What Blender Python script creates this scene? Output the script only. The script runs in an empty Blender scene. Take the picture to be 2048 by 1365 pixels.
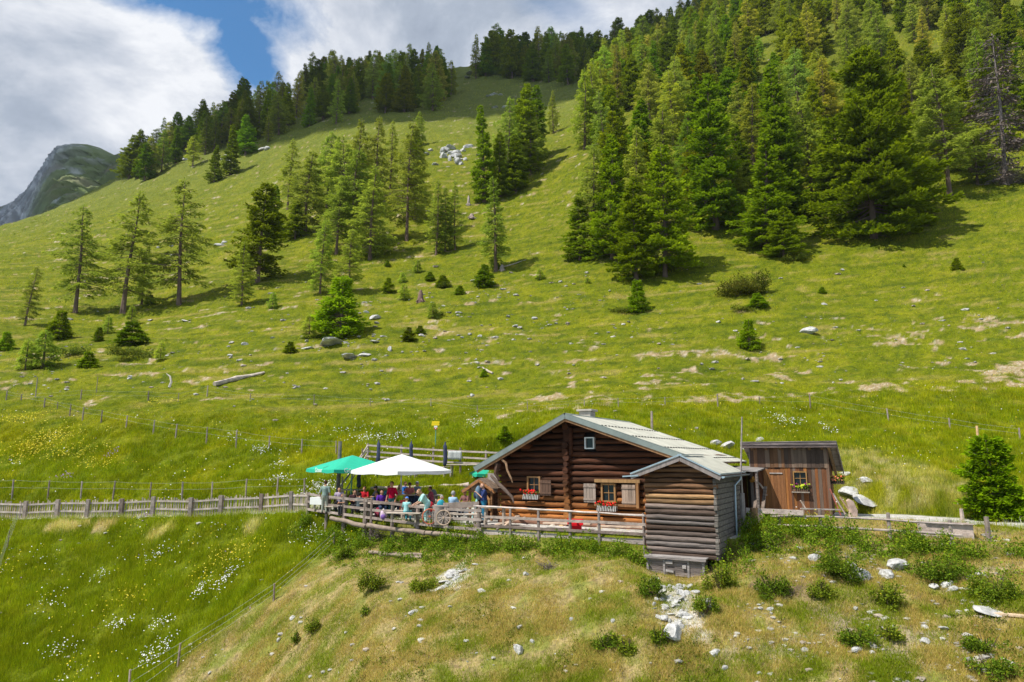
import bpy, bmesh, math, random
import numpy as np
from math import sin, cos, tan, radians, pi, sqrt, exp, log
from mathutils import Vector, Matrix

# ------------------------------------------------------------------ camera, sky, sun
scene = bpy.context.scene
F = 1365.0; PITCH = radians(9.7)
cam_d = bpy.data.cameras.new('camera'); cam = bpy.data.objects.new('camera', cam_d)
scene.collection.objects.link(cam); scene.camera = cam
cam_d.sensor_width = 36; cam_d.lens = 36*F/2048; cam_d.clip_start = .5; cam_d.clip_end = 20000
cam.rotation_euler = (pi/2+PITCH, 0, 0)
scene.render.resolution_x = 1024; scene.render.resolution_y = 682
scene.view_settings.view_transform = 'Standard'; scene.view_settings.look = 'None'
scene.view_settings.exposure = 0.2; scene.view_settings.gamma = 1.0
scene.cycles.max_bounces = 5; scene.cycles.diffuse_bounces = 2; scene.cycles.transparent_max_bounces = 4
scene.cycles.use_denoising = True

SUN_EL = radians(57); SUN_H = (-0.89, -0.456)          # horizontal direction towards the sun
sun_d = bpy.data.lights.new('sun', 'SUN'); sun = bpy.data.objects.new('sun', sun_d)
scene.collection.objects.link(sun)
sun_d.energy = 5.0; sun_d.angle = radians(.6); sun_d.color = (1, .955, .87)
sv = Vector((SUN_H[0]*cos(SUN_EL), SUN_H[1]*cos(SUN_EL), sin(SUN_EL)))
sun.rotation_euler = sv.to_track_quat('Z', 'Y').to_euler()

def N(nt, kind, **kw):
    n = nt.nodes.new(kind)
    for k, v in kw.items():
        if k.startswith('i_'):
            key = k[2:]
            n.inputs[int(key) if key.isdigit() else key.replace('_', ' ')].default_value = v
        else: setattr(n, k, v)
    return n
def L(nt, a, b): nt.links.new(a, b)
def ramp(nt, fac, stops, interp='LINEAR'):
    r = nt.nodes.new('ShaderNodeValToRGB'); r.color_ramp.interpolation = interp
    e = r.color_ramp.elements
    while len(e) < len(stops): e.new(.5)
    for el, (p, c) in zip(e, stops):
        el.position = p; el.color = (c[0], c[1], c[2], 1) if not isinstance(c, (int, float)) else (c, c, c, 1)
    L(nt, fac, r.inputs[0]); return r.outputs[0]
def mth(nt, op, a, b=None, clamp=False):
    m = N(nt, 'ShaderNodeMath', operation=op, use_clamp=clamp)
    for i, v in enumerate((a, b)):
        if v is None: continue
        if isinstance(v, (int, float)): m.inputs[i].default_value = v
        else: L(nt, v, m.inputs[i])
    return m.outputs[0]

world = bpy.data.worlds.new('World'); scene.world = world; world.use_nodes = True
nt = world.node_tree; nt.nodes.clear()
sky = N(nt, 'ShaderNodeTexSky', sky_type='NISHITA', sun_disc=False)
sky.sun_elevation = SUN_EL; sky.sun_rotation = math.atan2(SUN_H[0], SUN_H[1]); sky.altitude = 1800
sky.air_density = 1.0; sky.dust_density = .6; sky.ozone_density = 1.6
tc = N(nt, 'ShaderNodeTexCoord')
sep = N(nt, 'ShaderNodeSeparateXYZ'); L(nt, tc.outputs['Generated'], sep.inputs[0])
zz = mth(nt, 'MAXIMUM', sep.outputs[2], .0)
den = mth(nt, 'ADD', zz, .42)                      # project the dome on a cloud layer
cx = mth(nt, 'DIVIDE', sep.outputs[0], den); cy = mth(nt, 'DIVIDE', sep.outputs[1], den)
comb = N(nt, 'ShaderNodeCombineXYZ'); L(nt, cx, comb.inputs[0]); L(nt, cy, comb.inputs[1])
n1 = N(nt, 'ShaderNodeTexNoise', i_Scale=3.4, i_Detail=12.0, i_Roughness=.62, i_Distortion=.3); L(nt, comb.outputs[0], n1.inputs['Vector'])
n2 = N(nt, 'ShaderNodeTexNoise', i_Scale=1.3, i_Detail=8.0, i_Roughness=.6); 
mp = N(nt, 'ShaderNodeMapping'); mp.inputs['Location'].default_value = (3.1, 1.7, .4); L(nt, comb.outputs[0], mp.inputs[0]); L(nt, mp.outputs[0], n2.inputs['Vector'])
# openings in the cloud deck: direction of each opening, wobbled by noise
def opening(u, v, ru, rv, rot=0):
    a = (u-1024)/F; b = (682.5-v)/F
    d = Vector((a, cos(PITCH)-b*sin(PITCH), sin(PITCH)+b*cos(PITCH))).normalized()
    vs = N(nt, 'ShaderNodeVectorMath', operation='SUBTRACT'); L(nt, tc.outputs['Generated'], vs.inputs[0]); vs.inputs[1].default_value = d
    e1 = Vector((cos(rot), 0, sin(rot))); e2 = Vector((-sin(rot), 0, cos(rot)))
    out = []
    for e, r in ((e1, ru), (e2, rv)):
        dt = N(nt, 'ShaderNodeVectorMath', operation='DOT_PRODUCT'); L(nt, vs.outputs[0], dt.inputs[0]); dt.inputs[1].default_value = e/r
        out.append(mth(nt, 'POWER', dt.outputs['Value'], 2.0))
    s2 = mth(nt, 'SQRT', mth(nt, 'ADD', out[0], out[1]))
    return s2
o1 = opening(400, -8, .155, .052); o2 = opening(485, 80, .056, .078, .35); o4 = opening(1130, 15, .11, .035, -.4)
wob = mth(nt, 'MULTIPLY', mth(nt, 'SUBTRACT', n1.outputs[0], .5), 2.6)
hole = mth(nt, 'MINIMUM', o1, o2)
hole = mth(nt, 'ADD', hole, wob)
holem = ramp(nt, hole, [(.55, 1.0), (1.12, 0.0)])
o4w = mth(nt, 'ADD', o4, wob); faint = mth(nt, 'MULTIPLY', ramp(nt, o4w, [(.3, 1.0), (1.3, 0.0)]), .45)
cov = mth(nt, 'SUBTRACT', 1.0, mth(nt, 'MAXIMUM', holem, faint), True)
# gaps elsewhere on the dome (behind the camera), so that the sun and blue sky reach the ground
back = ramp(nt, sep.outputs[1], [(.0, 1.0), (.35, 0.0)])
bg = mth(nt, 'MULTIPLY', ramp(nt, n2.outputs[0], [(.44, 0.0), (.6, 1.0)]), back)
cov = mth(nt, 'MULTIPLY', cov, mth(nt, 'SUBTRACT', 1.0, mth(nt, 'MULTIPLY', bg, .9)))
ccol = ramp(nt, mth(nt, 'ADD', mth(nt, 'MULTIPLY', n1.outputs[0], .55), mth(nt, 'MULTIPLY', n2.outputs[0], .45)),
            [(.38, (2.9, 3.4, 4.4)), (.46, (4.3, 4.9, 5.9)), (.52, (6.6, 7.0, 7.8)), (.58, (9.2, 9.4, 9.8))])
mixc = N(nt, 'ShaderNodeMix', data_type='RGBA'); L(nt, cov, mixc.inputs[0])
skm = N(nt, 'ShaderNodeMix', data_type='RGBA', blend_type='MULTIPLY', i_0=1.0); L(nt, sky.outputs[0], skm.inputs[6]); skm.inputs[7].default_value = (.85, 1.5, 1.75, 1)
L(nt, skm.outputs[2], mixc.inputs[6]); L(nt, ccol, mixc.inputs[7])
bgn = N(nt, 'ShaderNodeBackground', i_Strength=.09); L(nt, mixc.outputs[2], bgn.inputs[0])
wo = N(nt, 'ShaderNodeOutputWorld'); L(nt, bgn.outputs[0], wo.inputs[0])

# ------------------------------------------------------------------ pixel helpers
def ray(u, v):
    a = (u-1024)/F; b = (682.5-v)/F
    k = cos(PITCH)-b*sin(PITCH)
    return a/k, (sin(PITCH)+b*cos(PITCH))/k
def at(u, v, Y):
    s, t = ray(u, v); return Vector((s*Y, Y, t*Y))
def proj(x, y, z):
    d = y*cos(PITCH)+z*sin(PITCH); up = -y*sin(PITCH)+z*cos(PITCH)
    return 1024+F*x/d, 682.5-F*up/d

# ------------------------------------------------------------------ noise
def _grad(ix, iy, seed):
    h = (ix.astype(np.int64)*374761393 + iy.astype(np.int64)*668265263 + seed*974634777) & 0xffffffff
    h = ((h ^ (h >> 13))*1274126177) & 0xffffffff
    h = (h ^ (h >> 16)) & 0xffff
    a = h/65536.0*2*np.pi
    return np.cos(a), np.sin(a)
def noise2(x, y, seed=0):
    x = np.asarray(x, float); y = np.asarray(y, float)
    ix = np.floor(x); iy = np.floor(y); fx = x-ix; fy = y-iy
    ux = fx*fx*fx*(fx*(fx*6-15)+10); uy = fy*fy*fy*(fy*(fy*6-15)+10)
    r = []
    for dx in (0, 1):
        for dy in (0, 1):
            gx, gy = _grad(ix+dx, iy+dy, seed); r.append(gx*(fx-dx)+gy*(fy-dy))
    a = r[0]*(1-uy)+r[1]*uy; b = r[2]*(1-uy)+r[3]*uy
    return (a*(1-ux)+b*ux)*1.5
def fbm(x, y, oct=4, seed=0, gain=.5):
    s = 0; a = 1; t = 0
    for i in range(oct):
        s = s+a*noise2(x*2**i, y*2**i, seed+i*17); t += a; a *= gain
    return s/t
def sstep(a, b, x): 
    t = np.clip((np.asarray(x, float)-a)/(b-a), 0, 1); return t*t*(3-2*t)

# ------------------------------------------------------------------ objects
COL = scene.collection
def tag(o, label=None, cat=None, group=None, kind=None):
    if label: o['label'] = label
    if cat: o['category'] = cat
    if group: o['group'] = group
    if kind: o['kind'] = kind
    return o
def empty(name, loc=(0, 0, 0), rz=0, label=None, cat=None, group=None):
    o = bpy.data.objects.new(name, None); COL.objects.link(o); o.location = loc; o.rotation_euler = (0, 0, rz)
    o.empty_display_size = .1
    return tag(o, label, cat, group)
def link_mesh(name, me, mats, parent=None):
    for m in (mats if isinstance(mats, (list, tuple)) else [mats]):
        me.materials.append(m)
    o = bpy.data.objects.new(name, me); COL.objects.link(o)
    if parent is not None: o.parent = parent
    return o
def np_mesh(name, V, Fc, col=None, k=3, smooth=False, midx=None):
    """V (n,3), Fc (m,k) arrays -> mesh; col (n,3) point colours"""
    me = bpy.data.meshes.new(name); n = len(V); m = len(Fc)
    me.vertices.add(n); me.vertices.foreach_set('co', np.ascontiguousarray(V, np.float32).ravel())
    me.loops.add(m*k); me.loops.foreach_set('vertex_index', np.ascontiguousarray(Fc, np.int32).ravel())
    me.polygons.add(m); me.polygons.foreach_set('loop_start', np.arange(0, m*k, k, dtype=np.int32))
    me.polygons.foreach_set('use_smooth', np.full(m, smooth))
    if midx is not None: me.polygons.foreach_set('material_index', np.asarray(midx, np.int32))
    if col is not None:
        at_ = me.color_attributes.new('Col', 'FLOAT_COLOR', 'POINT')
        c4 = np.ones((n, 4), np.float32); c4[:, :3] = col; at_.data.foreach_set('color', c4.ravel())
    me.update(calc_edges=True); me.validate(); return me

class MB:
    """collects boxes, tubes and plates; each piece may carry a colour multiplier"""
    def __init__(s): s.v = []; s.f = []; s.m = []; s.c = []
    def add(s, vs, fs, mi=0, c=(1, 1, 1)):
        b = len(s.v); s.v += [tuple(x) for x in vs]; s.c += [c]*len(vs)
        for f in fs: s.f.append([b+i for i in f]); s.m.append(mi)
        return s
    def box(s, x0, x1, y0, y1, z0, z1, mi=0, c=(1, 1, 1), M=None):
        vs = [Vector((x, y, z)) for z in (z0, z1) for y in (y0, y1) for x in (x0, x1)]
        if M is not None: vs = [M @ p for p in vs]
        return s.add(vs, [(0, 2, 3, 1), (4, 5, 7, 6), (0, 1, 5, 4), (2, 6, 7, 3), (0, 4, 6, 2), (1, 3, 7, 5)], mi, c)
    def bar(s, p, q, w, h, mi=0, c=(1, 1, 1), up=(0, 0, 1)):
        p = Vector(p); q = Vector(q); d = q-p; l = d.length; d.normalize(); u = Vector(up)
        if abs(d.dot(u)) > .98: u = Vector((0, 1, 0))
        x = d.cross(u).normalized(); z = x.cross(d)
        vs = [p+d*(l*k)+x*(w/2*i)+z*(h/2*j) for k in (0, 1) for j in (-1, 1) for i in (-1, 1)]
        return s.add(vs, [(0, 1, 3, 2), (4, 6, 7, 5), (0, 4, 5, 1), (2, 3, 7, 6), (0, 2, 6, 4), (1, 5, 7, 3)], mi, c)
    def tube(s, pts, rs, n=8, mi=0, c=(1, 1, 1), cap=True, wob=0, rnd=None, flat=1):
        pts = [Vector(p) for p in pts]
        if isinstance(rs, (int, float)): rs = [rs]*len(pts)
        vs = []; ref = None
        for i, p in enumerate(pts):
            d = (pts[min(i+1, len(pts)-1)]-pts[max(i-1, 0)]).normalized()
            if ref is None: ref = Vector((0, 0, 1)) if abs(d.z) < .9 else Vector((1, 0, 0))
            x = d.cross(ref).normalized(); y = x.cross(d).normalized(); ref = y
            for k in range(n):
                a = 2*pi*k/n; r = rs[i]*(1+(rnd.uniform(-wob, wob) if wob else 0))
                vs.append(p+x*(cos(a)*r)+y*(sin(a)*r*flat))
        fs = [(i*n+k, i*n+(k+1) % n, (i+1)*n+(k+1) % n, (i+1)*n+k) for i in range(len(pts)-1) for k in range(n)]
        if cap: fs += [tuple(range(n))[::-1], tuple((len(pts)-1)*n+k for k in range(n))]
        return s.add(vs, fs, mi, c)
    def ball(s, c0, r, n=8, m=6, mi=0, c=(1, 1, 1), sc=(1, 1, 1), wob=0, rnd=None):
        c0 = Vector(c0); vs = [c0+Vector((0, 0, -r*sc[2]))]
        for j in range(1, m):
            t = -pi/2+pi*j/m
            for i in range(n):
                a = 2*pi*i/n; w = 1+(rnd.uniform(-wob, wob) if wob else 0)
                vs.append(c0+Vector((cos(a)*cos(t)*r*sc[0]*w, sin(a)*cos(t)*r*sc[1]*w, sin(t)*r*sc[2]*w)))
        vs.append(c0+Vector((0, 0, r*sc[2]))); e = len(vs)-1
        fs = [(0, 1+(i+1) % n, 1+i) for i in range(n)]
        for j in range(m-2):
            for i in range(n):
                fs.append((1+j*n+i, 1+j*n+(i+1) % n, 1+(j+1)*n+(i+1) % n, 1+(j+1)*n+i))
        fs += [(1+(m-2)*n+i, 1+(m-2)*n+(i+1) % n, e) for i in range(n)]
        return s.add(vs, fs, mi, c)
    def build(s, name, mats, parent=None, smooth=False, bevel=0):
        me = bpy.data.meshes.new(name); me.from_pydata([tuple(x) for x in s.v], [], s.f)
        me.polygons.foreach_set('material_index', s.m)
        if smooth: me.polygons.foreach_set('use_smooth', [True]*len(s.f))
        at_ = me.color_attributes.new('Col', 'FLOAT_COLOR', 'POINT')
        at_.data.foreach_set('color', [x for c in s.c for x in (c[0], c[1], c[2], 1)])
        me.update()
        o = link_mesh(name, me, mats, parent)
        if bevel:
            b = o.modifiers.new('b', 'BEVEL'); b.width = bevel; b.segments = 1; b.limit_method = 'ANGLE'
        if smooth and hasattr(me, 'set_sharp_from_angle'): me.set_sharp_from_angle(angle=radians(50))
        return o
def children(o): return [c for c in COL.objects if c.parent == o]

# ------------------------------------------------------------------ materials
def mat(name, col=(.5, .5, .5), rough=.8, noise=0, nscale=8, attr=False, bump=0, bscale=20, metal=0, stretch=None, spec=.3, col2=None):
    """procedural surface: base colour, optional second colour by noise, optional point colours, optional bump"""
    m = bpy.data.materials.new(name); m.use_nodes = True; nt = m.node_tree
    b = nt.nodes['Principled BSDF']; b.inputs['Roughness'].default_value = rough; b.inputs['Metallic'].default_value = metal
    b.inputs['Specular IOR Level'].default_value = spec
    tcn = N(nt, 'ShaderNodeTexCoord'); vec = tcn.outputs['Object']
    if stretch:
        mpn = N(nt, 'ShaderNodeMapping'); mpn.inputs['Scale'].default_value = stretch; L(nt, vec, mpn.inputs[0]); vec = mpn.outputs[0]
    no = N(nt, 'ShaderNodeTexNoise', i_Scale=float(nscale), i_Detail=6.0, i_Roughness=.65); L(nt, vec, no.inputs['Vector'])
    c2 = col2 or tuple(c*(1-noise) for c in col); c1 = col if col2 else tuple(min(1, c*(1+noise)) for c in col)
    out = ramp(nt, no.outputs[0], [(.35, c2), (.65, c1)])
    if attr:
        va = N(nt, 'ShaderNodeVertexColor', layer_name='Col')
        mx = N(nt, 'ShaderNodeMix', data_type='RGBA', blend_type='MULTIPLY', i_0=1.0)
        L(nt, out, mx.inputs[6]); L(nt, va.outputs[0], mx.inputs[7]); out = mx.outputs[2]
    L(nt, out, b.inputs['Base Color'])
    if bump:
        n3 = N(nt, 'ShaderNodeTexNoise', i_Scale=float(bscale), i_Detail=5.0); L(nt, vec, n3.inputs['Vector'])
        bp = N(nt, 'ShaderNodeBump', i_Strength=bump, i_Distance=.03); L(nt, n3.outputs[0], bp.inputs['Height']); L(nt, bp.outputs[0], b.inputs['Normal'])
    return m
def foliage_mat(name, col, var=.25, trans=.3, rough=.7, hue=.03):
    """leaf surface: point colour times base, a little light let through, slight change from one plant to the next"""
    m = bpy.data.materials.new(name); m.use_nodes = True; nt = m.node_tree; nt.nodes.clear()
    va = N(nt, 'ShaderNodeVertexColor', layer_name='Col'); oi = N(nt, 'ShaderNodeObjectInfo')
    hs = N(nt, 'ShaderNodeHueSaturation'); hs.inputs['Color'].default_value = (*col, 1)
    L(nt, mth(nt, 'ADD', mth(nt, 'MULTIPLY', oi.outputs['Random'], hue), .5-hue*.15), hs.inputs['Hue'])
    r2 = mth(nt, 'FRACT', mth(nt, 'MULTIPLY', oi.outputs['Random'], 7.31))
    L(nt, mth(nt, 'ADD', mth(nt, 'MULTIPLY', r2, 2*var), 1-var), hs.inputs['Value'])
    mx = N(nt, 'ShaderNodeMix', data_type='RGBA', blend_type='MULTIPLY', i_0=1.0)
    L(nt, hs.outputs[0], mx.inputs[6]); L(nt, va.outputs[0], mx.inputs[7])
    mx2 = N(nt, 'ShaderNodeMix', data_type='RGBA', blend_type='MULTIPLY', i_0=1.0)
    L(nt, mx.outputs[2], mx2.inputs[6]); L(nt, oi.outputs['Color'], mx2.inputs[7])
    d = N(nt, 'ShaderNodeBsdfDiffuse'); t = N(nt, 'ShaderNodeBsdfTranslucent'); ms = N(nt, 'ShaderNodeMixShader'); ms.inputs[0].default_value = trans
    L(nt, mx2.outputs[2], d.inputs[0]); L(nt, mx2.outputs[2], t.inputs[0]); L(nt, d.outputs[0], ms.inputs[1]); L(nt, t.outputs[0], ms.inputs[2])
    o = N(nt, 'ShaderNodeOutputMaterial'); L(nt, ms.outputs[0], o.inputs[0]); return m
# ------------------------------------------------------------------ the lie of the land
# (u, v, distance): where points of the slope are seen and how far off they are
CP = []
def colm(u, *vy): CP.extend((u, v, y) for v, y in vy)
colm(-500, (1365, 36), (1200, 40), (1035, 47), (1000, 49), (880, 56), (800, 63), (700, 82), (600, 115), (545, 170), (520, 260), (560, 420))
colm(0, (1365, 32), (1200, 36), (1037, 44), (1005, 46.5), (880, 53.5), (800, 60), (700, 78), (610, 105), (530, 145), (475, 210), (455, 270), (500, 400), (560, 600))
colm(250, (1365, 31), (1200, 35.5), (1035, 43), (1004, 45.5), (870, 52.5), (785, 61), (700, 78), (630, 103), (520, 145), (430, 205), (372, 285), (350, 330), (400, 470), (470, 650))
colm(500, (1365, 27.5), (1200, 32.5), (1030, 40.5), (1003, 43), (880, 50.5), (790, 60), (700, 75), (575, 108), (460, 155), (370, 215), (310, 262), (262, 310), (235, 350), (280, 500), (380, 680))
colm(680, (1365, 24), (1200, 28.8), (1103, 34.8))
colm(618, (1078, 37.6)); colm(786, (1112, 32.9)); colm(836, (1116, 32.0)); colm(895, (1110, 31.1)); colm(960, (1107, 30.0)); colm(1100, (1110, 28.8)); colm(1240, (1114, 27.2))
colm(750, (1365, 22.5), (1200, 27.3), (920, 47.5), (870, 50.5), (815, 58.5), (700, 72), (600, 97), (500, 125), (400, 155), (320, 195), (245, 262), (195, 330), (165, 390), (200, 560), (300, 700))
colm(940, (200, 330), (145, 430), (136, 460), (170, 600), (250, 720))
colm(1000, (1365, 21), (1200, 25.2), (880, 46), (835, 53), (810, 58), (700, 71), (600, 92), (500, 118), (400, 152), (300, 200), (225, 270), (172, 360), (134, 440), (170, 640))
colm(1300, (1365, 20), (1250, 21.7), (1170, 24.2), (860, 44.5), (815, 52), (750, 61), (650, 77), (560, 93), (470, 112), (380, 135), (260, 175), (175, 245), (135, 320), (112, 400), (104, 460), (135, 640))
colm(1345, (1172, 25.2), (1150, 26.6), (1135, 28.0))
colm(1440, (1365, 19.7), (1250, 21.6), (1165, 24.6), (1120, 26.6), (1090, 28.2))
colm(1600, (1365, 19.3), (1250, 21.4), (1150, 24.0), (885, 43.5), (850, 47), (800, 54.5), (700, 66), (600, 80), (500, 100), (400, 125), (280, 160), (150, 205), (20, 270), (-80, 350), (-120, 450))
colm(1850, (1365, 18.8), (1250, 21), (1130, 24.2), (1075, 26.3), (940, 36.5), (900, 40.5), (850, 46), (800, 52), (700, 63), (600, 77), (500, 93), (420, 108), (300, 140), (150, 185), (0, 240), (-120, 310))
colm(2100, (1365, 18), (1250, 20), (1130, 23), (1080, 24.6), (1040, 27.5), (1000, 31), (900, 39), (800, 50), (700, 60), (600, 72), (500, 85), (390, 105), (300, 130), (150, 172), (0, 215), (-200, 300), (-350, 420))
colm(2600, (1365, 17), (1100, 22), (1000, 27), (850, 38), (700, 52), (500, 78), (350, 105), (150, 150), (-100, 220), (-400, 330))
for s_ in (-1.1, -.55, 0, .4, .75, 1.2):
    CP.append((None, s_, -.62, 14.0)); CP.append((None, s_, -1.6, 6.0))
cs, cl, ct = [], [], []
for c in CP:
    if c[0] is None: cs.append(c[1]); ct.append(c[2]); cl.append(log(c[3]))
    else: s_, t_ = ray(c[0], c[1]); cs.append(s_); ct.append(t_); cl.append(log(c[2]))
cs, cl, ct = map(np.array, (cs, cl, ct))
LS = .55
def _k(r2): return np.where(r2 > 1e-12, .5*r2*np.log(np.maximum(r2, 1e-12)), 0)
_n = len(cs)
_A = np.zeros((_n+3, _n+3)); _P = np.c_[np.ones(_n), cs, cl*LS]
_A[:_n, :_n] = _k((cs[:, None]-cs)**2+((cl[:, None]-cl)*LS)**2)+np.eye(_n)*.0006
_A[:_n, _n:] = _P; _A[_n:, :_n] = _P.T
_w = np.linalg.solve(_A, np.r_[ct, 0, 0, 0])
def tps(s, l):
    s = np.asarray(s, float).ravel(); l = np.asarray(l, float).ravel(); out = np.empty(len(s))
    for i in range(0, len(s), 60000):
        a = s[i:i+60000]; b = l[i:i+60000]
        out[i:i+60000] = _k((a[:, None]-cs)**2+((b[:, None]-cl)*LS)**2) @ _w[:_n]+_w[_n]+_w[_n+1]*a+_w[_n+2]*b*LS
    return out

# the cabin's own frame: x along the gable, y towards the back
YAW = radians(29.2); GX, GY = cos(YAW), -sin(YAW); DX, DY = sin(YAW), cos(YAW)
APEX = at(1130, 828, 31.0); CB = Vector((APEX.x, APEX.y, APEX.z-5.1))      # foot of the cabin under the ridge end
def cab(x, y, z=0): return Vector((CB.x+GX*x+DX*y, CB.y+GY*x+DY*y, CB.z+z))
def loc_ab(x, y): 
    x = x-CB.x; y = y-CB.y; return x*GX+y*GY, x*DX+y*DY
# terrace rail: points seen at (u, v of rail top, distance)
RAIL = [(618, 985, 38.6), (655, 990, 37.6), (690, 994, 36.6), (732, 998, 35.6), (786, 1004, 34.6), (836, 1009, 33.8), (895, 1014, 32.6), (958, 1017, 31.35)]
RAILP = [at(*r) for r in RAIL]
FLOOR = -3.05
def poly_dist(x, y, poly):
    """signed distance to polygon, positive inside"""
    x = np.asarray(x, float); y = np.asarray(y, float); d = np.full(x.shape, 1e9); ins = np.zeros(x.shape, bool)
    for (x0, y0), (x1, y1) in zip(poly, poly[1:]+poly[:1]):
        ex, ey = x1-x0, y1-y0; t = np.clip(((x-x0)*ex+(y-y0)*ey)/(ex*ex+ey*ey), 0, 1)
        d = np.minimum(d, np.hypot(x-x0-t*ex, y-y0-t*ey))
        cr = ((y0 > y) != (y1 > y)) & (x < (x1-x0)*(y-y0)/((y1-y0) if y1 != y0 else 1e-9)+x0); ins ^= cr
    return np.where(ins, d, -d)
def seg_dist(x, y, pts):
    x = np.asarray(x, float); y = np.asarray(y, float); d = np.full(x.shape, 1e9); zz = np.zeros(x.shape)
    for p, q in zip(pts, pts[1:]):
        ex, ey = q[0]-p[0], q[1]-p[1]; t = np.clip(((x-p[0])*ex+(y-p[1])*ey)/(ex*ex+ey*ey), 0, 1)
        dd = np.hypot(x-p[0]-t*ex, y-p[1]-t*ey); z = p[2]+(q[2]-p[2])*t
        zz = np.where(dd < d, z, zz); d = np.minimum(d, dd)
    return d, zz
_c = lambda a, b: tuple(cab(a, b)[:2])
TERR = [(p.x+.1, p.y+.32) for p in RAILP]+[_c(-3.4, -1.22), _c(4.6, -1.22), _c(7.4, -.6), _c(7.6, 4), _c(6.6, 9.2), _c(-4.8, 9.4), (-2.4, 41.6), (-6, 41.0), (-11.6, 41.2)]
SHED = at(1507, 1024, 33.2)                                               # left front foot of the plank shed
YARD = [_c(7.2, 1.0), _c(8.4, .2), (SHED.x-.9, SHED.y-2.2), (SHED.x+4.0, SHED.y-4.2), (20.5, 27.2), (21.5, 29.2), (17.5, 33.5), (SHED.x+4.8, SHED.y+2), (SHED.x, SHED.y+4.5), _c(6.8, 9)]
PATH = [Vector((15.3, 33.8, -2.3)), Vector((17.3, 31.8, -2.36)), Vector((19.0, 29.6, -2.5)), Vector((20.6, 27.4, -2.65)), Vector((23.5, 25.4, -2.85)), Vector((28, 22.5, -3.1))]
UPT = [tuple(at(u, 930, Y)[:2]) for u, Y in ((728, 47.5), (1040, 46), (1040, 43.6), (728, 44.0))]
STEP = [tuple(at(u, 930, Y)[:2]) for u, Y in ((705, 43.0), (960, 42.9), (960, 42.2), (705, 42.2))]
LTRACK = [at(-700, 1041, 49), at(-80, 1035, 44.6), at(240, 1030, 43), at(420, 1028, 42), at(612, 1018, 39.8), Vector((-10.6, 39.6, -3.0))]
def height(x, y, detail=True):
    x = np.asarray(x, float); y = np.asarray(y, float); sh = x.shape
    yy = np.maximum(y, 4.0)
    z = tps(x/yy, np.log(yy)).reshape(sh)*yy
    # level places
    d, zt = seg_dist(x, y, [tuple(p) for p in LTRACK]); zt = zt-.12
    w = 1-sstep(.7, 2.6, d); z = z*(1-w)+zt*w
    d, zt = seg_dist(x, y, [tuple(p) for p in PATH]); w = 1-sstep(.8, 2.8, d); z = z*(1-w)+zt*w
    d = poly_dist(x, y, YARD); w = sstep(-.9, .15, d); z = z*(1-w)+(SHED.z-.06)*w
    d = poly_dist(x, y, STEP); w = sstep(-1.0, .2, d); z = z*(1-w)-1.95*w
    d = poly_dist(x, y, UPT); w = sstep(-1.1, .2, d); z = z*(1-w)+(-1.3+(y-43.8)*.16)*w
    d = poly_dist(x, y, TERR); w = sstep(-.5, -.02, d)
    back = np.clip((y-36.5)*.1, 0, .5)*(x < 0)
    z = z*(1-w)+(FLOOR+back)*w
    if detail:
        fl = np.clip(1-w-.0, 0, 1)*(1-sstep(-.3, .3, poly_dist(x, y, YARD)))
        far = sstep(45, 75, y)
        # trodden terraces running along the slope
        warp = fbm(x*.03, y*.03, 3, 5)*6
        tt = (z+.12*x+warp*.25)/.95
        terr = np.abs((tt % 1)-.5)*2
        amp = far*(1-sstep(160, 330, y))*.34*np.clip(.55+fbm(x*.045, y*.06, 3, 9)*1.6, 0, 1)
        z = z+terr*amp*fl
        z = z+fbm(x*.09, y*.09, 4, 1)*(.35+.9*sstep(60, 250, y)+3.0*sstep(180, 450, y))*sstep(-.5, 6, -poly_dist(x, y, TERR))*sstep(1.5, 6, seg_dist(x, y, [tuple(p) for p in LTRACK])[0])
        z = z+(fbm(x*.9, y*.9, 4, 2)*.16+fbm(x*3.3, y*3.3, 2, 3)*.05)*fl*(1-sstep(90, 300, y))
        z = z+fbm(x*.35, y*.35, 4, 7, .6)*.28*fl*sstep(40, 60, y)
    return z
def find(u, v, lo=17.0, hi=700.0):
    """the point of the slope seen at pixel (u, v)"""
    s, t = ray(u, v)
    Y = np.exp(np.linspace(log(lo), log(hi), 1400)); e = height(s*Y, Y, False)/Y-t
    i = np.argmax(e > 0)
    if not (e > 0).any(): i = int(np.argmax(e))
    y = Y[i]
    if i > 0 and e[i] > 0: y = Y[i-1]+(Y[i]-Y[i-1])*(-e[i-1])/(e[i]-e[i-1]+1e-9)
    z = float(height(np.array([s*y]), np.array([y]))[0])
    return Vector((s*y, y, z))
def gz(x, y): return float(height(np.array([x]), np.array([y]))[0])

NS, NY = 900, 860
sa = np.linspace(-1.15, 1.25, NS)
ya = np.exp(np.r_[np.linspace(log(6), log(17.5), 30)[:-1], np.linspace(log(17.5), log(62), 430)[:-1], np.linspace(log(62), log(700), NY-458)]); NY = len(ya)
S2, Y2 = np.meshgrid(sa, ya); X2 = S2*Y2
Z2 = height(X2, Y2)
U2, V2 = proj(X2, Y2, Z2)
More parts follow.
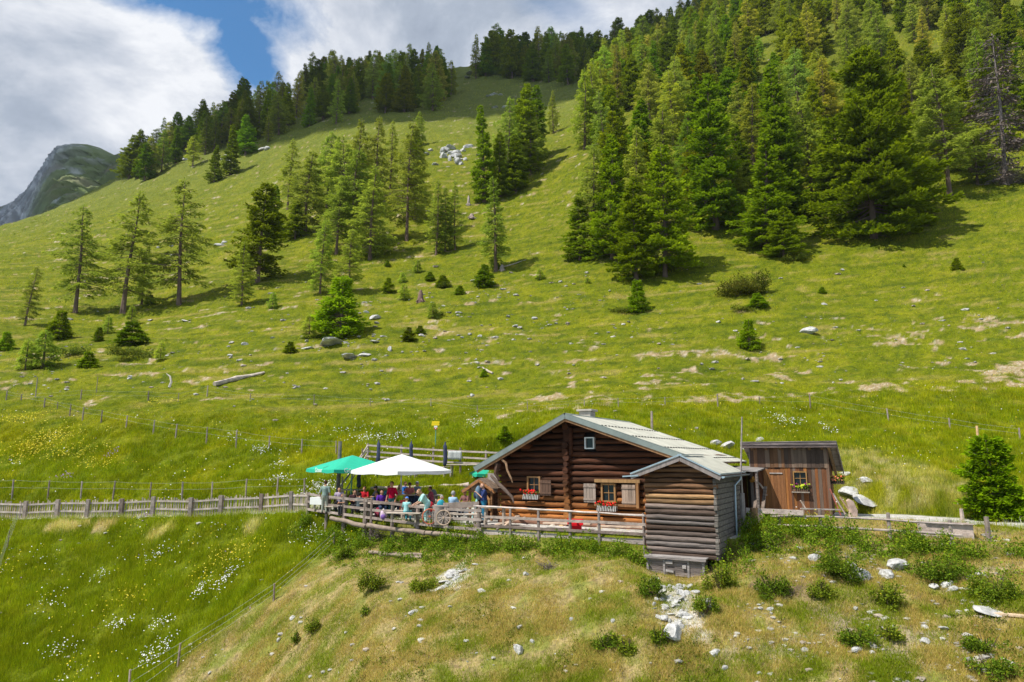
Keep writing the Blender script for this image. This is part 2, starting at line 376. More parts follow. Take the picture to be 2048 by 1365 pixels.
# what grows where (stays with the ground)
pt = poly_dist(X2, Y2, TERR); py_ = poly_dist(X2, Y2, YARD)
dpath, _ = seg_dist(X2, Y2, [tuple(p) for p in PATH]); dltr, _ = seg_dist(X2, Y2, [tuple(p) for p in LTRACK])
DRYLINE = [tuple(find(330, 1364)[:2]), tuple(find(420, 1285)[:2]), tuple(find(545, 1200)[:2]), tuple(find(640, 1120)[:2]), tuple(find(690, 1096)[:2])]
DRYPOLY = [(DRYLINE[0][0]-4, DRYLINE[0][1]-14)]+DRYLINE+[tuple((RAILP[3])[:2]), tuple(RAILP[7][:2]), _c(4.5, -1.7), _c(8, -.5), (14, 29.5), (19.5, 26.6), (27, 21.5), (40, 12), (10, 5), (-6, 5)]
def dry_mask(x, y): return sstep(-.5, .6, poly_dist(x, y, DRYPOLY)+fbm(x*.5, y*.5, 3, 31)*.8)
def dirt_mask(x, y):
    """bare strips trodden along the slope"""
    z = height(x, y, False)
    streak = fbm((x+z*.4)*.10, (z-.10*x)*.62+y*.05, 4, 41, .6)
    band = sstep(.2, 1.0, (x+6)/12.)*sstep(54, 57, y)*(1-sstep(66, 82, y))*.86
    low = sstep(52.0, 53.5, y)*(1-sstep(59, 64, y))*sstep(-16, 4, x)*.98
    left = sstep(56, 60, y)*(1-sstep(90, 130, y))*.45*(x < 6)
    up = sstep(90, 120, y)*(1-sstep(250, 420, y))*.40*(x < 25)
    b = np.maximum.reduce([band*np.ones_like(y), low, left, up])
    brk = fbm(x*.7, y*.5+z, 3, 43)
    return sstep(.0, .16, streak+brk*.6-(.54-.40*b))*(b > .03)
dry = dry_mask(X2, Y2); dirt = dirt_mask(X2, Y2)
nD = fbm(X2*.45, (Y2+Z2)*.7, 4, 65)
nS = fbm(X2*.10+fbm(X2*.05, Y2*.05, 2, 68)*2, (Z2-.08*X2)*1.05+Y2*.03, 4, 67, .6)
nA = fbm(X2*.16, Y2*.16, 4, 61); nB = fbm(X2*1.1, Y2*1.1, 4, 62); nC = fbm(X2*4, Y2*4, 2, 63)
def mixc_(a, b, w): return a*(1-w[..., None])+np.array(b)*w[..., None]
colr = np.ones(X2.shape+(3,))*np.array((.130, .155, .004))
colr = mixc_(colr, (.20, .205, .008), sstep(-.1, .5, nA)*.8)
colr = mixc_(colr, (.065, .10, .008), sstep(.05, .55, nB)*.8)
colr = mixc_(colr, (.23, .21, .03), sstep(.15, .6, -nB)*.5)
colr = mixc_(colr, (.055, .085, .008), sstep(.12, .5, nD)*.75*sstep(40, 60, Y2)); colr = mixc_(colr, (.22, .20, .02), sstep(.1, .5, -nD)*.6)
fs_ = sstep(50, 62, Y2)*(1-sstep(150, 260, Y2)); colr = mixc_(colr, (.06, .088, .006), sstep(.08, .38, nS)*.75*fs_); colr = mixc_(colr, (.27, .22, .06), sstep(.14, .4, -nS)*.7*fs_)
upper = sstep(150, 330, Y2); colr = mixc_(colr, (.135, .155, .035), upper*.75)
# tall meadow on the left, below and above the picket fence
mead = sstep(.0, 2., -X2+2)*(1-sstep(50, 56, Y2)); colr = mixc_(colr, (.115, .15, .003), mead*.55)
yel = sstep(.0, .3, fbm(X2*.22+3, Y2*.3, 4, 71))*sstep(44, 47, Y2)*(1-sstep(52, 57, Y2))*(X2 < -8); colr = mixc_(colr, (.34, .29, .01), yel*.22)
straw = mixc_(mixc_(np.ones(X2.shape+(3,))*np.array((.33, .26, .11)), (.19, .21, .04), sstep(-.1, .35, nB+.4*nA)*.9), (.17, .125, .075), sstep(.2, .55, -nC-.6*nB+.25*sstep(6, 11, X2))*.7)
colr = colr*(1-dry[..., None])+straw*dry[..., None]
soil = mixc_(np.ones(X2.shape+(3,))*np.array((.38, .27, .165)), (.50, .43, .34), sstep(0, .4, nC))
colr = colr*(1-dirt[..., None]*.8)+soil*dirt[..., None]*.8
def spot(u, v, ru, rv):
    c = find(u, v); sc = c.y/F; k = 1/abs(ray(u, v-5)[1]*0+1); return np.hypot((X2-c.x)/(ru*sc), (Y2-c.y)/max(.4, abs(find(u, v-rv).y-find(u, v+rv).y)/2))
for (su, sv_, sru, srv, sc_) in ((1352, 1205, 42, 42, (.60, .56, .50)), (905, 1155, 34, 24, (.60, .57, .52)), (1560, 1175, 75, 30, (.20, .14, .09)), (1700, 1235, 90, 30, (.33, .26, .18)), (1560, 1290, 120, 30, (.36, .29, .19)), (1850, 1300, 110, 40, (.38, .31, .21)), (1380, 1330, 60, 20, (.22, .16, .10)), (1990, 1140, 60, 16, (.36, .29, .19)), (130, 1052, 45, 9, (.42, .32, .17)), (205, 1050, 26, 7, (.42, .32, .17)), (322, 1063, 22, 7, (.45, .36, .16)), (505, 1050, 16, 6, (.42, .34, .18))):
    colr = mixc_(colr, sc_, np.clip(sstep(1.15, .55, spot(su, sv_, sru, srv)+fbm(X2*2.2, Y2*2.2, 4, 91)*.9), 0, 1)*.85)
BANK = [find(1640, 905), find(1720, 900), find(1830, 930), find(1900, 960), find(1930, 1010), find(1850, 1020), find(1720, 990), find(1690, 960)]
bk = sstep(-1.2, .8, poly_dist(X2, Y2, [tuple(b[:2]) for b in BANK])+fbm(X2*.8, Y2*.8, 3, 77)*1.6); colr = mixc_(colr, (.40, .33, .20), bk*.55*sstep(-.35, .25, fbm(X2*1.3, Y2*1.3, 3, 78)))
grav = np.array((.52, .50, .45))
pf = np.maximum(sstep(-.05, .15, pt), sstep(.2, .6, py_)*.9); pf = np.maximum(pf, 1-sstep(.75, 1.15, dpath+nB*.3)); pf = pf*(1-(sstep(39.0, 40.2, Y2+nB)*(X2 < -.5)))
pf = np.maximum(pf, (1-sstep(.5, .9, dltr+nB*.35))*.55)
colr = mixc_(colr, grav, pf)
colr = np.clip(colr*(1+nC[..., None]*.12), .005, 1)
idx = np.arange(NS*NY).reshape(NY, NS)
FC = np.stack([idx[:-1, :-1], idx[:-1, 1:], idx[1:, 1:], idx[1:, :-1]], -1).reshape(-1, 4)
gm = bpy.data.materials.new('meadow_ground'); gm.use_nodes = True; nt = gm.node_tree; bs = nt.nodes['Principled BSDF']
bs.inputs['Roughness'].default_value = .95; bs.inputs['Specular IOR Level'].default_value = .1
va = N(nt, 'ShaderNodeVertexColor', layer_name='Col'); tcn = N(nt, 'ShaderNodeTexCoord')
a1 = N(nt, 'ShaderNodeTexNoise', i_Scale=2.2, i_Detail=8.0, i_Roughness=.75); a2 = N(nt, 'ShaderNodeTexNoise', i_Scale=9.0, i_Detail=4.0, i_Roughness=.7)
L(nt, tcn.outputs['Object'], a1.inputs['Vector']); L(nt, tcn.outputs['Object'], a2.inputs['Vector'])
f1 = ramp(nt, a1.outputs[0], [(.3, (.58, .62, .6)), (.5, (1, 1, 1)), (.7, (1.45, 1.35, 1.5))]); f2 = ramp(nt, a2.outputs[0], [(.3, .68), (.7, 1.3)])
m1 = N(nt, 'ShaderNodeMix', data_type='RGBA', blend_type='MULTIPLY', i_0=1.0); m2 = N(nt, 'ShaderNodeMix', data_type='RGBA', blend_type='MULTIPLY', i_0=1.0)
L(nt, va.outputs[0], m1.inputs[6]); L(nt, f1, m1.inputs[7]); L(nt, m1.outputs[2], m2.inputs[6]); L(nt, f2, m2.inputs[7]); L(nt, m2.outputs[2], bs.inputs['Base Color'])
bp = N(nt, 'ShaderNodeBump', i_Strength=.7, i_Distance=.12); L(nt, a2.outputs[0], bp.inputs['Height']); L(nt, bp.outputs[0], bs.inputs['Normal'])
ground = link_mesh('hillside', np_mesh('hillside', np.stack([X2, Y2, Z2], -1).reshape(-1, 3), FC, colr.reshape(-1, 3), 4, True), gm)
tag(ground, 'green alpine hillside of grass, trodden bare strips and dry slope below the hut', 'hillside', kind='structure')

# the far peak on the left: a rocky face with a grassy cap
def make_peak():
    D0 = 950.0
    sil = [(-420, 520), (-200, 470), (0, 420), (45, 396), (85, 372), (112, 330), (132, 303), (148, 288), (175, 289), (200, 296), (232, 312), (262, 303), (300, 300), (380, 330), (520, 330), (700, 360)]
    us = np.array([a for a, b in sil], float); vs_ = np.array([b for a, b in sil], float)
    n, m = 520, 240
    U = np.linspace(-420, 700, n); V = np.interp(U, us, vs_)
    Pk = np.array([at(u, v, D0) for u, v in zip(U, V)])
    rows = []; cols = []
    for j in range(m):
        t = j/(m-1)                                     # 0 back foot .. crest at .25 .. 1 front foot
        if t < .25: k = (.25-t)/.25; off = k*420; drop = k*300
        else:
            k = (t-.25)/.75; off = -k*380; drop = 330*k**1.05
        y = Pk[:, 1]+off; x = Pk[:, 0]*(y/D0); z = Pk[:, 2]-drop
        if t < .25-1e-3 or t > .25+1e-3:
            e = min(1, abs(t-.25)*9)
            g1 = 1-np.abs(fbm(x*.022+drop*.010, drop*.006+x*0, 5, 81, .55))*2.2
            y = y-e*34*g1; z = z-e*10*np.abs(fbm(x*.05, drop*.06, 4, 83, .6))
        else: z = z+fbm(x*.05, x*0, 4, 85)*2.5
        rows.append(np.stack([x, y, z], -1))
    R = np.stack(rows)
    x, y, z = R[..., 0], R[..., 1], R[..., 2]
    dx = np.gradient(z, axis=1)/np.maximum(np.gradient(x, axis=1), 1e-3)
    u = np.broadcast_to(U, x.shape); tt = np.broadcast_to(np.linspace(0, 1, m)[:, None], x.shape)
    depth = (Pk[None, :, 2]-z)
    wv = fbm(x*.012, z*.012, 4, 87)*16
    rock = sstep(2, 12, depth-np.interp(u, [40, 120, 150, 190, 235, 262], [0, 0, 6, 22, 60, 130])*.72+wv*.5)*(1-sstep(150, 235, u+depth*.55+wv))*sstep(20, 70, u+depth*.5)
    rock = np.clip(rock+sstep(.35, .6, fbm(x*.03, z*.03, 4, 88)*1.4)*.6*(depth > 8), 0, 1)
    grass = np.ones(x.shape+(3,))*np.array((.15, .20, .06))
    grass = mixc_(grass, (.19, .18, .10), sstep(0, .5, fbm(x*.03, z*.03, 4, 89)))
    gr = np.ones(x.shape+(3,))*np.array((.33, .34, .36)); gr = mixc_(gr, (.62, .62, .64), sstep(-.1, .4, fbm(x*.14+z*.10, z*.05, 4, 90)))
    c = grass*(1-rock[..., None])+gr*rock[..., None]
    idx = np.arange(n*m).reshape(m, n)
    fc = np.stack([idx[:-1, :-1], idx[:-1, 1:], idx[1:, 1:], idx[1:, :-1]], -1)[..., ::-1].reshape(-1, 4)
    pm = mat('peak_rock_and_turf', (1, 1, 1), .95, .18, .08, attr=True, bump=0)
    o = link_mesh('mountain', np_mesh('mountain', R.reshape(-1, 3), fc, c.reshape(-1, 3), 4, True), pm)
    tag(o, 'distant grey rock peak with a green grassy top at the far left', 'mountain', kind='structure')
make_peak()
# ------------------------------------------------------------------ trees
BARK = mat('conifer_bark', (.17, .115, .085), .9, .35, 3, attr=True, bump=.6, bscale=10, stretch=(1, 1, .3))
SPRUCE = foliage_mat('spruce_needles', (.225, .30, .008), .26, .36, hue=.03)
LARCH = foliage_mat('larch_needles', (.36, .43, .05), .2, .45, hue=.03)
DEADW = mat('dead_wood', (.20, .165, .15), .9, .25, 4, attr=True)

def diamonds(P, D, Wv, ln, wd):
    """leaf-like faces: base points P, unit directions D, side vectors Wv, lengths and widths"""
    n = len(P); ln = np.reshape(ln, (-1, 1)); wd = np.reshape(wd, (-1, 1))
    V = np.empty((n, 4, 3)); V[:, 0] = P; V[:, 1] = P+D*ln*.5+Wv*wd*.5; V[:, 2] = P+D*ln; V[:, 3] = P+D*ln*.5-Wv*wd*.5
    return V.reshape(-1, 3), np.arange(n*4).reshape(n, 4)
def unit(a): return a/np.maximum(np.linalg.norm(a, axis=-1, keepdims=True), 1e-9)

def conifer(seed, h, R, kind, low=.06, lean=0, fill=1.0, whorl=.5, shape=1.0, sprig=.42, irregular=.25, dead=False, top=1.0):
    """returns (trunk mesh builder, crown vertices, faces, colours); real metres"""
    rg = np.random.default_rng(seed); rnd = random.Random(seed)
    tb = MB(); r0 = h*.0125+.03
    if kind == 'larch': r0 = h*.011+.03
    n = 9; ph = rg.uniform(0, 6.28)
    ctr = lambda z: np.array([lean*h*(z/h)**1.5+.012*h*sin(z/h*5+ph)*(z/h), .012*h*cos(z/h*4+ph)*(z/h), z])
    pts = [ctr(h*.985*k/n) for k in range(n+1)]; pts[0][2] = -.8
    tb.tube(pts, [r0*(1-k/n)**.85*(1.35 if k == 0 else 1)+.02 for k in range(n+1)], 7, wob=.08, rnd=rnd)
    for k in range(4):
        a = ph+k*1.6; tb.tube([(cos(a)*r0*.5, sin(a)*r0*.5, .45), (cos(a)*r0*1.9, sin(a)*r0*1.9, -.35)], [r0*.45, r0*.2], 5)
    Ps, Ds, Ws, Ls, Wd, Cs = [], [], [], [], [], []
    z = h*low
    lop = [(rg.uniform(0, 6.28), rg.uniform(.1, .9)*h, rg.uniform(.5, 1)) for _ in range(4)]
    while z < h*.985:
        f = z/h; prof = max(.02, (1-f))**(.80*shape)*min(1, .55+f*3.2)
        if kind == 'larch': prof = max(.03, (1-f))**(.85*shape)*min(1, .35+f*2.0)
        nb = max(3, int(round((6 if kind == 'spruce' else 5)*(0.7+.5*prof))))
        for b in range(nb):
            az = rg.uniform(0, 6.283); Lb = R*prof*(1+rg.normal(0, irregular))*1.05
            for (la, lz, ls) in lop:
                if abs((az-la+pi) % (2*pi)-pi) < .7 and abs(z-lz) < h*.09: Lb *= 1-.5*ls
            Lb = max(.25, Lb); z0 = z+rg.uniform(-.4, .4)*whorl
            rise = .42*f**2-.06 if kind == 'spruce' else .25*f-.05
            droop = (.30 if kind == 'spruce' else .26)*(1-f*.7)
            m = max(3, int(Lb/.5)+2); t = np.linspace(0, 1, m)
            d0 = np.array([cos(az), sin(az), 0]); c0 = ctr(z0)
            path = c0+d0*(t*Lb)[:, None]; path[:, 2] += rise*t*Lb-droop*Lb*(t-.0)**1.3*1.0+(.16*Lb*t**3 if kind == 'spruce' else .02*Lb*t**3)
            side = np.array([-sin(az), cos(az), 0])
            path += side*(rg.normal(0, .06)*Lb*t**2)[:, None]
            if Lb > .8: tb.tube(path[::max(1, m//4)] if m > 5 else path, list(np.linspace(.02+.011*Lb, .008, len(path[::max(1, m//4)] if m > 5 else path))), 3, cap=False)
            if dead and rg.random() < .9:
                ns = int(9*Lb*fill)
            else: ns = int((34 if kind == 'spruce' else 36)*Lb*fill)
            ns = max(4, ns)
            tt = rg.uniform(.12 if kind == 'spruce' else .22, 1.02, ns)**(.8)
            p = np.stack([np.interp(tt, t, path[:, i]) for i in range(3)], -1)
            sg = rg.choice([-1, 1], ns); tw = np.minimum(.42*(1.05-tt)*Lb+.12, 1.1)*rg.uniform(0, 1, ns)    # distance out along side twigs
            p += side*(sg*tw)[:, None]+d0*(tw*.55)[:, None]
            p[:, 2] -= tw*(.28 if kind == 'spruce' else .62)+rg.uniform(-.06, .16, ns)
            dv = d0*1.0+side*(sg*rg.uniform(.0, 1.1, ns))[:, None]+rg.normal(0, .35, (ns, 3))
            dv[:, 2] += (.12 if kind == 'spruce' else -.45)
            dv = unit(dv); wv = unit(np.cross(dv, unit(np.array([0, 0, 1.])+rg.normal(0, .55, (ns, 3)))))
            ln = sprig*rg.uniform(.6, 1.35, ns)*(1 if kind == 'spruce' else .9); wd = ln*rg.uniform(.32, .6, ns)*(1 if kind == 'spruce' else .62)
            tip = np.clip((tt-.55)*2, 0, 1)*rg.uniform(.3, 1, ns)
            cc = (.55+.5*rg.random(ns)+.6*tip)[:, None]*np.ones(3); cc[:, 0] *= 1+.14*tip; cc[:, 2] *= 1-.3*tip
            Ps.append(p); Ds.append(dv); Ws.append(wv); Ls.append(ln); Wd.append(wd); Cs.append(cc)
        z += whorl*(1-.45*f)*rg.uniform(.75, 1.25)
    # leader
    k = int(18*fill); tz = rg.uniform(.93, 1.0, k)*h; p = np.stack([ctr(q) for q in tz]); dv = unit(rg.normal(0, .5, (k, 3))+np.array([0, 0, .9]))
    Ps.append(p); Ds.append(dv); Ws.append(unit(np.cross(dv, rg.normal(0, 1, (k, 3))))); Ls.append(np.full(k, sprig*.8)); Wd.append(np.full(k, sprig*.3)); Cs.append(np.ones((k, 3)))
    P, D, Wv, ln, wd, C = map(np.concatenate, (Ps, Ds, Ws, Ls, Wd, Cs))
    V, Fc = diamonds(P, D, Wv, ln, wd)
    return tb, V, Fc, np.repeat(C, 4, 0)
def tree_proto(name, seed, h, R, kind, **kw):
    cm = kw.pop('cmat', SPRUCE if kind == 'spruce' else LARCH)
    tb, V, Fc, C = conifer(seed, h, R, kind, **kw)
    t = tb.build('trunk', BARK if not kw.get('dead') else DEADW); c = link_mesh('crown', np_mesh('crown', V, Fc, C, 4), cm)
    COL.objects.unlink(t); COL.objects.unlink(c)
    return dict(name=name, h=h, R=R, trunk=t.data, crown=c.data)
SP = [tree_proto('spruce', 11+i, 18, r, 'spruce', low=lo, shape=s, irregular=ir) for i, (r, lo, s, ir) in enumerate([(3.3, .05, 1.0, .22), (2.9, .03, .95, .3), (3.9, .10, .85, .25), (2.4, .04, 1.1, .2), (3.4, .14, .8, .35)])]
LA = [tree_proto('larch', 31+i, 18, r, 'larch', low=lo, shape=s, lean=l, irregular=.32, fill=fl) for i, (r, lo, s, l, fl) in enumerate([(3.5, .08, .9, .02, 1.0), (3.0, .12, .8, -.03, .9), (3.8, .07, .8, .03, 1.0), (2.7, .07, 1.0, .0, 1.0), (3.5, .2, .72, .02, 1.0)])]
THIN = [tree_proto('larch', 51+i, 18, r, 'larch', low=.2, shape=.9, lean=l, irregular=.42, fill=1.0, whorl=.6) for i, (r, l) in enumerate([(3.9, .03), (3.4, .0)])]
YS = [tree_proto('spruce_sapling', 61+i, 3.2, r, 'spruce', low=.02, whorl=.17, sprig=.17, fill=3.0, irregular=.18) for i, r in enumerate([1.0, 1.25])]
YL = [tree_proto('larch_sapling', 71+i, 3.2, r, 'larch', low=.04, whorl=.18, sprig=.19, fill=2.6, irregular=.25) for i, r in enumerate([.95, 1.2])]
BIGS = tree_proto('spruce', 91, 18, 4.6, 'spruce', low=.03, shape=.72, irregular=.3, fill=1.35, sprig=.46)
GREY = mat('grey_twigs', (.17, .135, .125), .9, .3, 3, attr=True)
DEAD = tree_proto('dead_tree', 95, 18, 3.6, 'larch', low=.05, shape=.7, irregular=.45, fill=1.1, dead=True, sprig=.5, cmat=GREY)

trng = random.Random(5); TREES = []
def put_tree(pr, p, h, label, cat='tree', group=None, wide=1.0, tint=(1, 1, 1), rz=None, name=None, sink=0.0):
    k = h/pr['h']; nm = name or pr['name']
    e = empty(nm, (p[0], p[1], p[2]-sink), trng.uniform(0, 6.28) if rz is None else rz, label, cat, group)
    e.scale = (k*wide, k*wide, k)
    if h > 6: e.rotation_euler.x = trng.gauss(0, .022); e.rotation_euler.y = trng.gauss(0, .022)
    for part in ('trunk', 'crown'):
        o = bpy.data.objects.new(part, pr[part]); COL.objects.link(o); o.parent = e; o.color = (*tint, 1)
    TREES.append((p[0], p[1], h)); return e
def tree_px(pr, u, vb, vt, label, wide=1.0, tint=(1, 1, 1), group=None, rz=None, cat='tree', name=None):
    p = find(u, vb); s, t = ray(u, vt); h = t*p.y-p.z; h = max(h, .3)
    return put_tree(pr, p, h, label, cat, group, wide, tint, rz, name)

# single trees of the open slope: (kind, u, v foot, v top, width factor, label)
K = lambda s: {'S': SP, 'L': LA, 'T': THIN, 'y': YS, 'l': YL, 'B': [BIGS]}[s[0]][int(s[1])]
solo = [
 ('L1', 50, 652, 530, 1.15, 'short leaning larch at the far left edge of the tree row'),
 ('T0', 150, 628, 410, 1.25, 'gnarled larch with sparse flat branches, second from the left in the row'),
 ('T1', 245, 632, 375, 1.3, 'tall thin larch with drooping boughs, third from the left in the row'),
 ('L3', 283, 610, 480, 1.1, 'small soft green larch tucked behind the tall thin larch'),
 ('T0', 358, 610, 355, 1.2, 'tall larch with hanging ragged boughs, standing alone on the left slope'),
 ('L0', 483, 613, 480, 1.1, 'small light green larch below the dark spruce group on the left'),
 ('S4', 515, 570, 365, 1.25, 'dark round spruce with a bare lower stem casting a clear shadow'),
 ('S2', 590, 478, 400, 1.3, 'low wide dark spruce between larches behind the round spruce'),
 ('S0', 545, 480, 370, 1.2, 'dark spruce standing behind the round spruce on the left slope'),
 ('L2', 640, 592, 440, 1.0, 'small curved larch with a bowed bare stem at its foot'),
 ('L4', 698, 590, 455, 1.1, 'green larch with two stems above the round sapling'),
 ('T1', 575, 420, 275, 1.0, 'narrow larch with bare dark stem rising over its neighbours'),
 ('L2', 652, 425, 262, 1.1, 'bright larch at the upper left of the middle larch clump'),
 ('L4', 705, 500, 295, 1.2, 'large round crowned larch in the centre of the middle clump'),
 ('L0', 715, 420, 235, 1.1, 'tall pale larch at the back of the middle clump'),
 ('L4', 672, 510, 345, 1.15, 'wide grey green larch at the front of the middle clump'),
 ('L2', 610, 470, 300, 1.3, 'broad grey green larch at the left of the middle clump'),
 ('L0', 740, 520, 330, 1.3, 'wide larch at the right front of the middle clump'),
 ('L4', 688, 440, 268, 1.3, 'full larch in the back row of the middle clump'),
 ('L2', 830, 440, 300, 1.2, 'larch crown beside the thick trunked larch'),
 ('L1', 752, 400, 230, 1.0, 'light larch behind the old thick trunked larch'),
 ('L3', 780, 380, 240, 1.0, 'slim light larch above the thick trunked larch'),
 ('L4', 813, 482, 240, .92, 'old larch with a thick bare reddish trunk and a heavy crown'),
 ('L3', 872, 510, 360, 1.1, 'left of the slim larches standing close together in mid slope'),
 ('L0', 890, 505, 375, .9, 'middle one of the slim larches standing close together in mid slope'),
 ('L3', 910, 500, 362, 1.0, 'right of the slim larches standing close together in mid slope'),
 ('L3', 992, 542, 355, 1.3, 'lone fresh green larch with a straight stem on the open slope'),
 ('S3', 968, 405, 215, 1.0, 'tall brownish spruce at the left edge of the upper middle grove'),
 ('L0', 1015, 375, 190, 1.0, 'larch with a grey green crown in the upper middle grove'),
 ('S1', 1045, 350, 165, 1.1, 'spruce with a bright pointed tip in the upper middle grove'),
 ('S0', 1000, 395, 265, 1.2, 'dark low spruce in the shade of the upper middle grove'),
 ('L4', 1060, 350, 220, 1.2, 'round larch on the right side of the upper middle grove'),
 ('S1', 1075, 320, 170, 1.0, 'narrow spruce with reddish tip in the upper middle grove'),
 ('S0', 1030, 385, 270, 1.3, 'broad dark spruce at the foot of the upper middle grove'),
 ('L3', 1107, 265, 180, 1.0, 'solitary small larch in the gap between the two groves'),
 ('S0', 428, 366, 290, 1.1, 'lone dark pointed spruce on the left slope under the ridge'),
 ('S3', 460, 350, 250, 1.2, 'dark narrow spruce just above the lone pointed spruce'),
 ('L0', 838, 290, 222, 1.2, 'small larch on the open grass below the ridge wood'),
 ('y0', 832, 310, 268, 1.2, 'small spruce beside the small larch below the ridge wood'),
 ('S1', 1160, 520, 385, 1.25, 'dark spruce with several bare stems at the left corner of the big wood'),
 ('L0', 1188, 515, 290, 1.1, 'fresh green larch at the left corner of the big wood'),
 ('S0', 1225, 520, 265, 1.1, 'pointed dark spruce at the left front of the big wood'),
 ('S1', 1272, 560, 350, 1.25, 'bushy yellow green spruce reaching the ground at the front of the big wood'),
 ('S2', 1330, 552, 288, 1.05, 'spruce with spreading boughs and a visible stem at the front of the big wood'),
 ('L3', 1278, 470, 250, 1.2, 'bright larch rising behind the front spruces'),
 ('S1', 1432, 460, 150, 1.1, 'very tall dark spruce with a yellow green top in the middle of the big wood'),
 ('L0', 1472, 440, 285, 1.3, 'fresh green larch between two dark spruces in the big wood'),
 ('S0', 1535, 500, 270, 1.3, 'yellow green spruce at the foot of the big wood with a reddish tip'),
 ('S2', 1568, 518, 415, 1.6, 'low dense spruce with skirts to the ground at the edge of the grass'),
 ('S3', 1560, 440, 130, 1.2, 'tall narrow spruce with reddish top behind the low dense spruce'),
 ('L2', 1625, 420, 190, 1.2, 'green larch beside the biggest spruce'),
 ('B0', 1748, 476, 105, 1.0, 'biggest spruce of the wood, broad and dense, on the grass edge'),
 ('S1', 1800, 440, 235, 1.6, 'dense spruce joined to the right side of the biggest spruce'),
 ('S2', 1690, 440, 230, 1.4, 'dense spruce joined to the left side of the biggest spruce'),
 ('L4', 1900, 395, 130, 1.2, 'dark old larch at the right end of the wood'),
 ('L4', 1985, 130, 20, 1.3, 'larch high at the right edge of the top corner'), ('S2', 2025, 150, 30, 1.4, 'spruce at the right edge of the top corner'), ('L2', 1940, 120, 10, 1.3, 'larch left of the spruce at the right edge of the top corner'), ('S4', 2050, 260, 150, 1.3, 'spruce cut by the right edge of the picture beside the dead tree'), ('S0', 1985, 240, 120, 1.4, 'spruce behind the dead tree'),
 ('L2', 1955, 370, 240, 1.4, 'low larch with drooping boughs at the right end of the wood'),
]
for kd, u, vb, vt, w, lb in solo:
    tree_px(K(kd), u, vb, vt, lb, w*(.98 if kd[0] == 'L' else 1.0))
dt = tree_px(DEAD, 2012, 372, 75, 'grey leafless dead tree with tangled twigs at the right edge of the wood', 1.0, cat='dead tree')
# young trees and shrubs of the pasture
young = [
 ('y1', 682, 672, 556, 1.25, 'round bushy young spruce with a dark side on the stony pasture'),
 ('l1', 618, 678, 628, 1.3, 'small light young larch left of the round young spruce'),
 ('l1', 85, 738, 662, 1.35, 'rounded young larch low on the left slope'), ('l0', 50, 742, 680, 1.2, 'small larch sapling at the left of the rounded young larch'),
 ('y1', 118, 678, 622, 1.2, 'dark young spruce under the gnarled larch'), ('y1', 262, 692, 645, 1.9, 'broad dark young spruce on the left pasture'),
 ('l0', 262, 650, 612, 1.3, 'little light larch sapling under the tall thin larch'), ('l0', 320, 725, 683, 1.2, 'light larch sapling above the low juniper mat'),
 ('y0', 197, 685, 655, 1.3, 'tiny dark spruce sapling right of the dark young spruce'), ('l0', 215, 668, 632, 1.2, 'thin larch sapling under the tree row'),
 ('l0', 545, 618, 585, 1.3, 'little larch sapling right of the small light larch'), ('y0', 580, 710, 684, 1.9, 'little round spruce bush on the left pasture'),
 ('y1', 777, 588, 556, 1.2, 'small spruce sapling left of the dark stump'), ('l1', 808, 602, 568, 1.5, 'wide light larch sapling left of the dark stump'),
 ('l1', 865, 640, 605, 1.4, 'light larch bush just below the dark stump'), ('y1', 818, 683, 655, 1.5, 'low spruce bush among stones below the larch bush'),
 ('y1', 970, 577, 530, 1.3, 'spruce bush at the left foot of the lone fresh green larch'), ('y0', 885, 573, 552, 2.4, 'flat spruce bush right of the saplings'),
 ('l0', 835, 548, 520, 1.4, 'small larch sapling below the slim larches'), ('y0', 920, 592, 572, 2.0, 'flat dark bush below the slim larches'),
 ('l0', 805, 565, 545, 1.6, 'tiny larch sapling below the thick trunked larch'), ('y0', 840, 670, 652, 2.2, 'flat dark spruce bush beside white stones'),
 ('l0', 1080, 556, 538, 1.8, 'small bush right of the lone fresh green larch'), ('y0', 1275, 622, 562, 1.15, 'small pointed spruce sapling with skirts in the middle of the open slope'),
 ('y1', 1500, 698, 640, 1.1, 'small light spruce sapling on the right pasture near the boulder'), ('y1', 1515, 618, 588, 2.0, 'rounded spruce bush at the foot of the juniper hedge'),
 ('y0', 1915, 543, 517, 1.5, 'small dark spruce tuft on the far right pasture'), ('y0', 1927, 546, 538, 2.5, 'flat dark tuft on the far right pasture'),
 ('y0', 1645, 588, 575, 2.2, 'low green tuft in the middle of the right pasture'), ('y0', 1808, 538, 529, 2.0, 'tiny green tuft on the right pasture above the boulder'),
 ('y0', 300, 612, 590, 1.8, 'dark low bush in the shade of the tree row'), ('y0', 175, 735, 705, 2.2, 'flat juniper like bush on the lower left pasture'),
 ('y0', 860, 560, 545, 2.0, 'tiny dark tuft in the shade below the slim larches'), ('y0', 775, 535, 522, 2.0, 'tiny dark tuft in the shade of the thick trunked larch'),
 ('l0', 1175, 570, 555, 2.0, 'tiny bush at the grass edge left of the big wood'), ('y0', 10, 700, 665, 1.5, 'dark sapling cut by the left edge of the picture'),
 ('y1', 1010, 880, 852, 1.5, 'small dark spruce sapling behind the left roof edge of the cabin'),
 ('y0', 968, 755, 738, 1.6, 'little green bush beside a bleached root in the lower pasture'),
]
for kd, u, vb, vt, w, lb in young: tree_px(K(kd), u, vb, vt, lb, w, cat='young tree', tint=(lambda b_: (b_, b_*1.03, b_))(trng.uniform(.9, 1.3)))
tree_px(tree_proto('spruce', 99, 4, 1.45, 'spruce', low=.01, whorl=.2, sprig=.2, fill=3.2, shape=.62, irregular=.2), 1992, 1036, 872, 'full young spruce standing by the gravel path on the right', 1.05, (1.3, 1.4, 1.0), cat='tree')

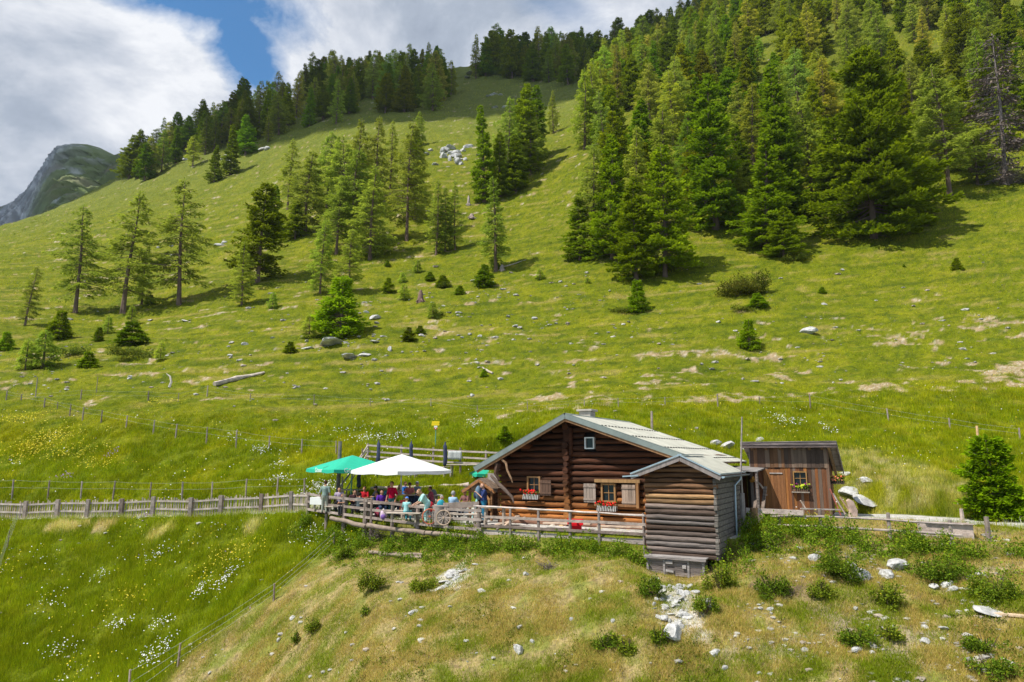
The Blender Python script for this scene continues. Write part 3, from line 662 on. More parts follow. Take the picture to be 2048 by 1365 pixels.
# woods: each tree its own thing, trees of a stand share a description
def wood(seed, poly, spacing, hr, mix, group, labels, rows=None, tint=(1, 1, 1), avoid=2.2):
    """poly: (u, v, ...) outline of the feet of the stand; hr: range of heights"""
    rd = random.Random(seed); W = [find(u, v) for u, v in poly]; pw = [(p.x, p.y) for p in W]
    xs = [p[0] for p in pw]; ys = [p[1] for p in pw]; n = 0; pts = []
    y = min(ys)
    while y < max(ys):
        x = min(xs)
        while x < max(xs):
            q = (x+rd.uniform(-.42, .42)*spacing, y+rd.uniform(-.42, .42)*spacing); pts.append(q); x += spacing
        y += spacing
    P = np.array(pts); ins = poly_dist(P[:, 0], P[:, 1], pw) > 0; P = P[ins]; Z = height(P[:, 0], P[:, 1]) if len(P) else []
    for (x, y), z in zip(P, Z):
        if any((x-a)**2+(y-b)**2 < avoid**2 for a, b, _ in TREES[-400:]): continue
        sp = rd.random() < mix; pr = rd.choice(SP if sp else LA); h = rd.uniform(*hr)*(1 if sp else 1.04)*(.62 if rd.random() < .12 else 1)
        um, vm = proj(x, y, z+h*.6)
        if um > 2090 or vm < -40: continue
        b_ = rd.uniform(.8, 1.2); put_tree(pr, (x, y, z), h, labels[0 if sp else 1], 'tree', group, rd.uniform(.9, 1.4), (b_*rd.uniform(.85, 1.25), b_, b_*rd.uniform(.7, 1.3))); n += 1
    return n
cnt = []
def crest(u):
    s_ = ray(u, 200)[0]; Yq = np.exp(np.linspace(log(150), log(700), 300)); tq = height(s_*Yq, Yq, False)/Yq; kq = int(np.argmax(tq)); return proj(s_*Yq[kq], Yq[kq], tq[kq]*Yq[kq])[1]
SKYL = (list(range(200, 1500, 25)), [crest(u_) for u_ in range(200, 1500, 25)])
OLD = ([0, 100, 200, 250, 300, 350, 400, 450, 500, 550, 600, 650, 700, 750, 800, 850, 900, 950, 1000, 1100, 1200, 1300], [464, 434, 387, 358, 332, 307, 282, 257, 233, 214, 198, 183, 170, 161, 156, 150, 142, 131, 118, 96, 71, 31])
def ridge_row(u0, u1, step, dv, hp, mix, group, labs, seed=3):
    rd = random.Random(seed); u = u0; n = 0
    while u < u1:
        vb = float(np.interp(u, *SKYL))+rd.uniform(*dv); sp = rd.random() < mix; pr = rd.choice(SP if sp else LA)
        tree_px(pr, u, vb, vb-rd.uniform(*hp), labs[0 if sp else 1], rd.uniform(1.0, 1.5), group=group, tint=(lambda b_: (b_*rd.uniform(.85, 1.2), b_, b_))(rd.uniform(.75, 1.15))); u += step*rd.uniform(.6, 1.4); n += 1
    return n
g1 = 'trees of the left end of the ridge wood'; l1 = ['dark spruce on the left end of the skyline ridge', 'larch on the left end of the skyline ridge']
cnt.append(ridge_row(258, 500, 13, (3, 9), (55, 92), .65, g1, l1)); cnt.append(ridge_row(275, 490, 17, (10, 26), (60, 90), .5, g1, l1, 4)); cnt.append(ridge_row(385, 560, 19, (28, 58), (65, 95), .45, g1, l1, 5))
cnt.append(ridge_row(952, 1330, 14, (4, 30), (72, 98), .6, 'trees of the skyline wood right of the grassy gap', ['dark spruce of the skyline wood right of the grassy gap', 'larch of the skyline wood right of the grassy gap'], 6))
cnt.append(wood(2, [(470, 330), (520, 300), (600, 275), (700, 250), (730, 215), (640, 205), (560, 215), (500, 240), (470, 280)], 12.5, (17, 24), .45, 'trees of the ridge wood above the left slope',
     ['dark spruce of the wood just below the left skyline', 'larch of the wood just below the left skyline']))
cnt.append(wood(3, [(600, 205), (720, 215), (800, 235), (880, 228), (905, 190), (880, 160), (800, 160), (700, 170), (600, 190)], 12.0, (19, 27), .6, 'trees of the ridge wood at the middle skyline',
     ['dark spruce of the wood crowning the skyline left of the grassy gap', 'larch of the wood crowning the skyline left of the grassy gap']))
cnt.append(wood(4, [(948, 165), (1040, 172), (1130, 175), (1230, 160), (1330, 130), (1330, 105), (1150, 120), (1040, 140), (955, 145)], 16, (20, 28), .5, 'trees of the skyline wood right of the grassy gap',
     ['dark spruce of the skyline wood right of the grassy gap', 'larch of the skyline wood right of the grassy gap']))
cnt.append(wood(5, [(1150, 330), (1180, 250), (1200, 170), (1300, 110), (1400, 60), (1550, 30), (1700, 20), (1700, 170), (1560, 270), (1420, 330), (1260, 370)], 10.8, (17, 24), .5, 'trees of the upper big wood',
     ['spruce in the upper part of the big wood on the right', 'larch in the upper part of the big wood on the right']))
cnt.append(wood(6, [(1170, 430), (1200, 370), (1420, 330), (1560, 270), (1700, 190), (2060, 150), (2100, 300), (1960, 340), (1820, 385), (1660, 400), (1480, 420), (1300, 460)], 9.6, (14, 21), .5, 'trees of the lower big wood',
     ['spruce inside the lower part of the big wood on the right', 'larch inside the lower part of the big wood on the right']))
cnt.append(wood(8, [(1290, 112), (1300, 55), (1400, 0), (1560, -75), (1700, -90), (1700, 18), (1550, 28), (1400, 58)], 12.5, (20, 27), .5, 'trees at the top of the big wood',
     ['spruce on the crest at the top of the big wood', 'larch on the crest at the top of the big wood']))
cnt.append(wood(7, [(1700, 170), (1700, 20), (1900, -60), (2100, -140), (2250, -120), (2250, 120), (2060, 150)], 10.8, (16, 23), .45, 'trees of the top right wood',
     ['spruce high up in the top right corner of the wood', 'larch high up in the top right corner of the wood']))
for k, (u, vb, vt) in enumerate([(345, 442, 398), (120, 400, 372)]): pass
for uu in ():
    s_, _t = ray(uu, 200); Yq = np.exp(np.linspace(log(150), log(700), 300)); tq = height(s_*Yq, Yq, False)/Yq; kq = int(np.argmax(tq)); print('SKY', uu, round(proj(s_*Yq[kq], Yq[kq], tq[kq]*Yq[kq])[1]), round(Yq[kq]))
#print('WOOD', cnt, len(TREES))
# ------------------------------------------------------------------ wood, metal, glass
WOODLOG = mat('weathered_log', (1, 1, 1), .82, .6, 2.6, attr=True, bump=1.0, bscale=11, stretch=(.35, 3.0, 3.0))
PLANK = mat('weathered_plank', (1, 1, 1), .85, .35, 2.4, attr=True, bump=.6, bscale=10, stretch=(3.2, 3.2, .4))
GREYW = mat('silvered_wood', (.42, .37, .34), .88, .30, 3, attr=True, bump=.5, bscale=14)
ROOFM = mat('roof_sheet', (.54, .525, .44), .6, .10, 1.2, attr=True, bump=.1, bscale=3, col2=(.38, .37, .31))
FLASH = mat('grey_flashing', (.20, .235, .22), .5, .15, 1.2, bump=.1, bscale=4)
ZINC = mat('zinc', (.42, .50, .55), .4, .15, 3, metal=.5)
IRON = mat('dark_iron', (.03, .03, .035), .5, .2, 5)
GLASS = mat('window_glass', (.012, .015, .018), .12, .1, 2, spec=.25)
WHITEP = mat('white_paint', (.78, .78, .76), .6, .06, 3)
STONE = mat('lime_stone', (.56, .54, .50), .9, .28, 4, attr=True, bump=.8, bscale=9)
CONC = mat('chimney_render', (.42, .38, .33), .9, .15, 4, bump=.3)
CURT = mat('curtain', (.45, .42, .38), .9, .1, 4)
LEAF = foliage_mat('leaf', (.07, .13, .012), .1, .3)
PETAL = mat('petals', (1, 1, 1), .7, .08, 20, attr=True)
rc = random.Random(77)
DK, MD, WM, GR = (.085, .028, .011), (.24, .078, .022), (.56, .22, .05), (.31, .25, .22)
def mixt(a, b, t): return tuple(a[i]*(1-t)+b[i]*t for i in range(3))
def jit(c, k=.2, r=rc): f = 1+r.uniform(-k, k); return tuple(x*f for x in c)
def logx(mb, x0, x1, y, z, r, c, sag=.015, ax='x', n=9, seg=.45, cc=None):
    """one hewn log lying along an axis, slightly uneven"""
    m = max(2, int(abs(x1-x0)/seg)); pts = []; rs = []
    for k in range(m+1):
        t = x0+(x1-x0)*k/m; dy, dz = rc.uniform(-sag, sag), rc.uniform(-sag, sag)
        pts.append((t, y+dy, z+dz) if ax == 'x' else (y+dy, t, z+dz)); rs.append(r*rc.uniform(.84, 1.1))
    mb.tube(pts, rs, n, c=c, wob=.03, rnd=rc)

# ------------------------------------------------------------------ the log cabin
cabin = empty('log_cabin', CB, -YAW, 'long low log cabin of dark brown round logs under a pale sheet metal gable roof', 'cabin')
EL, ER, RZ, RL = (-4.78, 2.69), (6.18, 2.96), 5.1, 8.5
kL = (RZ-EL[1])/-EL[0]; kR = (RZ-ER[1])/ER[0]
rooz = lambda x: RZ+kL*x if x < 0 else RZ-kR*x
WY = .92; WINS = [(-2.36, -1.62, 1.50, 2.28), (1.40, 2.02, 1.18, 2.02), (.56, 1.14, 3.50, 4.10)]
mb = MB(); z = .16; i = 0; r = .124
while z < 4.75:
    lo = max(-3.78, (z+.12-RZ)/kL+.1); hi = min(5.35, (RZ-.12-z)/kR-.1)
    if hi-lo > .6:
        t = max(0, min(1, (2.3-z)/1.4)); c0 = mixt(DK, mixt(MD, WM, rc.random()*.8), t)  # roof shade above and sunlight below put into the log colours
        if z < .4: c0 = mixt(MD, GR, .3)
        cuts = [(lo, hi)]
        for (a, b, z0, z1) in WINS:
            if z0-.1 < z < z1+.1: cuts = [q for (p0, p1) in cuts for q in ((p0, min(p1, a)), (max(p0, b), p1)) if q[1]-q[0] > .05]
        for (p0, p1) in cuts:
            ee = .18 if p0 == lo and z < 3 else 0
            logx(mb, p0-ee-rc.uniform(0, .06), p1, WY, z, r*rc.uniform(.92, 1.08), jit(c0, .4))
    z += .283; i += 1
mb.box(-3.7, 5.3, WY+.08, WY+.2, -.2, 2.9, c=(.008, .005, .004))  # near black backing, the shade between the logs put into its colour
mb.add([(-3.7, WY+.14, 2.9), (5.3, WY+.14, 2.9), (5.3, WY+.14, rooz(5.3)-.1), (0, WY+.14, RZ-.12), (-3.7, WY+.14, rooz(-3.7)-.1)], [(0, 1, 2, 3, 4)], c=(.02, .012, .01))
mb.build('front_wall', WOODLOG, cabin, smooth=True)
for nm, x, y0, y1, axis in (('left_wall', -3.72, .9, 7.9, 'y'), ('right_wall', 5.3, .9, 7.9, 'y'), ('rear_wall', 7.85, -3.7, 5.3, 'x')):
    mb = MB(); z = .16+.14*(axis == 'y')
    top = 2.95 if nm == 'left_wall' else 3.2
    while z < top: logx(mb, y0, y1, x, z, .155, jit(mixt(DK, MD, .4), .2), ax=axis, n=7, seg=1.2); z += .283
    if axis == 'x': mb.add([(-3.7, x, 2.9), (5.3, x, 2.9), (5.3, x, rooz(5.3)-.12), (0, x, RZ-.14), (-3.7, x, rooz(-3.7)-.12)], [(0, 1, 2, 3, 4)], c=DK)
    mb.build(nm, WOODLOG, cabin, smooth=True)
# the column of cross wall ends under the ridge
mb = MB(); z = .3
while z < 4.7:
    rr = .15*rc.uniform(.85, 1.2); out = .28+rc.uniform(-.08, .12)+(.12 if z > 4.1 else 0)
    mb.tube([(-.28+rc.uniform(-.03, .03), WY+.1, z), (-.28+rc.uniform(-.04, .04), WY-out, z+rc.uniform(-.02, .02))], [rr, rr*.95], 8, c=jit(mixt(DK, WM, max(0, min(.6, (2.4-z)/3))), .3), wob=.08, rnd=rc)  # log ends darken upwards too, roof shade put into their colour
    z += .283
mb.tube([(-.1, WY-.1, 3.3), (-.1, WY-.18, 4.5)], .12, 8, c=DK)
mb.build('cross_wall_end', WOODLOG, cabin, smooth=True)
# purlins carrying the overhang
mb = MB()
for x in (-4.3, -2.3, 0, 2.6, 5.0):
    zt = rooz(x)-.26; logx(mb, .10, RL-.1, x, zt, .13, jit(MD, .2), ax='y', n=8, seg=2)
for x in np.arange(.5, RL, .95):
    for a, b in (((-4.7, x, rooz(-4.7)-.1), (-.05, x, RZ-.1)), ((.05, x, RZ-.1), (6.1, x, rooz(6.1)-.1))): mb.bar(a, b, .1, .07, c=jit(MD, .2))
mb.build('roof_timbers', WOODLOG, cabin, smooth=True)
# roof
roof = MB()
ys = np.arange(0, RL+.001, .0708)
def slope(mb, xa, za, xb, zb, y0=0, y1=RL, amp=.028, th=.05, mi=0, wave=.2124, flat=False):
    """corrugated sheet between ridge (xa) and eave (xb)"""
    yy = np.arange(y0, y1+.001, .0708) if not flat else np.array([y0, y1]); vs = []; fs = []; cols = 5
    for y in yy:
        w = amp*sin(2*pi*y/wave) if not flat else 0
        for k in range(cols+1):
            t = k/cols; vs.append((xa+(xb-xa)*t, y, za+(zb-za)*t+w+.004*(k % 2)))
    n = cols+1
    for j in range(len(yy)-1):
        for k in range(cols): fs.append((j*n+k, j*n+k+1, (j+1)*n+k+1, (j+1)*n+k))
    mb.add(vs, fs, mi)
    mb.add([(xa, y0, za-.03), (xb, y0, zb-.03), (xb, y1, zb-.03), (xa, y1, za-.03), (xa, y0, za-.03-th), (xb, y0, zb-.03-th), (xb, y1, zb-.03-th), (xa, y1, za-.03-th)],
           [(0, 1, 2, 3), (7, 6, 5, 4), (0, 4, 5, 1), (1, 5, 6, 2), (2, 6, 7, 3)], 1, (.3, .17, .1))
slope(roof, 0, RZ, EL[0], EL[1]); slope(roof, 0, RZ, ER[0], ER[1])
R_ = roof.build('roof', [ROOFM, PLANK], cabin)
mb = MB(); mb.add([(-.16, -.03, RZ-.16*kL+.035), (0, -.03, RZ+.04), (.16, -.03, RZ-.16*kR+.035), (-.16, RL+.02, RZ-.16*kL+.035), (0, RL+.02, RZ+.04), (.16, RL+.02, RZ-.16*kR+.035)], [(0, 1, 4, 3), (1, 2, 5, 4)])
mb.build('ridge_cap', FLASH, R_)
for (x, zz_) in ((EL[0]-.02, EL[1]-.0), (ER[0]+.02, ER[1]-.0)):
    mb = MB(); x0 = -.0 if x < 0 else .0
    mb.bar((0, -.035, RZ-.09), (x, -.035, zz_-.09), .035, .24, up=(0, 0, 1))
    mb.add([(0, -.06, RZ+.035), (x, -.06, zz_+.035), (x, .17, zz_+.035), (0, .17, RZ+.035)], [(0, 1, 2, 3)])
    mb.build('verge', FLASH, R_)
    mb = MB(); mb.bar((0, RL+.02, RZ-.06), (x, RL+.02, zz_-.06), .03, .16); mb.build('verge', FLASH, R_)
mb = MB()
for x, zz_ in ((EL[0]+.1, EL[1]-.22+.1*kL), (ER[0]-.1, ER[1]-.22+.1*kR)): mb.bar((0, .012, RZ-.27), (x, .012, zz_-.05), .03, .12, c=(.36, .19, .09))
mb.build('verge_board', PLANK, R_)
for row, x in enumerate((1.7, 3.1, 4.5, 5.75)):
    mb = MB()
    for k in range(20):
        y = .2+k*.42
        mb.box(x-.03, x+.03, y-.055, y+.055, rooz(x)+.0, rooz(x)+.06)
    mb.box(x-.003, x+.003, .1, 8.35, rooz(x)+.028, rooz(x)+.034); mb.build('snow_guard', IRON, R_)
mb = MB(); mb.box(-.75, -.15, 3.3, 3.95, 4.2, 5.42); mb.box(-.86, -.04, 3.2, 4.05, 5.42, 5.52)
ch = mb.build('chimney', CONC, cabin, bevel=.015)
# windows
def window(parent, x0, x1, z0, z1, y, fm, fc, nx=2, nz=2, fw=.075, curtain=False, muntc=None):
    mb = MB()
    mb.box(x0, x0+fw, y-.07, y+.12, z0, z1, c=fc); mb.box(x1-fw, x1, y-.07, y+.12, z0, z1, c=fc)
    mb.box(x0+fw, x1-fw, y-.06, y+.11, z1-fw, z1, c=fc); mb.box(x0+fw, x1-fw, y-.06, y+.11, z0, z0+fw, c=fc)
    mc = muntc or fc; ix0, ix1, iz0, iz1 = x0+fw, x1-fw, z0+fw, z1-fw
    for k in range(1, nx): t = ix0+(ix1-ix0)*k/nx; mb.box(t-.014, t+.014, y+.0, y+.03, iz0, iz1, c=mc)
    for k in range(1, nz): t = iz0+(iz1-iz0)*k/nz; mb.box(ix0, ix1, y-.004, y+.026, t-.012, t+.012, c=mc)
    w = mb.build('window', fm, parent)
    g = MB(); g.box(ix0, ix1, y+.035, y+.045, iz0, iz1); g.build('pane', GLASS, w)
    return w
w1 = window(cabin, -2.36, -1.66, 1.50, 2.28, .80, PLANK, (.42, .22, .09)); w2 = window(cabin, 1.36, 2.04, 1.20, 2.02, .80, PLANK, (.45, .24, .09))
w3 = window(cabin, .62, 1.08, 3.53, 4.06, .78, WHITEP, (1, 1, 1), 1, 1, .05)
def shutter(parent, x0, x1, z0, z1, y, c):
    mb = MB(); n = 4; w = (x1-x0)/n
    for k in range(n): mb.box(x0+k*w+.006, x0+(k+1)*w-.006, y, y+.03, z0, z1, c=jit(c, .25))
    for t in (.16, .84): mb.box(x0, x1, y-.028, y-.002, z0+(z1-z0)*t-.035, z0+(z1-z0)*t+.035, c=jit(c, .15))
    return mb.build('shutter', PLANK, parent)
shutter(w1, -1.64, -1.06, 1.42, 2.12, .66, (.16, .09, .06)); shutter(w2, .56, 1.14, 1.18, 2.0, .66, (.42, .33, .27)); shutter(w2, 2.36, 2.98, 1.08, 1.98, .66, (.40, .29, .22))
mb = MB(); mb.box(3.02, 3.14, .6, .78, 1.0, 2.05, c=(.4, .2, .08)); mb.box(1.1, 3.2, .62, .80, 2.06, 2.2, c=(.42, .24, .1)); mb.box(1.06, 3.1, .64, .8, 1.04, 1.14, c=(.33, .16, .07)); mb.build('window_lintel', PLANK, cabin)
# stone footing
mb = MB()
for k in range(60):
    x = -3.6+k*.15; s_ = rc.uniform(.07, .16)
    for zz_ in (-.22, -.02): mb.ball((x+rc.uniform(-.06, .06), .62+rc.uniform(-.1, .1), zz_+rc.uniform(-.03, .06)), s_, 7, 5, c=jit(rc.choice([(.85, .66, .38), (1, .95, .85), (.8, .75, .68)]), .2), sc=(1.3, .9, .75), wob=.18, rnd=rc)
mb.build('stone_footing', STONE, cabin)
# ------------------------------------------------------------------ the small gabled annex in front
AX0, AX1, AY = 4.36, 7.0, -2.0
annex = empty('log_annex', cab(5.7, -2.0, -.6), -YAW, 'tall narrow log annex in grey weathered logs with its own small gable roof', 'annex')
OA = Vector((5.7, -2.0, -.6))
def shift(mb): mb.v = [(x-OA.x, y-OA.y, z-OA.z) for x, y, z in mb.v]; return mb
AXR, AZR = 5.82, 3.21; aEL, aER = (3.87, 2.50), (7.3, 2.50)
akL = (AZR-aEL[1])/(AXR-aEL[0]); akR = (AZR-aER[1])/(aER[0]-AXR)
mb = MB(); z = -.46; k = 0
while z < 3.0:
    lo = max(AX0-.02, AXR-(AZR-.12-z)/akL+.1); hi = min(AX1, AXR+(AZR-.12-z)/akR-.1)
    if hi-lo > .3:
        t = rc.random(); c0 = mixt((.13, .08, .055), (.46, .40, .37), t) if z < 1.5 else mixt((.10, .045, .02), (.31, .16, .08), t)
        if 1.45 < z < 1.75: c0 = (.42, .24, .11)
        rr = .094*rc.uniform(.78, 1.12); logx(mb, lo-rc.uniform(0, .07), hi+rc.uniform(.0, .09), AY, z, rr, jit(c0, .45), sag=.012)
    z += .196; k += 1
mb.box(AX0+.05, AX1-.03, AY+.06, AY+.12, -.55, 2.5, c=(.01, .008, .006))
shift(mb).build('front_wall', WOODLOG, annex, smooth=True)
mb = MB(); z = -.46
while z < 2.6:
    h_ = .19; mb.box(AX1-.06+rc.uniform(-.015, .015), AX1+.06+rc.uniform(-.015, .015), AY-.1+rc.uniform(-.06, .04), 2.3, z-h_/2+.008, z+h_/2-.008, c=jit((.24, .21, .18), .25)); z += .196
shift(mb).build('right_wall', WOODLOG, annex, bevel=.012)
mb = MB(); z = -.36
while z < 2.5: logx(mb, AY, .7, AX0, z, .1, jit(MD, .2), ax='y', n=7); z += .196
shift(mb).build('left_wall', WOODLOG, annex, smooth=True)
mb = MB(); slope(mb, AXR, AZR, aEL[0], aEL[1], AY-.38, .3, amp=.008); slope(mb, AXR, AZR, aER[0], aER[1], AY-.38, 2.45, amp=.008)
AR = shift(mb).build('roof', [ROOFM, PLANK], annex)
mb = MB()
for e in (aEL, aER):
    mb.bar((AXR, AY-.42, AZR+.03), (e[0], AY-.42, e[1]+.03), .07, .05)
mb.bar((aER[0]-.02, AY-.38, aER[1]+.05), (aER[0]-.02, 2.4, aER[1]+.05), .05, .04); mb.bar((AXR, AY-.4, AZR+.05), (AXR, 1.0, AZR+.05), .16, .03)
shift(mb).build('metal_edge', ZINC, AR)
mb = MB()
for e in (aEL, aER): mb.bar((AXR, AY-.40, AZR-.10), (e[0], AY-.40, e[1]-.10), .035, .17, c=(.32, .27, .25))
for x in (AX0+.1, AXR, AX1-.1): mb.bar((x, AY-.36, min(AZR-akL*abs(x-AXR) if x < AXR else AZR-akR*(x-AXR), 9)-.2), (x, 1, min(AZR-akL*abs(x-AXR) if x < AXR else AZR-akR*(x-AXR), 9)-.2), .12, .12, c=MD)
shift(mb).build('verge_board', PLANK, AR)
def gutter(parent, x, y0, y1, z, name='gutter'):
    mb = MB(); n = 7; vs = []
    for y in (y0, y1):
        for k in range(n): a = pi+pi*k/(n-1); vs.append((x+.075*cos(a), y, z+.075*sin(a)))
    mb.add(vs, [(k, k+1, n+k+1, n+k) for k in range(n-1)]+[(k+1, k, n+k, n+k+1) for k in range(n-1)])
    mb.add([vs[k] for k in range(n)], [tuple(range(n))]); return mb
G = shift(gutter(annex, aER[0]+.08, AY-.4, 2.5, aER[1]-.03)).build('gutter', ZINC, annex, smooth=True)
mb = MB(); x = aER[0]+.06; mb.tube([(x, .9, 2.42), (x, .9, 2.3), (AX1+.16, .7, 2.05), (AX1+.14, .7, 1.0), (AX1+.14, .7, -.2)], .045, 8)
shift(mb).build('downpipe', ZINC, annex, smooth=True)
mb = MB(); mb.bar((3.55, AY-.3, 2.42), (4.2, AY-.3, 2.46), .3, .05); shift(mb).build('tin_flashing', ZINC, annex)
# storage box below the annex
box = empty('storage_box', cab(5.35, -2.35, -1.2), -YAW, 'grey plank storage box with lid and small doors under the log annex', 'storage box'); OB = Vector((5.35, -2.35, -1.2))
def shb(mb): mb.v = [(x-OB.x, y-OB.y, z-OB.z) for x, y, z in mb.v]; return mb
mb = MB()
for k in range(4): mb.box(4.42, 6.55, -2.42+.0, -2.36, -1.15+k*.16, -1.15+k*.16+.15, c=jit((.30, .25, .23), .3))
mb.box(4.42, 6.55, -2.36, -1.85, -1.2, -.52, c=(.22, .19, .17))
for x in (4.42, 5.05, 5.95, 6.5): mb.box(x, x+.08, -2.46, -2.40, -1.18, -.5, c=jit((.42, .38, .37), .1))
shb(mb).build('box_body', WOODLOG, box)
mb = MB(); mb.box(4.36, 6.66, -2.55, -1.95, -.50, -.46, c=(.44, .40, .38)); mb.box(4.36, 6.66, -2.56, -2.50, -.56, -.50, c=(.36, .31, .29)); shb(mb).build('lid', WOODLOG, box)
for x0, x1, z0, z1 in ((5.16, 5.42, -.72, -.62), (5.16, 5.45, -1.02, -.94), (5.78, 5.92, -.86, -.74)):
    mb = MB(); mb.box(x0, x1, -2.50, -2.44, z0, z1, c=(.5, .46, .44)); shb(mb).build('latch', WOODLOG, box)
# flower boxes on the sills
def flower_box(p, w, lab, slat=(.62, .60, .56), fl=((.8, .015, .01),), rz=-YAW, h=.2, leafn=90, n_fl=26):
    e = empty('flower_box', p, rz, lab, 'flower box')
    mb = MB(); mb.box(-w/2, w/2, .02, .2, 0, .02, c=(.2, .14, .1)); mb.box(-w/2, w/2, .16, .2, 0, h, c=(.2, .14, .1))
    n = int(w/.075)
    for k in range(n):
        x = -w/2+(k+.5)*w/n; mb.bar((x-.012, -.0, -.02), (x+.012, .02, h*rc.uniform(.95, 1.1)), .035, .02, c=jit(slat, .15), up=(0, 1, 0))
    mb.build('box', PLANK, e)
    rg = np.random.default_rng(rc.randint(0, 9999)); P = rg.uniform((-w/2, -.02, h*.6), (w/2, .2, h+.18), (leafn, 3)); D = unit(rg.normal(0, 1, (leafn, 3))+np.array([0, -.4, .5]))
    V, Fc = diamonds(P, D, unit(np.cross(D, rg.normal(0, 1, (leafn, 3)))), rg.uniform(.05, .1, leafn), rg.uniform(.04, .08, leafn))
    link_mesh('leaves', np_mesh('leaves', V, Fc, np.repeat(rg.uniform(.6, 1.3, (leafn, 1))*np.ones(3), 4, 0), 4), LEAF, e)
    mb = MB()
    for k in range(n_fl):
        mb.ball((rc.gauss(0, .27)*w, rc.uniform(-.04, .18), h+rc.uniform(.02, .22)), rc.uniform(.03, .055), 6, 4, c=rc.choice(fl), wob=.2, rnd=rc)
    mb.build('blossoms', PETAL, e); return e
flower_box(cab(-2.02, .42, 1.26), .82, 'slatted grey window box of red geraniums under the left cabin window')
flower_box(cab(1.72, .42, .86), .92, 'slatted grey window box of red geraniums under the right cabin window')
# driftwood ornaments on the left corner
def gnarl(name, pts, rs, lab, cat, c, m=None):
    p0 = pts[0]; mb = MB(); mb.tube([tuple(Vector(p)-Vector(p0)) for p in pts], rs, 7, c=c, wob=.18, rnd=rc)
    o = mb.build(name, m or WOODLOG, smooth=True); o.location = cab(*p0); o.rotation_euler = (0, 0, -YAW); return tag(o, lab, cat)
gnarl('curved_branch', [(-3.35, .1, 3.05), (-3.1, .05, 2.9), (-3.0, .0, 2.55), (-2.8, .0, 2.2), (-2.72, .0, 2.0)], [.05, .06, .05, .04, .02], 'pale curved branch hanging at the left gable corner of the cabin', 'branch', (.42, .25, .14))
gnarl('root_ornament', [(-4.0, .2, 2.3), (-3.6, .1, 2.0), (-3.1, .0, 1.65), (-2.75, .0, 1.35), (-2.62, -.05, 1.1)], [.06, .085, .07, .07, .03], 'thick grey knotted branch fixed slanting beside the left window', 'branch', (.20, .14, .11))
gnarl('root_ornament', [(-3.9, .3, 3.1), (-3.65, .2, 2.8), (-3.75, .2, 2.4), (-3.55, .2, 2.1)], [.12, .16, .12, .06], 'dark gnarled root block at the top of the left cabin corner', 'root', (.16, .09, .06))

# ------------------------------------------------------------------ the plank shed
SH = empty('plank_shed', SHED, -YAW, 'brown plank shed with a mono pitch roof right of the log cabin', 'shed')
SH.scale = (.9, 1, 1)
SW, SD, S1, S2_ = 3.72, 2.3, 2.2, 3.12
def planks(mb, x0, x1, y, z0, z1, w, cs, th=.03, side=False):
    x = x0
    while x < x1-.02:
        ww = min(w*rc.uniform(.75, 1.2), x1-x); c = jit(rc.choice(cs), .22)
        if side: mb.box(y, y+th*rc.uniform(.8, 1.2), x+.004, x+ww-.004, z0+rc.uniform(-.02, .0), z1, c=c)
        else: mb.box(x+.004, x+ww-.004, y-th*rc.uniform(.7, 1.2), y, z0+rc.uniform(-.02, .0), z1, c=c)
        x += ww
pc = [(.30, .11, .035), (.20, .08, .035), (.12, .06, .035), (.40, .16, .045), (.22, .15, .11)]
mb = MB(); planks(mb, 0, 2.05, 0, -.05, S1, .17, pc); planks(mb, 2.75, SW, 0, -.05, S1, .17, pc); planks(mb, 2.05, 2.75, 0, -.05, .98, .17, pc); planks(mb, 2.05, 2.75, 0, 1.92, S1, .17, pc)
planks(mb, -.02, SW+.02, -.04, S1-.12, S2_, .19, [(.13, .075, .05), (.2, .1, .05), (.09, .06, .045), (.25, .17, .12)])
mb.box(.02, SW-.02, .04, .1, 0, .95, c=DK); mb.box(.02, 2.0, .02, .1, .95, S2_-.1, c=DK); mb.box(2.8, SW-.02, .02, .1, .95, S2_-.1, c=DK); mb.box(2.0, 2.8, .02, .1, 1.95, S2_-.1, c=DK)
mb.build('front_wall', PLANK, SH)
mb = MB(); planks(mb, .04, SD, SW-.03, -.05, 2.45, .2, pc, side=True); planks(mb, .04, SD, -.0, -.05, 2.45, .2, pc, side=True)
mb.box(.0, SW, SD, SD+.05, -.05, 2.1, c=DK); mb.build('side_wall', PLANK, SH)
mb = MB(); mb.box(-.06, .08, -.06, .1, 0, 2.95, c=(.3, .25, .22)); mb.box(SW-.06, SW+.07, -.06, .1, 0, 2.95, c=(.2, .12, .08)); mb.build('corner_post', PLANK, SH)
d = MB(); planks(d, .62, 1.68, -.036, .02, 1.98, .18, [(.36, .16, .055), (.30, .13, .05)], th=.025)
dr = d.build('door', PLANK, SH); h_ = MB(); h_.box(1.18-.25, 1.18+.38, -.10, -.066, 1.78, 1.83); h_.build('door_bar', GREYW, dr)
ws = window(SH, 2.07, 2.73, 1.0, 1.90, -.02, PLANK, (.46, .25, .09), 2, 3, .05)
mb = MB(); mb.box(1.98, 2.82, -.24, .0, .94, .985, c=(.4, .34, .28)); mb.build('sill', PLANK, ws)
mb = MB()
def zr(y): return S2_+.12-(y+.4)*.42
a, b_ = (-.35, SW+.5), (-.42, SD+.45)
mb.add([(a[0], b_[0], zr(b_[0])), (a[1], b_[0], zr(b_[0])), (a[1], b_[1], zr(b_[1])), (a[0], b_[1], zr(b_[1]))]+[(a[0], b_[0], zr(b_[0])-.05), (a[1], b_[0], zr(b_[0])-.05), (a[1], b_[1], zr(b_[1])-.05), (a[0], b_[1], zr(b_[1])-.05)],
       [(0, 1, 2, 3), (7, 6, 5, 4), (0, 4, 5, 1), (1, 5, 6, 2), (2, 6, 7, 3), (3, 7, 4, 0)], c=(.42, .36, .32))
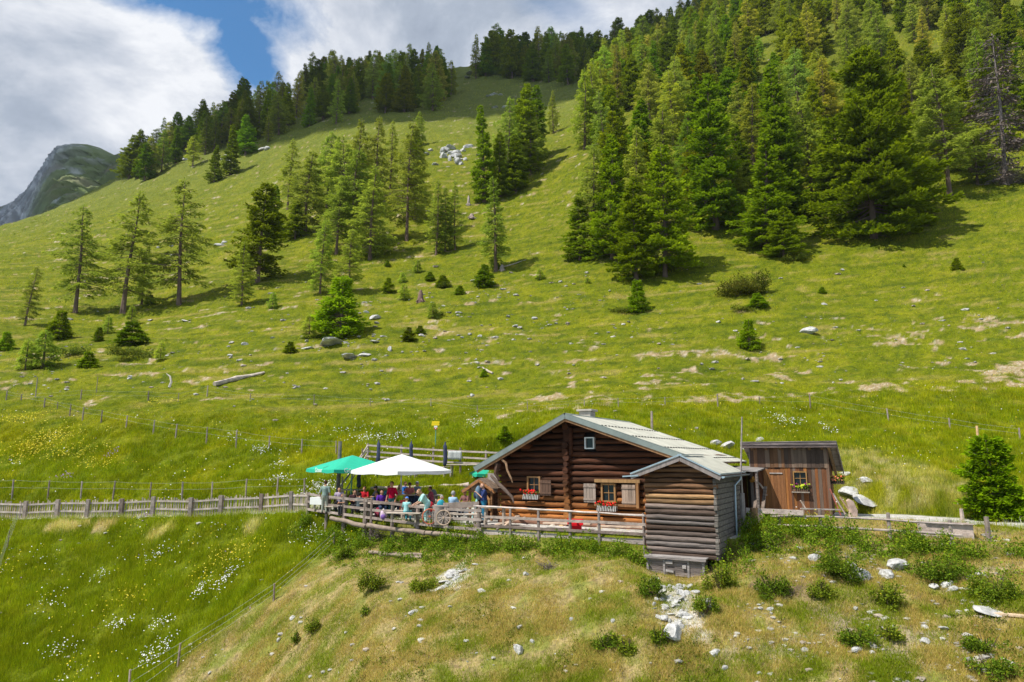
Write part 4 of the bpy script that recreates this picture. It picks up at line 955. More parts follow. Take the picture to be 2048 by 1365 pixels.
for k in range(9): y = b_[0]+.05+k*.33; mb.bar((a[0]-.02, y, zr(y)+.02), (a[1]+.02, y, zr(y)+.02), .3, .02, c=jit((.40, .35, .32), .2))
SR = mb.build('roof', WOODLOG, SH)
mb = MB(); mb.box(a[0]-.03, a[1]+.03, b_[0]-.045, b_[0]-.005, zr(b_[0])-.27, zr(b_[0])-.13, c=(.17, .13, .12)); mb.box(a[0]-.03, a[1]+.03, b_[0]-.075, b_[0]-.035, zr(b_[0])-.14, zr(b_[0])+.02, c=(.26, .21, .2))
mb.bar((a[1]+.02, b_[0], zr(b_[0])-.09), (a[1]+.02, b_[1], zr(b_[1])-.09), .04, .18, c=(.3, .25, .23)); mb.build('fascia', WOODLOG, SR)
mb = MB()
for x in (.15, .85, 1.55, 2.25, 2.95, 3.55): mb.bar((x, b_[0]+.02, zr(b_[0])-.16), (x, b_[1]-.1, zr(b_[1])-.16), .12, .14, c=(.22, .13, .07))
mb.bar((SW+.15, b_[0]+.02, zr(b_[0])-.2), (SW+.15, b_[1]-.1, zr(b_[1])-.2), .12, .12, c=(.34, .22, .12)); mb.build('rafter', PLANK, SR)
def sl(x, y, z=0):
    x *= .9
    return Vector((SHED.x+GX*x+DX*y, SHED.y+GY*x+DY*y, SHED.z+z))
flower_box(sl(2.4, -.22, 1.0), .66, 'small box of purple and lime blossoms on the shed window sill', slat=(.2, .12, .08), fl=((.25, .02, .16), (.55, .65, .02), (.5, .6, .03)), h=.12, n_fl=34)
e = flower_box(sl(SW+.25, .25, 1.35), .8, 'hanging basket of orange and yellow blossoms on the right corner of the shed', slat=(.1, .07, .05), fl=((.8, .2, .08), (.75, .5, .05), (.7, .25, .15)), h=.14, leafn=220, n_fl=40)
mb = MB(); mb.tube([(0, 0, 0), (.12, -.08, .08), (.22, -.1, .0)], [.1, .13, .06], 7, c=(.55, .27, .06), wob=.2, rnd=rc); mb.tube([(.18, -.1, .0), (.42, -.12, -.16), (.62, -.12, -.42), (.60, -.12, -.62), (.72, -.12, -.66)], [.05, .045, .04, .05, .03], 6, c=(.6, .48, .38), wob=.2, rnd=rc)
o = mb.build('carved_root', PLANK, smooth=True); o.location = sl(-.02, -.1, 1.45); o.rotation_euler = (0, 0, -YAW); tag(o, 'pale twisted root on a wooden knob at the left corner of the shed', 'root')
# lean-to between cabin and shed
LT = empty('lean_to', cab(7.0, 5.2, 0), -YAW, 'dark open lean to between the cabin and the shed, with a low board roof', 'lean-to')
mb = MB(); mb.add([(-1.1, -.9, 2.66), (.45, -.9, 2.56), (.45, 1.6, 2.7), (-1.1, 1.6, 2.76), (-1.1, -.9, 2.6), (.45, -.9, 2.5), (.45, 1.6, 2.64), (-1.1, 1.6, 2.7)], [(0, 1, 2, 3), (7, 6, 5, 4), (0, 4, 5, 1), (1, 5, 6, 2), (2, 6, 7, 3), (3, 7, 4, 0)], c=(.36, .33, .31)); mb.build('roof', WOODLOG, LT)
mb = MB(); planks(mb, -1.1, 1.3, 1.4, -.1, 2.68, .2, [DK, (.08, .05, .035)]); mb.build('rear_wall', PLANK, LT)
mb = MB(); mb.tube([(.4, -.8, -.1), (.38, -.8, 2.5)], .07, 7, c=GR); mb.build('post', WOODLOG, LT)
for x, lab in ((-.35, 'grey board leaning upright in the dark lean to'), (.0, 'brown slab leaning in the dark lean to near the shed')):
    mb = MB(); mb.bar((0, 0, 0), (.25, .5, 1.9), .16, .04, c=jit((.35, .27, .22), .2)); o = mb.build('leaning_board', WOODLOG); o.location = cab(7.35+x, 4.7, -.05); o.rotation_euler = (0, 0, -YAW); tag(o, lab, 'board')
mb = MB(); mb.tube([(0, 0, 0), (0, 0, .5)], [.12, .15], 10, c=(.42, .24, .12)); o = mb.build('basket', PLANK, smooth=True); o.location = cab(7.7, 1.5, .62); tag(o, 'narrow brown wicker basket hanging beside the zinc downpipe', 'basket')
# tall pole by the annex
pp = at(1489, 1060, 28.6); tp = at(1484, 834, 28.6); mb = MB(); hh = tp.z-pp.z
mb.tube([(0, 0, -.6), (-.02, 0, hh*.5), (tp.x-pp.x, 0, hh)], [.05, .04, .028], 7, c=(.8, .76, .74), wob=.06, rnd=rc); mb.tube([(-.02, .02, -.6), (-.02, .02, 1.45)], [.11, .1], 7, c=(.75, .72, .72))
o = mb.build('pole', GREYW, smooth=True); o.location = pp; tag(o, 'tall thin grey wooden pole standing between the annex and the shed', 'pole')
# ------------------------------------------------------------------ fences
rf = random.Random(9)
FW = lambda: jit(rf.choice([(.74, .69, .66), (.64, .57, .53), (.88, .8, .75), (.55, .47, .43)]), .12, rf)
def post(parent, p, h, r=.055, lean=.03, below=.6, m=None, name='post', c=None, square=False):
    mb = MB(); a, b = rf.uniform(-lean, lean), rf.uniform(-lean, lean); c = c or FW()
    if square: mb.bar((0, 0, -below), (a*h, b*h, h), r*2, r*2, c=c)
    else: mb.tube([(0, 0, -below), (a*h*.5, b*h*.5, h*.5), (a*h, b*h, h)], [r*1.12, r, r*.92], 7, c=c, wob=.1, rnd=rf)
    o = mb.build(name, m or GREYW, parent, smooth=not square)
    o.location = Vector(p)-(parent.location if parent else Vector()); return o
def rail(parent, pts, r=.045, flat=False, name='rail', ext=.25, c=None):
    mb = MB(); P = [Vector(p)-parent.location for p in pts]; c = c or FW()
    d0 = (P[0]-P[1]).normalized()*ext; d1 = (P[-1]-P[-2]).normalized()*ext; P = [P[0]+d0]+P+[P[-1]+d1]
    if flat:
        for a, b in zip(P, P[1:]): mb.bar(a, b, .035, r*2, c=c)
        return mb.build(name, GREYW, parent)
    Q = []
    for a, b in zip(P, P[1:]): Q += [a, (a+b)/2+Vector((0, 0, rf.uniform(-.02, .01)))]
    Q.append(P[-1]); mb.tube(Q, [r*rf.uniform(.85, 1.1) for _ in Q], 7, c=c, wob=.08, rnd=rf)
    return mb.build(name, GREYW, parent, smooth=True)
# A: rail fence along the walk in front of the cabin
fa = empty('rail_fence', cab(.5, -1.5, 0), 0, 'grey round rail fence along the walk in front of the cabin', 'fence')
xs = [-3.58, -2.0, -.62, .85, 2.15, 4.05]
for x in xs: post(fa, cab(x, -1.5, 0), .98, .062, .02, 1.3, c=(.6, .55, .53))
offf = Vector((DX*-.07, DY*-.07, 0))
rail(fa, [cab(x, -1.52, .95+rf.uniform(-.01, .01)-x*.012) for x in xs], .042, c=(1.35, 1.3, 1.28), ext=.3)
for z in (.56, .17): rail(fa, [cab(x, -1.56, z+rf.uniform(-.02, .02)) for x in xs], .055, flat=True)
mb = MB(); P = [cab(x, -1.40, -.12)-fa.location for x in (-3.5, .2, 4.2)]
mb.bar(P[0], P[1], .14, .2, c=(1.15, 1.1, 1.05)); mb.bar(P[1]+Vector((0, 0, -.04)), P[2], .14, .2, c=(1, .95, .92)); mb.build('edge_beam', GREYW, fa)
# B: terrace rail on the left
def gpost(p, dz=1.05): return Vector((p.x, p.y, p.z-dz))
fb = empty('terrace_fence', Vector((RAILP[4].x, RAILP[4].y, FLOOR-.1)), 0, 'stout grey post and rail fence along the front edge of the crowded terrace', 'fence')
for k, p in enumerate(RAILP): post(fb, Vector((p.x, p.y, p.z-1.0)), 1.0+(.12 if k in (1, 2, 5) else 0), .115 if k in (2, 3) else .09, .02, 1.7, c=jit((.55, .49, .45), .15, rf))
q = at(744, 1000, 35.3); post(fb, Vector((q.x, q.y, q.z-1.0)), 1.05, .075, .02, 1.5)
segs = [RAILP[:4], RAILP[3:6], RAILP[5:]]
for sg in segs:
    for dz in (.1, .50, .90): rail(fb, [Vector((p.x, p.y-.09, p.z-dz+rf.uniform(-.02, .02))) for p in sg], .062, flat=True, ext=.15)
# picket fence along the track
PK = [(-75, 1031, 46.5), (-12, 1032, 45), (51, 1033, 44.3), (115, 1032, 43.9), (175, 1030, 43.5), (243, 1031, 43.1), (306, 1033, 42.8), (381, 1036, 42.0), (441, 1037, 41.6), (521, 1030, 41.2), (582, 1023, 40.3), (614, 1019, 39.3)]
PKP = []
for u, v, Y in PK: p = at(u, v, Y-.55); p.z = gz(p.x, p.y); PKP.append(p)
fp = empty('picket_fence', PKP[6], 0, 'long grey wooden picket fence along the track left of the terrace', 'fence')
for p in PKP[:-1]: post(fp, Vector((p.x, p.y-.08, p.z)), 1.10, .095, .02, .5, square=True)
for a, b in zip(PKP, PKP[1:]):
    n = max(4, int((b-a).length/.165)); mb = MB()
    for k in range(n):
        t = (k+.5)/n; p = a.lerp(b, t)-fp.location; hh = .98+rf.uniform(-.09, .13); ln = rf.gauss(0, .035)
        c = jit(rf.choice([(1.25, 1.15, .95), (1, .95, .88), (.85, .82, .8), (1.15, 1, .75)]), .18, rf)
        mb.bar((p.x, p.y+.03, p.z+.02), (p.x+ln, p.y+.03, p.z+hh), .075*rf.uniform(.8, 1.1), .022, c=c, up=(0, 1, 0))
    mb.build('picket_panel', GREYW, fp)
for z in (.38, .86):
    rail(fp, [Vector((p.x, p.y-.03, p.z+z+rf.uniform(-.02, .02))) for p in PKP], .05, flat=True, ext=.05, c=(1.1, 1.05, 1.0))
# wire fences: posts and thin strands
WIREM = mat('fence_wire', (.45, .45, .44), .5, .05, 4)
def wire_fence(nm, pts, lab, wires=(.95, .6), r=.05, wr=.004):
    """pts: (u, v foot, v top)"""
    P = []
    for u, vb, vt in pts:
        p = find(u, vb); s, t = ray(u, vt); P.append((p, max(.5, t*p.y-p.z)))
    root = empty(nm, P[len(P)//2][0], 0, lab, 'fence')
    for (p, h), q in zip(P, pts): post(root, p, h, r if (q[1]-q[2]) > 19 or r > .05 else r*.7, .04, .3)
    for wz in wires:
        mb = MB()
        for (a, ha), (b, hb) in zip(P, P[1:]):
            A = a+Vector((0, -.05, ha*wz))-root.location; B = b+Vector((0, -.05, hb*wz))-root.location; M_ = (A+B)/2-Vector((0, 0, (B-A).length*.012))
            mb.tube([A, M_, B], wr, 3, cap=False)
        mb.build('wire', WIREM, root)
    return root
wire_fence('wire_fence', [(-40, 999, 960), (24, 998, 959), (95, 1000, 961), (161, 1000, 963), (225, 1000, 962), (299, 1001, 965), (364, 1000, 964), (423, 1000, 964), (491, 999, 958), (553, 998, 955), (609, 992, 957)], 'wire fence on brown posts just behind the picket fence')
wire_fence('wire_fence', [(12, 803, 782), (41, 806, 789), (88, 817, 796), (114, 821, 804), (139, 832, 808), (165, 839, 815), (202, 845, 821), (252, 855, 831), (306, 868, 840), (351, 875, 848), (413, 884, 854), (472, 893, 861), (538, 898, 872), (603, 908, 878), (672, 912, 882)], 'wire fence on grey posts running down the meadow to the terrace steps')
wire_fence('wire_fence', [(42, 806, 788), (161, 801, 779), (296, 804, 782), (356, 803, 786), (414, 794, 771), (500, 801, 788), (628, 808, 789), (740, 812, 797), (862, 814, 797), (955, 826, 811), (1055, 820, 803), (1169, 816, 800), (1237, 815, 796), (1330, 812, 794), (1436, 813, 788), (1520, 812, 794), (1621, 819, 788), (1777, 841, 817), (1900, 858, 836), (2040, 880, 856)], 'long wire fence on thin posts between the meadow and the stony pasture', wires=(.9, .5))
o = wire_fence('electric_fence', [(-30, 1250, 1180), (14, 1100, 1062), (38, 1040, 1006)], 'thin electric wire fence on the lower left edge', wires=(.95, .7, .45, .25), r=.02)
P = [(255, 1420, 1340), (355, 1338, 1287), (547, 1209, 1167), (668, 1094, 1065)]
wire_fence('electric_fence', P, 'four strand electric fence along the edge of the tall meadow below the terrace', wires=(.98, .66, .36), r=.045, wr=.0035)
for u, vb, vt, lab, r, c in ((70, 802, 755, 'tall thin grey pole at the far left bend of the wire fence', .04, None), (192, 789, 754, 'slim dark pole in the pasture above the left wire fence', .03, (.5, .45, .4)), (1304, 862, 823, 'grey post rising behind the cabin roof', .075, None), (1957, 884, 852, 'fresh yellow wooden post behind the young spruce on the right', .07, (1.7, 1.25, .7)), (1978, 1078, 1034, 'dark stout post beside the gravel path at the right', .085, (.6, .55, .5)), (1925, 1040, 1018, 'grey leaning post on the far side of the trough', .08, (1.2, 1.1, 1)), (676, 985, 883, 'tall dark post beside the terrace steps', .12, (.45, .42, .42))):
    p = find(u, vb) if u != 676 else at(676, 985, 41.5); s, t = ray(u, vt); o = post(None, p, t*p.y-p.z, r, .02, .4, name='wooden_post', c=c); tag(o, lab, 'post')
# rail fence in front of the shed and along the yard to the right
ff = empty('yard_fence', at(1640, 1050, 27.8), 0, 'low grey rail fence between the shed yard and the overgrown bank', 'fence')
FF = [(1500, 1052, 1026, 29.0), (1559, 1049, 1022, 28.6), (1642, 1052, 1019, 27.9), (1779, 1058, 1026, 26.6), (1903, 1073, 1040, 25.4)]
FP = [at(u, v, Y) for u, v, vt, Y in FF]
for (u, v, vt, Y), p in zip(FF, FP): s, t = ray(u, vt); post(ff, p, t*Y-p.z, .07, .02, .8)
rail(ff, [Vector((p.x, p.y-.08, at(u, v_, Y).z)) for (u, v, vt, Y), p, v_ in zip(FF[1:], FP[1:], (1033, 1033, 1040, 1048))], .04, c=(.85, .8, .78), ext=.35)
rail(ff, [Vector((p.x, p.y-.08, at(u, v_, Y).z)) for (u, v, vt, Y), p, v_ in zip(FF, FP, (1048, 1050, 1054, 1061, 1069))], .05, c=(.9, .85, .8), ext=.3)
mb = MB(); a, b = at(1492, 1021, 28.8)-ff.location, at(1607, 1026, 28.0)-ff.location; mb.bar(a, b, .05, .2, c=(1.25, 1.15, 1.1)); mb.build('top_board', GREYW, ff)
# upper terrace fence
fu = empty('upper_fence', at(860, 925, 45.5), 0, 'grey post and rail fence around the grassy upper terrace behind the parasols', 'fence')
UF = [(735, 918, 887, 46.6), (802, 921, 890, 46.2), (866, 927, 895, 45.8), (921, 931, 896, 45.4), (972, 936, 901, 45.0), (1030, 940, 905, 44.6)]
UP = [at(u, v+4, Y) for u, v, vt, Y in UF]
for (u, v, vt, Y), p in zip(UF, UP): s, t = ray(u, vt); p.z = min(p.z, gz(p.x, p.y)+.1); post(fu, p, t*Y-p.z, .07, .02, .5)
for k, vs_ in enumerate([(891, 896, 900, 903, 905, 908), (903, 908, 912, 915, 918, 921), (913, 918, 923, 926, 928, 931)]):
    rail(fu, [Vector((p.x, p.y-.08, at(u, v_, Y).z)) for (u, v, vt, Y), p, v_ in zip(UF, UP, vs_)], .055, flat=True, c=(1.2, 1.12, 1.05), ext=.1)
st = empty('stair_rail', at(700, 960, 43), 0, 'slanting grey double handrail of the steps up to the upper terrace', 'handrail')
for (u0, v0, Y0), (u1, v1, Y1) in (((680, 975, 40.6), (735, 892, 46.5)), ((692, 980, 40.4), (737, 903, 46.3)), ((690, 962, 40.8), (736, 897, 46.6))):
    mb = MB(); mb.tube([at(u0, v0, Y0)-st.location, at(u1, v1, Y1)-st.location], .045, 6, c=(1.25, 1.2, 1.15)); mb.build('rail', GREYW, st, smooth=True)
for k in range(3):
    u, v, Y = 684+k*20, 985-k*30, 40.8+k*2.2; p = at(u, v, Y); post(st, p, .9, .05, 0, .5)
# ------------------------------------------------------------------ terrace furniture
CANV_G = mat('green_canvas', (.02, .42, .27), .75, .06, 3); CANV_W = mat('white_canvas', (.74, .74, .72), .75, .06, 2)
CANV_B = mat('blue_canvas', (.045, .055, .10), .8, .2, 6); WPOLE = mat('pale_pole', (.62, .64, .62), .5, .05, 3); GPOLE = mat('green_pole', (.10, .30, .22), .5, .05, 3)
WLET = mat('white_lettering', (.85, .86, .84), .7, .02, 3)
TABW = mat('pale_table_wood', (.50, .44, .38), .8, .2, 5, attr=True); CLOTH = mat('white_cloth', (.8, .8, .78), .85, .04, 3)
def zf(x, y): return FLOOR+min(.5, max(0, (y-36.5)*.1))*(x < 0)
def parasol(u, v_edge, v_top, Y, side, rz, canvas, polem, lab, letters=None):
    s, t = ray(u, v_edge); ze = t*Y; ra = ray(u, v_top)[1]*Y-ze; x0 = s*Y; z0 = zf(x0, Y)
    e = empty('parasol', (x0, Y, z0), rz, lab, 'parasol'); he = ze-z0; ht = he+ra
    mb = MB(); mb.tube([(0, 0, 0), (0, 0, ht-.05)], .035, 8); mb.build('pole', polem, e, smooth=True)
    mb = MB(); mb.box(-.35, .35, -.35, .35, 0, .08); mb.build('base', CONC, e)
    # square canopy sagging between its four ribs, with a short valance
    h = side/2; mp_ = 8; n = 9; vs = [(0, 0, ht)]; fs = []; sq = []
    for q in range(4):
        c0_, c1_ = [((-1, -1), (1, -1)), ((1, -1), (1, 1)), ((1, 1), (-1, 1)), ((-1, 1), (-1, -1))][q]
        for j in range(mp_): t_ = j/mp_; sq.append((c0_[0]+(c1_[0]-c0_[0])*t_, c0_[1]+(c1_[1]-c0_[1])*t_, 4*t_*(1-t_)))
    m_ = len(sq)
    for i in range(1, n+1):
        r_ = i/n
        for x_, y_, g_ in sq: sc_ = 1-.035*g_*r_; vs.append((x_*h*r_*sc_, y_*h*r_*sc_, ht-ra*r_**1.04-.05*g_*r_*(1-.4*r_)))
    fs = [(0, 1+k, 1+(k+1) % m_) for k in range(m_)]+[(1+(i-1)*m_+k, 1+i*m_+k, 1+i*m_+(k+1) % m_, 1+(i-1)*m_+(k+1) % m_) for i in range(1, n) for k in range(m_)]
    mb = MB(); mb.add(vs, fs); ring = [1+(n-1)*m_+k for k in range(m_)]
    lo = []
    for k, a in enumerate(ring): x, y, z = vs[a]; lo.append((x*1.01, y*1.01, z-.17-.03*sin(k*1.3)))
    b = len(mb.v); mb.v += lo; mb.c += [(1, 1, 1)]*len(lo); m = len(ring)
    for k in range(m): mb.f.append([ring[k], ring[(k+1) % m], b+(k+1) % m, b+k]); mb.m.append(0)
    cn = mb.build('canopy', canvas, e, smooth=True)
    mb = MB()
    for a in range(4):
        cx_, cy_ = h*.96*(1 if a in (0, 1) else -1), h*.96*(1 if a in (0, 2) else -1)
        mb.tube([(0, 0, ht-.08), (cx_, cy_, he-.03)], .014, 4, cap=False)
    for a in range(4): d = [(1, 0), (-1, 0), (0, 1), (0, -1)][a]; mb.tube([(0, 0, ht-.1), (d[0]*h*.9, d[1]*h*.9, he+.06)], .012, 4, cap=False)
    mb.build('ribs', polem, e)
    if letters:
        for rot, px_ in letters:
            cu = bpy.data.curves.new('lettering', 'FONT'); cu.body = 'Gösser'; cu.size = .34; cu.align_x = 'CENTER'; cu.extrude = .004
            to = bpy.data.objects.new('tmp', cu); COL.objects.link(to); dg_ = bpy.context.evaluated_depsgraph_get(); me = bpy.data.meshes.new_from_object(to.evaluated_get(dg_))
            COL.objects.unlink(to); bpy.data.objects.remove(to)
            me.materials.clear(); lo_ = link_mesh('lettering', me, WLET, cn)
            lo_.matrix_local = Matrix.Rotation(rot, 4, 'Z') @ Matrix.Translation((px_, -h*1.035, he-.16)) @ Matrix.Rotation(pi/2, 4, 'X')
    return e
parasol(704, 938, 911, 40.2, 3.9, radians(38), CANV_G, GPOLE, 'open bright green square parasol with white lettering on its valance', [(0, -.9), (0, .9), (-pi/2, 0)])
parasol(803, 941, 909, 37.2, 3.75, radians(50), CANV_W, WPOLE, 'open white square parasol over the crowded tables')
parasol(972, 947, 932, 43.5, 1.7, radians(20), CANV_G, GPOLE, 'small green parasol half hidden behind the left eave of the cabin')
def closed(u, vb, vt, Y, lab):
    b = at(u, vb, Y); tp = at(u, vt, Y).z; b.z = min(b.z, gz(b.x, b.y)+.05); H = tp-b.z
    e = empty('closed_parasol', b, rf.uniform(0, 3), lab, 'closed parasol')
    mb = MB(); mb.tube([(0, 0, 0), (0, 0, H*.5)], .025, 6); mb.build('pole', IRON, e)
    mb = MB(); zs = [H*.42, H*.47, H*.6, H*.8, H*.9, H*.93, H]; rs = [.06, .15, .12, .11, .12, .07, .03]
    mb.tube([(rf.uniform(-.02, .02), 0, z) for z in zs], rs, 9, wob=.22, rnd=rf); mb.build('folded_canopy', CANV_B, e, smooth=True)
closed(755, 962, 880, 44.0, 'dark blue closed parasol behind the left half of the white parasol'); closed(821, 965, 882, 43.8, 'dark blue closed parasol just behind the tip of the white parasol')
closed(889, 968, 884, 43.6, 'dark blue closed parasol right of the white parasol'); closed(717, 985, 944, 41.5, 'short dark blue closed parasol beside the green parasol pole')
# yellow trail sign
p = find(871, 893); H = ray(871, 842)[1]*p.y-p.z; e = empty('trail_sign', p, radians(-6), 'yellow trail sign with white and red marks on a green post', 'signpost')
mb = MB(); mb.tube([(0, 0, -.3), (0, 0, H-.1)], .035, 7); mb.build('post', GPOLE, e)
YEL = mat('sign_yellow', (.85, .62, .01), .5, .03, 3); REDP = mat('sign_red', (.55, .03, .02), .5, .03, 3)
k = 1/ (F/p.y); mb = MB(); mb.box(-8.5*k, 6*k, -.06, -.035, H-9.5*k, H-5.2*k); mb.add([(6*k, -.06, H-9.5*k), (8.2*k, -.048, H-7.4*k), (6*k, -.06, H-5.2*k), (6*k, -.035, H-9.5*k), (6*k, -.035, H-5.2*k)], [(0, 1, 2), (4, 1, 3)]); mb.build('sign_board', YEL, e)
mb = MB(); mb.box(-8*k, 7.5*k, -.06, -.035, H-5*k, H-.8*k); mb.build('sign_board', YEL, e)
mb = MB(); mb.box(-3.2*k, 3.2*k, -.06, -.035, H-13.5*k, H-10*k); mb.build('marker', WHITEP, e)
mb = MB(); mb.box(-3.2*k, 3.2*k, -.06, -.035, H-17*k, H-13.6*k); r_ = mb.build('marker', REDP, e); 
mb = MB(); mb.box(-1.2*k, 1.2*k, -.075, -.06, H-16.2*k, H-14.6*k); mb.build('centre_mark', WHITEP, r_)
# tables and benches
def table(x, y, l, w, rz, lab, h=.74, z=None, cloth=False, cat='table', top=TABW, nm='table'):
    e = empty(nm, (x, y, zf(x, y) if z is None else z), rz, lab, cat)
    mb = MB(); n = max(1, int(w/.2))
    for k in range(n): mb.box(-l/2, l/2, -w/2+k*w/n+.004, -w/2+(k+1)*w/n-.004, h-.05, h, c=jit((1, .95, .9), .12, rf))
    mb.build('tabletop' if h > .6 else 'seat', top, e, bevel=.01)
    for sx in (-1, 1):
        for sy in ((-1, 1) if w > .4 else (0,)):
            mb = MB(); mb.bar((sx*(l/2-.25), sy*(w/2-.1), 0), (sx*(l/2-.28), sy*(w/2-.14), h-.05), .08, .08, c=(.8, .75, .7)); mb.build('leg', top, e)
    return e
def bench(x, y, l, rz, lab, z=None, back=False):
    e = table(x, y, l, .32, rz, lab, .45, z, cat='bench', nm='bench')
    if back:
        mb = MB(); mb.bar((-l/2, .17, .82), (l/2, .17, .86), .04, .26, c=(1, .9, .85)); mb.build('backrest', TABW, e)
        for sx in (-1, 1): mb = MB(); mb.bar((sx*(l/2-.2), .17, 0), (sx*(l/2-.2), .17, .9), .07, .07); mb.build('back_post', TABW, e)
    return e
def fx(u, Y): return ray(u, 1000)[0]*Y
table(fx(647, 38.4), 38.2, 1.1, .8, radians(-20), 'small table under a white cloth at the left corner of the terrace')
mb = MB()
for a, b, c_, d_ in ((-.5, .5, -.42, .42),): mb.box(a, b, c_, d_, .745, .755); mb.box(a, b, c_-.01, c_, .38, .755); mb.box(a-.01, a, c_, d_, .42, .755)
o = mb.build('tablecloth', CLOTH); o.location = (fx(647, 38.4), 38.2, zf(-9, 38.2)); o.rotation_euler = (0, 0, radians(-20)); tag(o, 'white cloth hanging over the small left corner table', 'tablecloth')
table(fx(700, 37.9), 37.9, 2.6, .8, radians(-12), 'long wooden table between the left group of guests'); bench(fx(697, 37.1), 37.1, 2.6, radians(-12), 'bench along the near side of the long left table')
table(fx(772, 36.4), 36.3, 2.6, .8, radians(-14), 'long wooden table under the white parasol'); bench(fx(770, 35.4), 35.4, 2.6, radians(-14), 'bench along the near side of the table under the white parasol'); bench(fx(766, 37.3), 37.4, 2.6, radians(-14), 'bench behind the table under the white parasol')
table(fx(836, 39.2), 39.2, 2.6, .8, radians(-8), 'wooden table of the rear group under the white parasol'); bench(fx(838, 38.3), 38.2, 2.4, radians(-8), 'bench in front of the rear group of guests')
table(fx(868, 34.6), 34.7, 2.0, .8, radians(-20), 'wooden table beside the round stump tub'); bench(fx(893, 33.6), 33.3, 1.3, radians(40), 'wooden bench under the man in the light blue shirt')
bench(fx(925, 33.4), 33.0, 1.7, radians(14), 'grey bench with a tilted backrest near the walk', back=True)
table(fx(945, 32.4), 32.3, .9, .45, radians(10), 'low dark side table near the wooden shelter', h=.5)
table(fx(990, 32.4), 32.2, 1.4, .5, radians(-15), 'grey plank shelf table in front of the left cabin corner', h=.82)
zu = lambda p: gz(p[0], p[1])
for u, Y, l, lab, kind in ((700, 40.8, 1.2, 'wooden table at the foot of the steps', 0), (860, 44.2, 2.4, 'heavy wooden table on the upper terrace behind the white parasol', 1), (935, 43.7, 2.6, 'heavy grey slab table on the upper terrace left of the cabin', 1), (812, 44.5, 1.8, 'wooden bench on the upper terrace behind the white parasol', 2)):
    x = fx(u, Y)
    if kind < 2: table(x, Y, l, .85, radians(-6), lab, .8, zu((x, Y)))
    else: bench(x, Y, l, radians(-6), lab, zu((x, Y)))
bench(fx(808, 33.7), 33.7, 1.7, radians(-10), 'bench close behind the rail where the two children sit')
# logs that hold the grassy steps, and the stacked logs under the terrace edge
def ground_log(u0, v0, Y0, u1, v1, Y1, r, lab, c=(1.2, 1.1, 1.0), onground=True, nm='log'):
    a, b = at(u0, v0, Y0), at(u1, v1, Y1)
    if onground: a.z = gz(a.x, a.y)+r*.6; b.z = gz(b.x, b.y)+r*.6
    mb = MB(); n = 6; mb.tube([(a.lerp(b, k/n)-a)+Vector((0, 0, rf.uniform(-.03, .03))) for k in range(n+1)], [r*rf.uniform(.85, 1.1) for _ in range(n+1)], 9, c=c, wob=.07, rnd=rf)
    o = mb.build(nm, GREYW, smooth=True); o.location = a; return tag(o, lab, 'log')
ground_log(742, 961, 42.6, 832, 963, 42.3, .16, 'upper left grey log edging the grass step behind the guests'); ground_log(840, 963, 42.3, 938, 966, 42.0, .15, 'upper right grey log edging the grass step behind the guests')
ground_log(712, 979, 41.0, 800, 980, 40.9, .15, 'lower left grey log edging the lawn behind the guests'); ground_log(838, 978, 40.9, 884, 979, 40.8, .17, 'thick lower right log end edging the lawn behind the guests')
for k, (u0, v0, Y0, u1, v1, Y1, r) in enumerate([(662, 1036, 37.0, 732, 1054, 35.2, .12), (735, 1052, 35.0, 850, 1066, 33.2, .12), (852, 1066, 33.0, 962, 1076, 31.2, .11), (740, 1080, 33.4, 846, 1092, 31.8, .09), (760, 1098, 32.8, 845, 1104, 31.4, .08)]):
    ground_log(u0, v0, Y0, u1, v1, Y1, r, ['thick pale log under the left end of the terrace rail', 'pale weathered log under the middle of the terrace rail', 'pale log edging the terrace below the barrel', 'half buried log lower on the overgrown terrace bank', 'lowest half buried log of the terrace bank'][k], (.62, .54, .46), onground=k > 2)
mb = MB()
for u0, v0, Y0, u1, v1, Y1 in ((976, 1074, 31.3, 1030, 1066, 30.6),): pass
# gabled wooden shelter by the cabin corner
g = at(968, 1038, 35.0); g.z = zf(g.x, g.y); SHE = empty('wooden_shelter', g, radians(-25), 'small brown gabled wooden shelter at the left corner of the cabin', 'shelter')
mb = MB()
for x in (-.6, .6):
    for y in (-.35, .45): mb.tube([(x, y, 0), (x*1.03, y, 1.55)], .07, 7, c=(.4, .2, .09))
mb.build('posts', WOODLOG, SHE, smooth=True)
for sx in (-1, 1):
    mb = MB(); mb.add([(0, -.6, 2.05), (sx*.98, -.6, 1.45), (sx*.98, .7, 1.45), (0, .7, 2.05), (0, -.6, 1.98), (sx*.98, -.6, 1.38), (sx*.98, .7, 1.38), (0, .7, 1.98)], [(0, 1, 2, 3), (7, 6, 5, 4), (0, 4, 5, 1), (1, 5, 6, 2), (2, 6, 7, 3)], c=(.30, .21, .15)); mb.bar((0, -.6, 1.93), (sx*.92, -.6, 1.36), .06, .12, c=(.5, .22, .08)); mb.build('roof_slope', WOODLOG, SHE)
mb = MB(); mb.box(-.6, .6, .42, .46, 0, 1.6, c=DK); mb.bar((-.62, -.38, 1.4), (.62, -.38, 1.4), .1, .12, c=(.45, .24, .1)); mb.tube([(.55, -.4, .5), (.5, -.42, 1.0), (.25, -.42, 1.3), (-.1, -.42, 1.34)], [.08, .07, .06, .05], 6, c=(.55, .28, .1)); mb.build('back_panel', WOODLOG, SHE)
mb = MB(); mb.box(-.25, .3, -.02, .02, 0, .5); o = mb.build('notice_board', GREYW); o.location = at(985, 967, 35.2); o.rotation_euler = (0, 0, radians(-15)); tag(o, 'pale weathered notice board above the wooden shelter', 'notice board')
